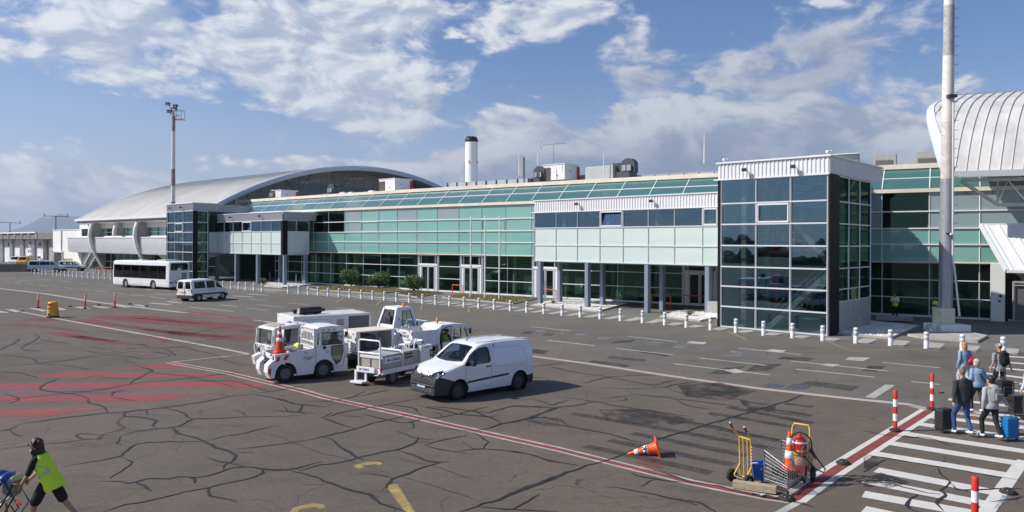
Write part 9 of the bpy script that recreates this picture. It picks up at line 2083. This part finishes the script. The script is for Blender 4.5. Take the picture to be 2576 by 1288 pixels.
P_,V,fw,lf,up=rig;mb=MB();mb.tube([V['shL']*.7+V['neck']*.3+up*.05,V['pel'].lerp(V['neck'],.6)-fw*.155,V['pel']-fw*.13-lf*.17+up*.08],.014,M['blackcloth'],6);mb.tube([V['neck']*.35+V['shL']*.65+up*.05,V['pel'].lerp(V['neck'],.6)+fw*.15],.014,M['blackcloth'],6);mb.build('bag_strap',P_)
mb=MB();p_ell(mb,V['head']+Matrix.Rotation(-.9,3,'Z')@Vector((.06,0,-.05)),(.05,.055,.05),M['mask'],Matrix.Rotation(-.9,3,'Z'));mb.build('face_mask',P_)
rig=person('woman with long blond hair in a short light denim jacket and pale jeans',(2.439e3*0+16.30,26.6,.026),AW+.05,stand(1.68,.3,.02),M['denim'],mat('pale_jeans',(.46,.52,.58),.85,var=.2,scale=9),M['reflect'],M['skin'],M['blond'],1.0,1.0,False,.0,hairf=long_hair)
P_,V,fw,lf,up=rig;mb=MB();c=V['pel']-lf*.20-fw*.16+up*.10;p_ell(mb,c,(.09,.19,.14),M['redbag']);o=solid(mb,'handbag',None,M['redbag'],.014,3);o.location=P_.location;o.rotation_euler=P_.rotation_euler;mb=MB();mb.tube([c+up*.1-lf*.1,V['shR']+up*.05,c+up*.1+lf*.1],.012,M['redbag'],6);mb.build('strap',o);tag(o,'red shoulder bag hanging behind the blond woman','handbag')
rig=person('man in a pale baseball cap, mottled grey tee shirt and olive trousers',(16.72,25.3,.026),AW,stand(1.82,.3,.02,dict(elL=(-.02,.27,1.14),wrL=(.04,.30,.92),elR=(-.04,-.29,1.15),wrR=(-.10,-.32,.93)),.205),M['tee'],M['olive'],M['blackcloth'],M['tan'],M['hair'],.36,1.0,False,girth=1.06,hairf=stubble)
P_,V,fw,lf,up=rig;tag(backpack(*rig,M['blackcloth'],.64,.17,.25),'black backpack worn by the man with the pale cap','backpack')
mb=MB();p_ell(mb,V['head']+Vector((-.01,0,.062)),(.104,.090,.085),M['greycloth']);p_ell(mb,V['head']+Vector((.10,0,.05)),(.075,.07,.012),M['greycloth']);mb.build('cap',P_);mb=MB();mb.tube([V['head']+Vector((-.02,.095*math.sin(a),.06+.09*math.cos(a))) for a in[R(-95+19*k) for k in range(11)]],.012,M['black'],6);mb.build('headphones',P_)
person('passenger in a pale blue shirt cut by the right edge, holding a black suitcase',(15.42,21.9,.026),AW,stand(1.70,.25,.02,dict(elL=(-.03,.27,1.14),wrL=(-.02,.36,.96))),mat('pale_blue_shirt',(.42,.52,.66),.85),M['darkcloth'],M['blackcloth'],M['skin'],M['hair'],1.0)
fold=dict(elL=(.02,.27,1.14),wrL=(.20,.05,1.12),elR=(.02,-.27,1.14),wrR=(.21,-.02,1.16))
def vest_(P_,V,fw,lf,up,bands=True,g=.03,bot=-.14,m=None):
 L=V['neck']-V['pel'];mb=MB();n=24;secs=[]
 for t,d,w in((bot,.125,.178),(.1,.122,.175),(.3,.118,.172),(.5,.12,.176),(.7,.13,.19),(.86,.115,.17),(.95,.085,.115)):secs.append((V['pel']+L*t,d+g,w+g*.7,lf,fw))
 mb.ring([[Vector(c)+f*d*math.cos(2*PI*j/n)+l*w*math.sin(2*PI*j/n) for j in range(n)] for c,d,w,l,f in secs],M['hivis'],True,False);o=mb.build('hivis_vest',P_)
 mb=MB()
 for t,d,w in((.22,.120,.175),) if bands else():
  c=V['pel']+L*t;mb.ring([[c+up*dz+fw*(d+g+.004)*math.cos(2*PI*j/n)+lf*(w+g*.7+.004)*math.sin(2*PI*j/n) for j in range(n)] for dz in(-.025,.025)],M['hivisband'],True,False)
  for s in(1,-1):
   for d_ in(1,-1):mb.tube([c+fw*d_*(.125+g)+lf*s*.10,V['pel']+L*.7+fw*d_*(.137+g)+lf*s*.11,V['pel']+L*.93+fw*d_*.07+lf*s*.10],.022,M['hivisband'],6)
 if bands:mb.build('reflective_band',o)
 return o
r1=person('left security guard, white shirt and yellow vest, standing before the glass',(*(27.14,52.37),.02),R(-100),stand(1.78,.06,.0,fold,.2),M['white'],M['blackcloth'],M['blackcloth'],M['tan'],M['hair'],.36,1.0,hairf=stubble);vest_(*r1)
r2=person('security guard with folded arms in dark sleeves and yellow vest, beside the mast',(*(28.49,49.81),.02),R(-95),stand(1.76,.06,.0,fold,.2),M['blackcloth'],M['blackcloth'],M['blackcloth'],M['tan'],M['hair'],1.0,1.0,hairf=stubble);vest_(*r2)
dp=Vector((PX.location.x,PX.location.y))+h4*1.95+l4*-.22
JD=dict(pel=(0,0,.86),neck=(.02,0,1.31),head=(.07,0,1.45),shL=(.0,.19,1.24),shR=(0,-.19,1.24),elL=(.14,.25,1.06),elR=(.14,-.25,1.06),wrL=(.36,.12,1.12),wrR=(.36,-.12,1.12),hipL=(.03,.09,.84),hipR=(.03,-.09,.84),knL=(.42,.11,.86),knR=(.42,-.11,.86),anL=(.50,.11,.55),anR=(.50,-.11,.55))
rd=person('driver in a yellow vest seated in the service pickup, seen from behind',(dp.x,dp.y,0),math.atan2(h4.y,h4.x),JD,M['darkcloth'],M['blackcloth'],M['blackcloth'],M['tan'],mat('black_hair',(.012,.01,.01),.5),1.0);vest_(*rd,True,.025,-.05)
def curly(mb,hd,hf,hl,m):
 rn=random.Random(3);p_ell(mb,hd+Vector((0,0,.056))-hf*.030,(.102,.092,.085),m);p_ell(mb,hd-hf*.085-Vector((0,0,.04)),(.075,.10,.13),m);p_ell(mb,hd-hf*.11-Vector((0,0,.16)),(.07,.11,.10),m)
 for k in range(46):a=rn.uniform(-1.5,1.5);z=rn.uniform(-.24,.10);r=.105+rn.uniform(-.01,.025)+max(0,-z)*.10;p=hd-hf*(r*math.cos(a)+.01)+hl*r*.9*math.sin(a)+Vector((0,0,z));p_cap(mb,p,p+Vector((rn.uniform(-.02,.02),rn.uniform(-.02,.02),-.05)),.026,.016,m,7)
JW=dict(pel=(-.02,0,.86),neck=(.17,0,1.34),head=(.235,0,1.49),shL=(.14,.18,1.26),shR=(.14,-.18,1.26),elL=(.24,.21,1.00),elR=(.22,-.21,1.02),wrL=(.40,.13,.80),wrR=(.40,-.13,.82),hipL=(.0,.09,.82),hipR=(-.04,-.09,.82),knL=(.17,.10,.47),knR=(-.22,-.10,.47),anL=(.23,.10,.09),anR=(-.48,-.10,.16),toeR=(-.33,-.10,.035))
WX,WY=-8.42,13.45
rw=person('woman with curly brown hair, yellow vest and black shorts pushing a folded pushchair',(WX,WY,0),R(183),JW,M['blackcloth'],M['blackcloth'],M['blackcloth'],M['tan'],M['hair'],.44,.92,hairf=curly,curl=1.1)
P_,V,fw,lf,up=rw
mb=MB();L=V['neck']-V['pel'];n=26;secs=[]
for t,d,w,bk in((-.36,.17,.20,-.06),(-.2,.18,.205,-.05),(0,.17,.20,-.04),(.25,.15,.185,-.02),(.5,.145,.185,-.01),(.72,.15,.195,0),(.87,.13,.185,0),(.96,.09,.125,0)):secs.append((V['pel']+L*t+fw*bk,d,w))
mb.ring([[c+fw*d*math.cos(2*PI*j/n)*(1+.03*math.sin(5*j+9*d))+lf*w*math.sin(2*PI*j/n) for j in range(n)] for c,d,w in secs],M['hivis'],True,False);vs=mb.build('hivis_vest',P_)
mb=MB()
def on_v(t,a,o=.006):
 for i in range(len(secs)-1):pass
 ts_=[-.36,-.2,0,.25,.5,.72,.87,.96];i=max(k for k in range(7) if ts_[k]<=t);u=(t-ts_[i])/(ts_[i+1]-ts_[i]);c=secs[i][0].lerp(secs[i+1][0],u);d=lerp(secs[i][1],secs[i+1][1],u);w=lerp(secs[i][2],secs[i+1][2],u);return c+fw*(d+o)*math.cos(a)+lf*(w+o)*math.sin(a)
for s in(1,-1):
 for(t0,a0),(t1,a1) in(((.88,s*R(50)),(.34,s*R(150))),((.34,s*R(150)),(.18,s*R(40)))):
  q=[];
  for k in range(9):u=k/8;t=lerp(t0,t1,u);a=lerp(a0,a1,u);q.append((on_v(t-.035,a),on_v(t+.035,a)))
  mb.add([p for pr in q for p in pr],[(2*k,2*k+1,2*k+3,2*k+2) for k in range(8)],M['hivisband'])
mb.build('reflective_band',vs)
mb=MB()
for s in(1,-1):p_ell(mb,V['head']+Vector((.088,s*.034,.014)),(.014,.030,.022),M['black']);mb.tube([V['head']+Vector((.085,s*.062,.018)),V['head']+Vector((-.01,s*.082,.01))],.005,M['black'],5)
mb.build('sunglasses',P_)
mb=MB();p_ell(mb,V['head']+Vector((.038,0,-.098)),(.052,.058,.036),M['mask'],Matrix.Rotation(R(28),3,'Y'));mb.build('face_mask',P_)
PC=thing('pushchair','folded blue pushchair with round navy hood and red grip, at the bottom left corner','pushchair',(WX,WY,0),R(183));mb=MB()
for y in(.16,-.16):
 mb.tube([(.42,y,.82),(.52,y,.84),(.60,y,.66),(.86,y,.20)],.016,M['black'],7);mb.tube([(.66,y,.98),(.70,y,.92),(.62,y,.78),(.42,y,.42),(.62,y,.12)],.014,mat('navy_tube',(.03,.08,.22),.4),7);mb.tube([(.86,y,.68),(.70,y,.55),(.98,y,.30),(1.25,y,.12)],.020,M['white'],8)
mb.tube([(.42,-.16,.82),(.42,.16,.82)],.016,M['black'],6);mb.build('frame',PC)
mb=MB();p_ell(mb,(.84,0,.90),(.165,.20,.145),mat('navy_hood',(.012,.035,.13),.4));p_ell(mb,(.70,.02,.92),(.10,.20,.09),M['navy']);mb.build('hood',PC)
mb=MB();p_ell(mb,(.845,.20,.89),(.055,.02,.055),mat('pink_pad',(.75,.42,.45),.5));p_ell(mb,(.845,.218,.885),(.026,.01,.026),M['redbag']);mb.tube([(.80,.205,.90),(.74,.21,.87),(.70,.2,.90)],.018,M['reflect'],7);mb.build('rosette',PC)
mb=MB();mb.hexa([(.50,-.15,.80),(.70,-.15,.92),(.70,.15,.92),(.50,.15,.80),(.55,-.13,.58),(.72,-.13,.66),(.72,.13,.66),(.55,.13,.58)],mat('striped_seat',(.30,.28,.24),.85,var=.6,scale=12));mb.box((.62,.0,.86),(.26,.28,.1),M['greybox'],0,.03,('Y',R(30)));mb.build('seat',PC)
mb=MB();mb.tube([(.55,.17,.45),(.48,.17,.34),(.40,.17,.28)],.012,mat('brown_strap',(.20,.08,.03),.7),6);mb.tube([(.98,.2,.84),(.93,.2,.60),(.80,.18,.35),(.66,.18,.1)],.012,M['blackcloth'],6);mb.tube([(.62,.18,.5),(.60,.18,.2),(.58,.18,.1)],.016,mat('brown_strap',(.20,.08,.03),.7),6);mb.build('strap',PC)
mb=MB();mb.tube([(.46,.18,.56),(.42,.2,.53),(.35,.22,.48)],[.008,.022,.022],M['red'],8);mb.build('grip',PC)
for x in(.62,1.25,.86):
 for y in(.2,-.2):mb=MB();mb.lathe([(.04,-.015),(.08,-.015),(.08,.015),(.04,.015)],M['rubber'],n=16,mt=Matrix.Translation((x,y,.08))@Matrix.Rotation(PI/2,4,'X'));mb.build('wheel',PC)
hz_=MB();hz_.box((0,8700,455),(46000,23400,922),None)
hz_.mats=[]
hv=bpy.data.materials.new('haze_air');hv.use_nodes=True;nt=hv.node_tree
for n in list(nt.nodes):nt.nodes.remove(n)
ho=nt.nodes.new('ShaderNodeOutputMaterial');pv=nt.nodes.new('ShaderNodeVolumePrincipled');pv.inputs['Density'].default_value=0.00007;pv.inputs['Color'].default_value=(0.62,0.75,0.95,1);pv.inputs['Anisotropy'].default_value=0.2
nt.links.new(pv.outputs[0],ho.inputs['Volume'])
hz_.mats=[hv];hz_.mi=[0]*len(hz_.f)
tag(hz_.build('haze',fix=True),kind='stuff')
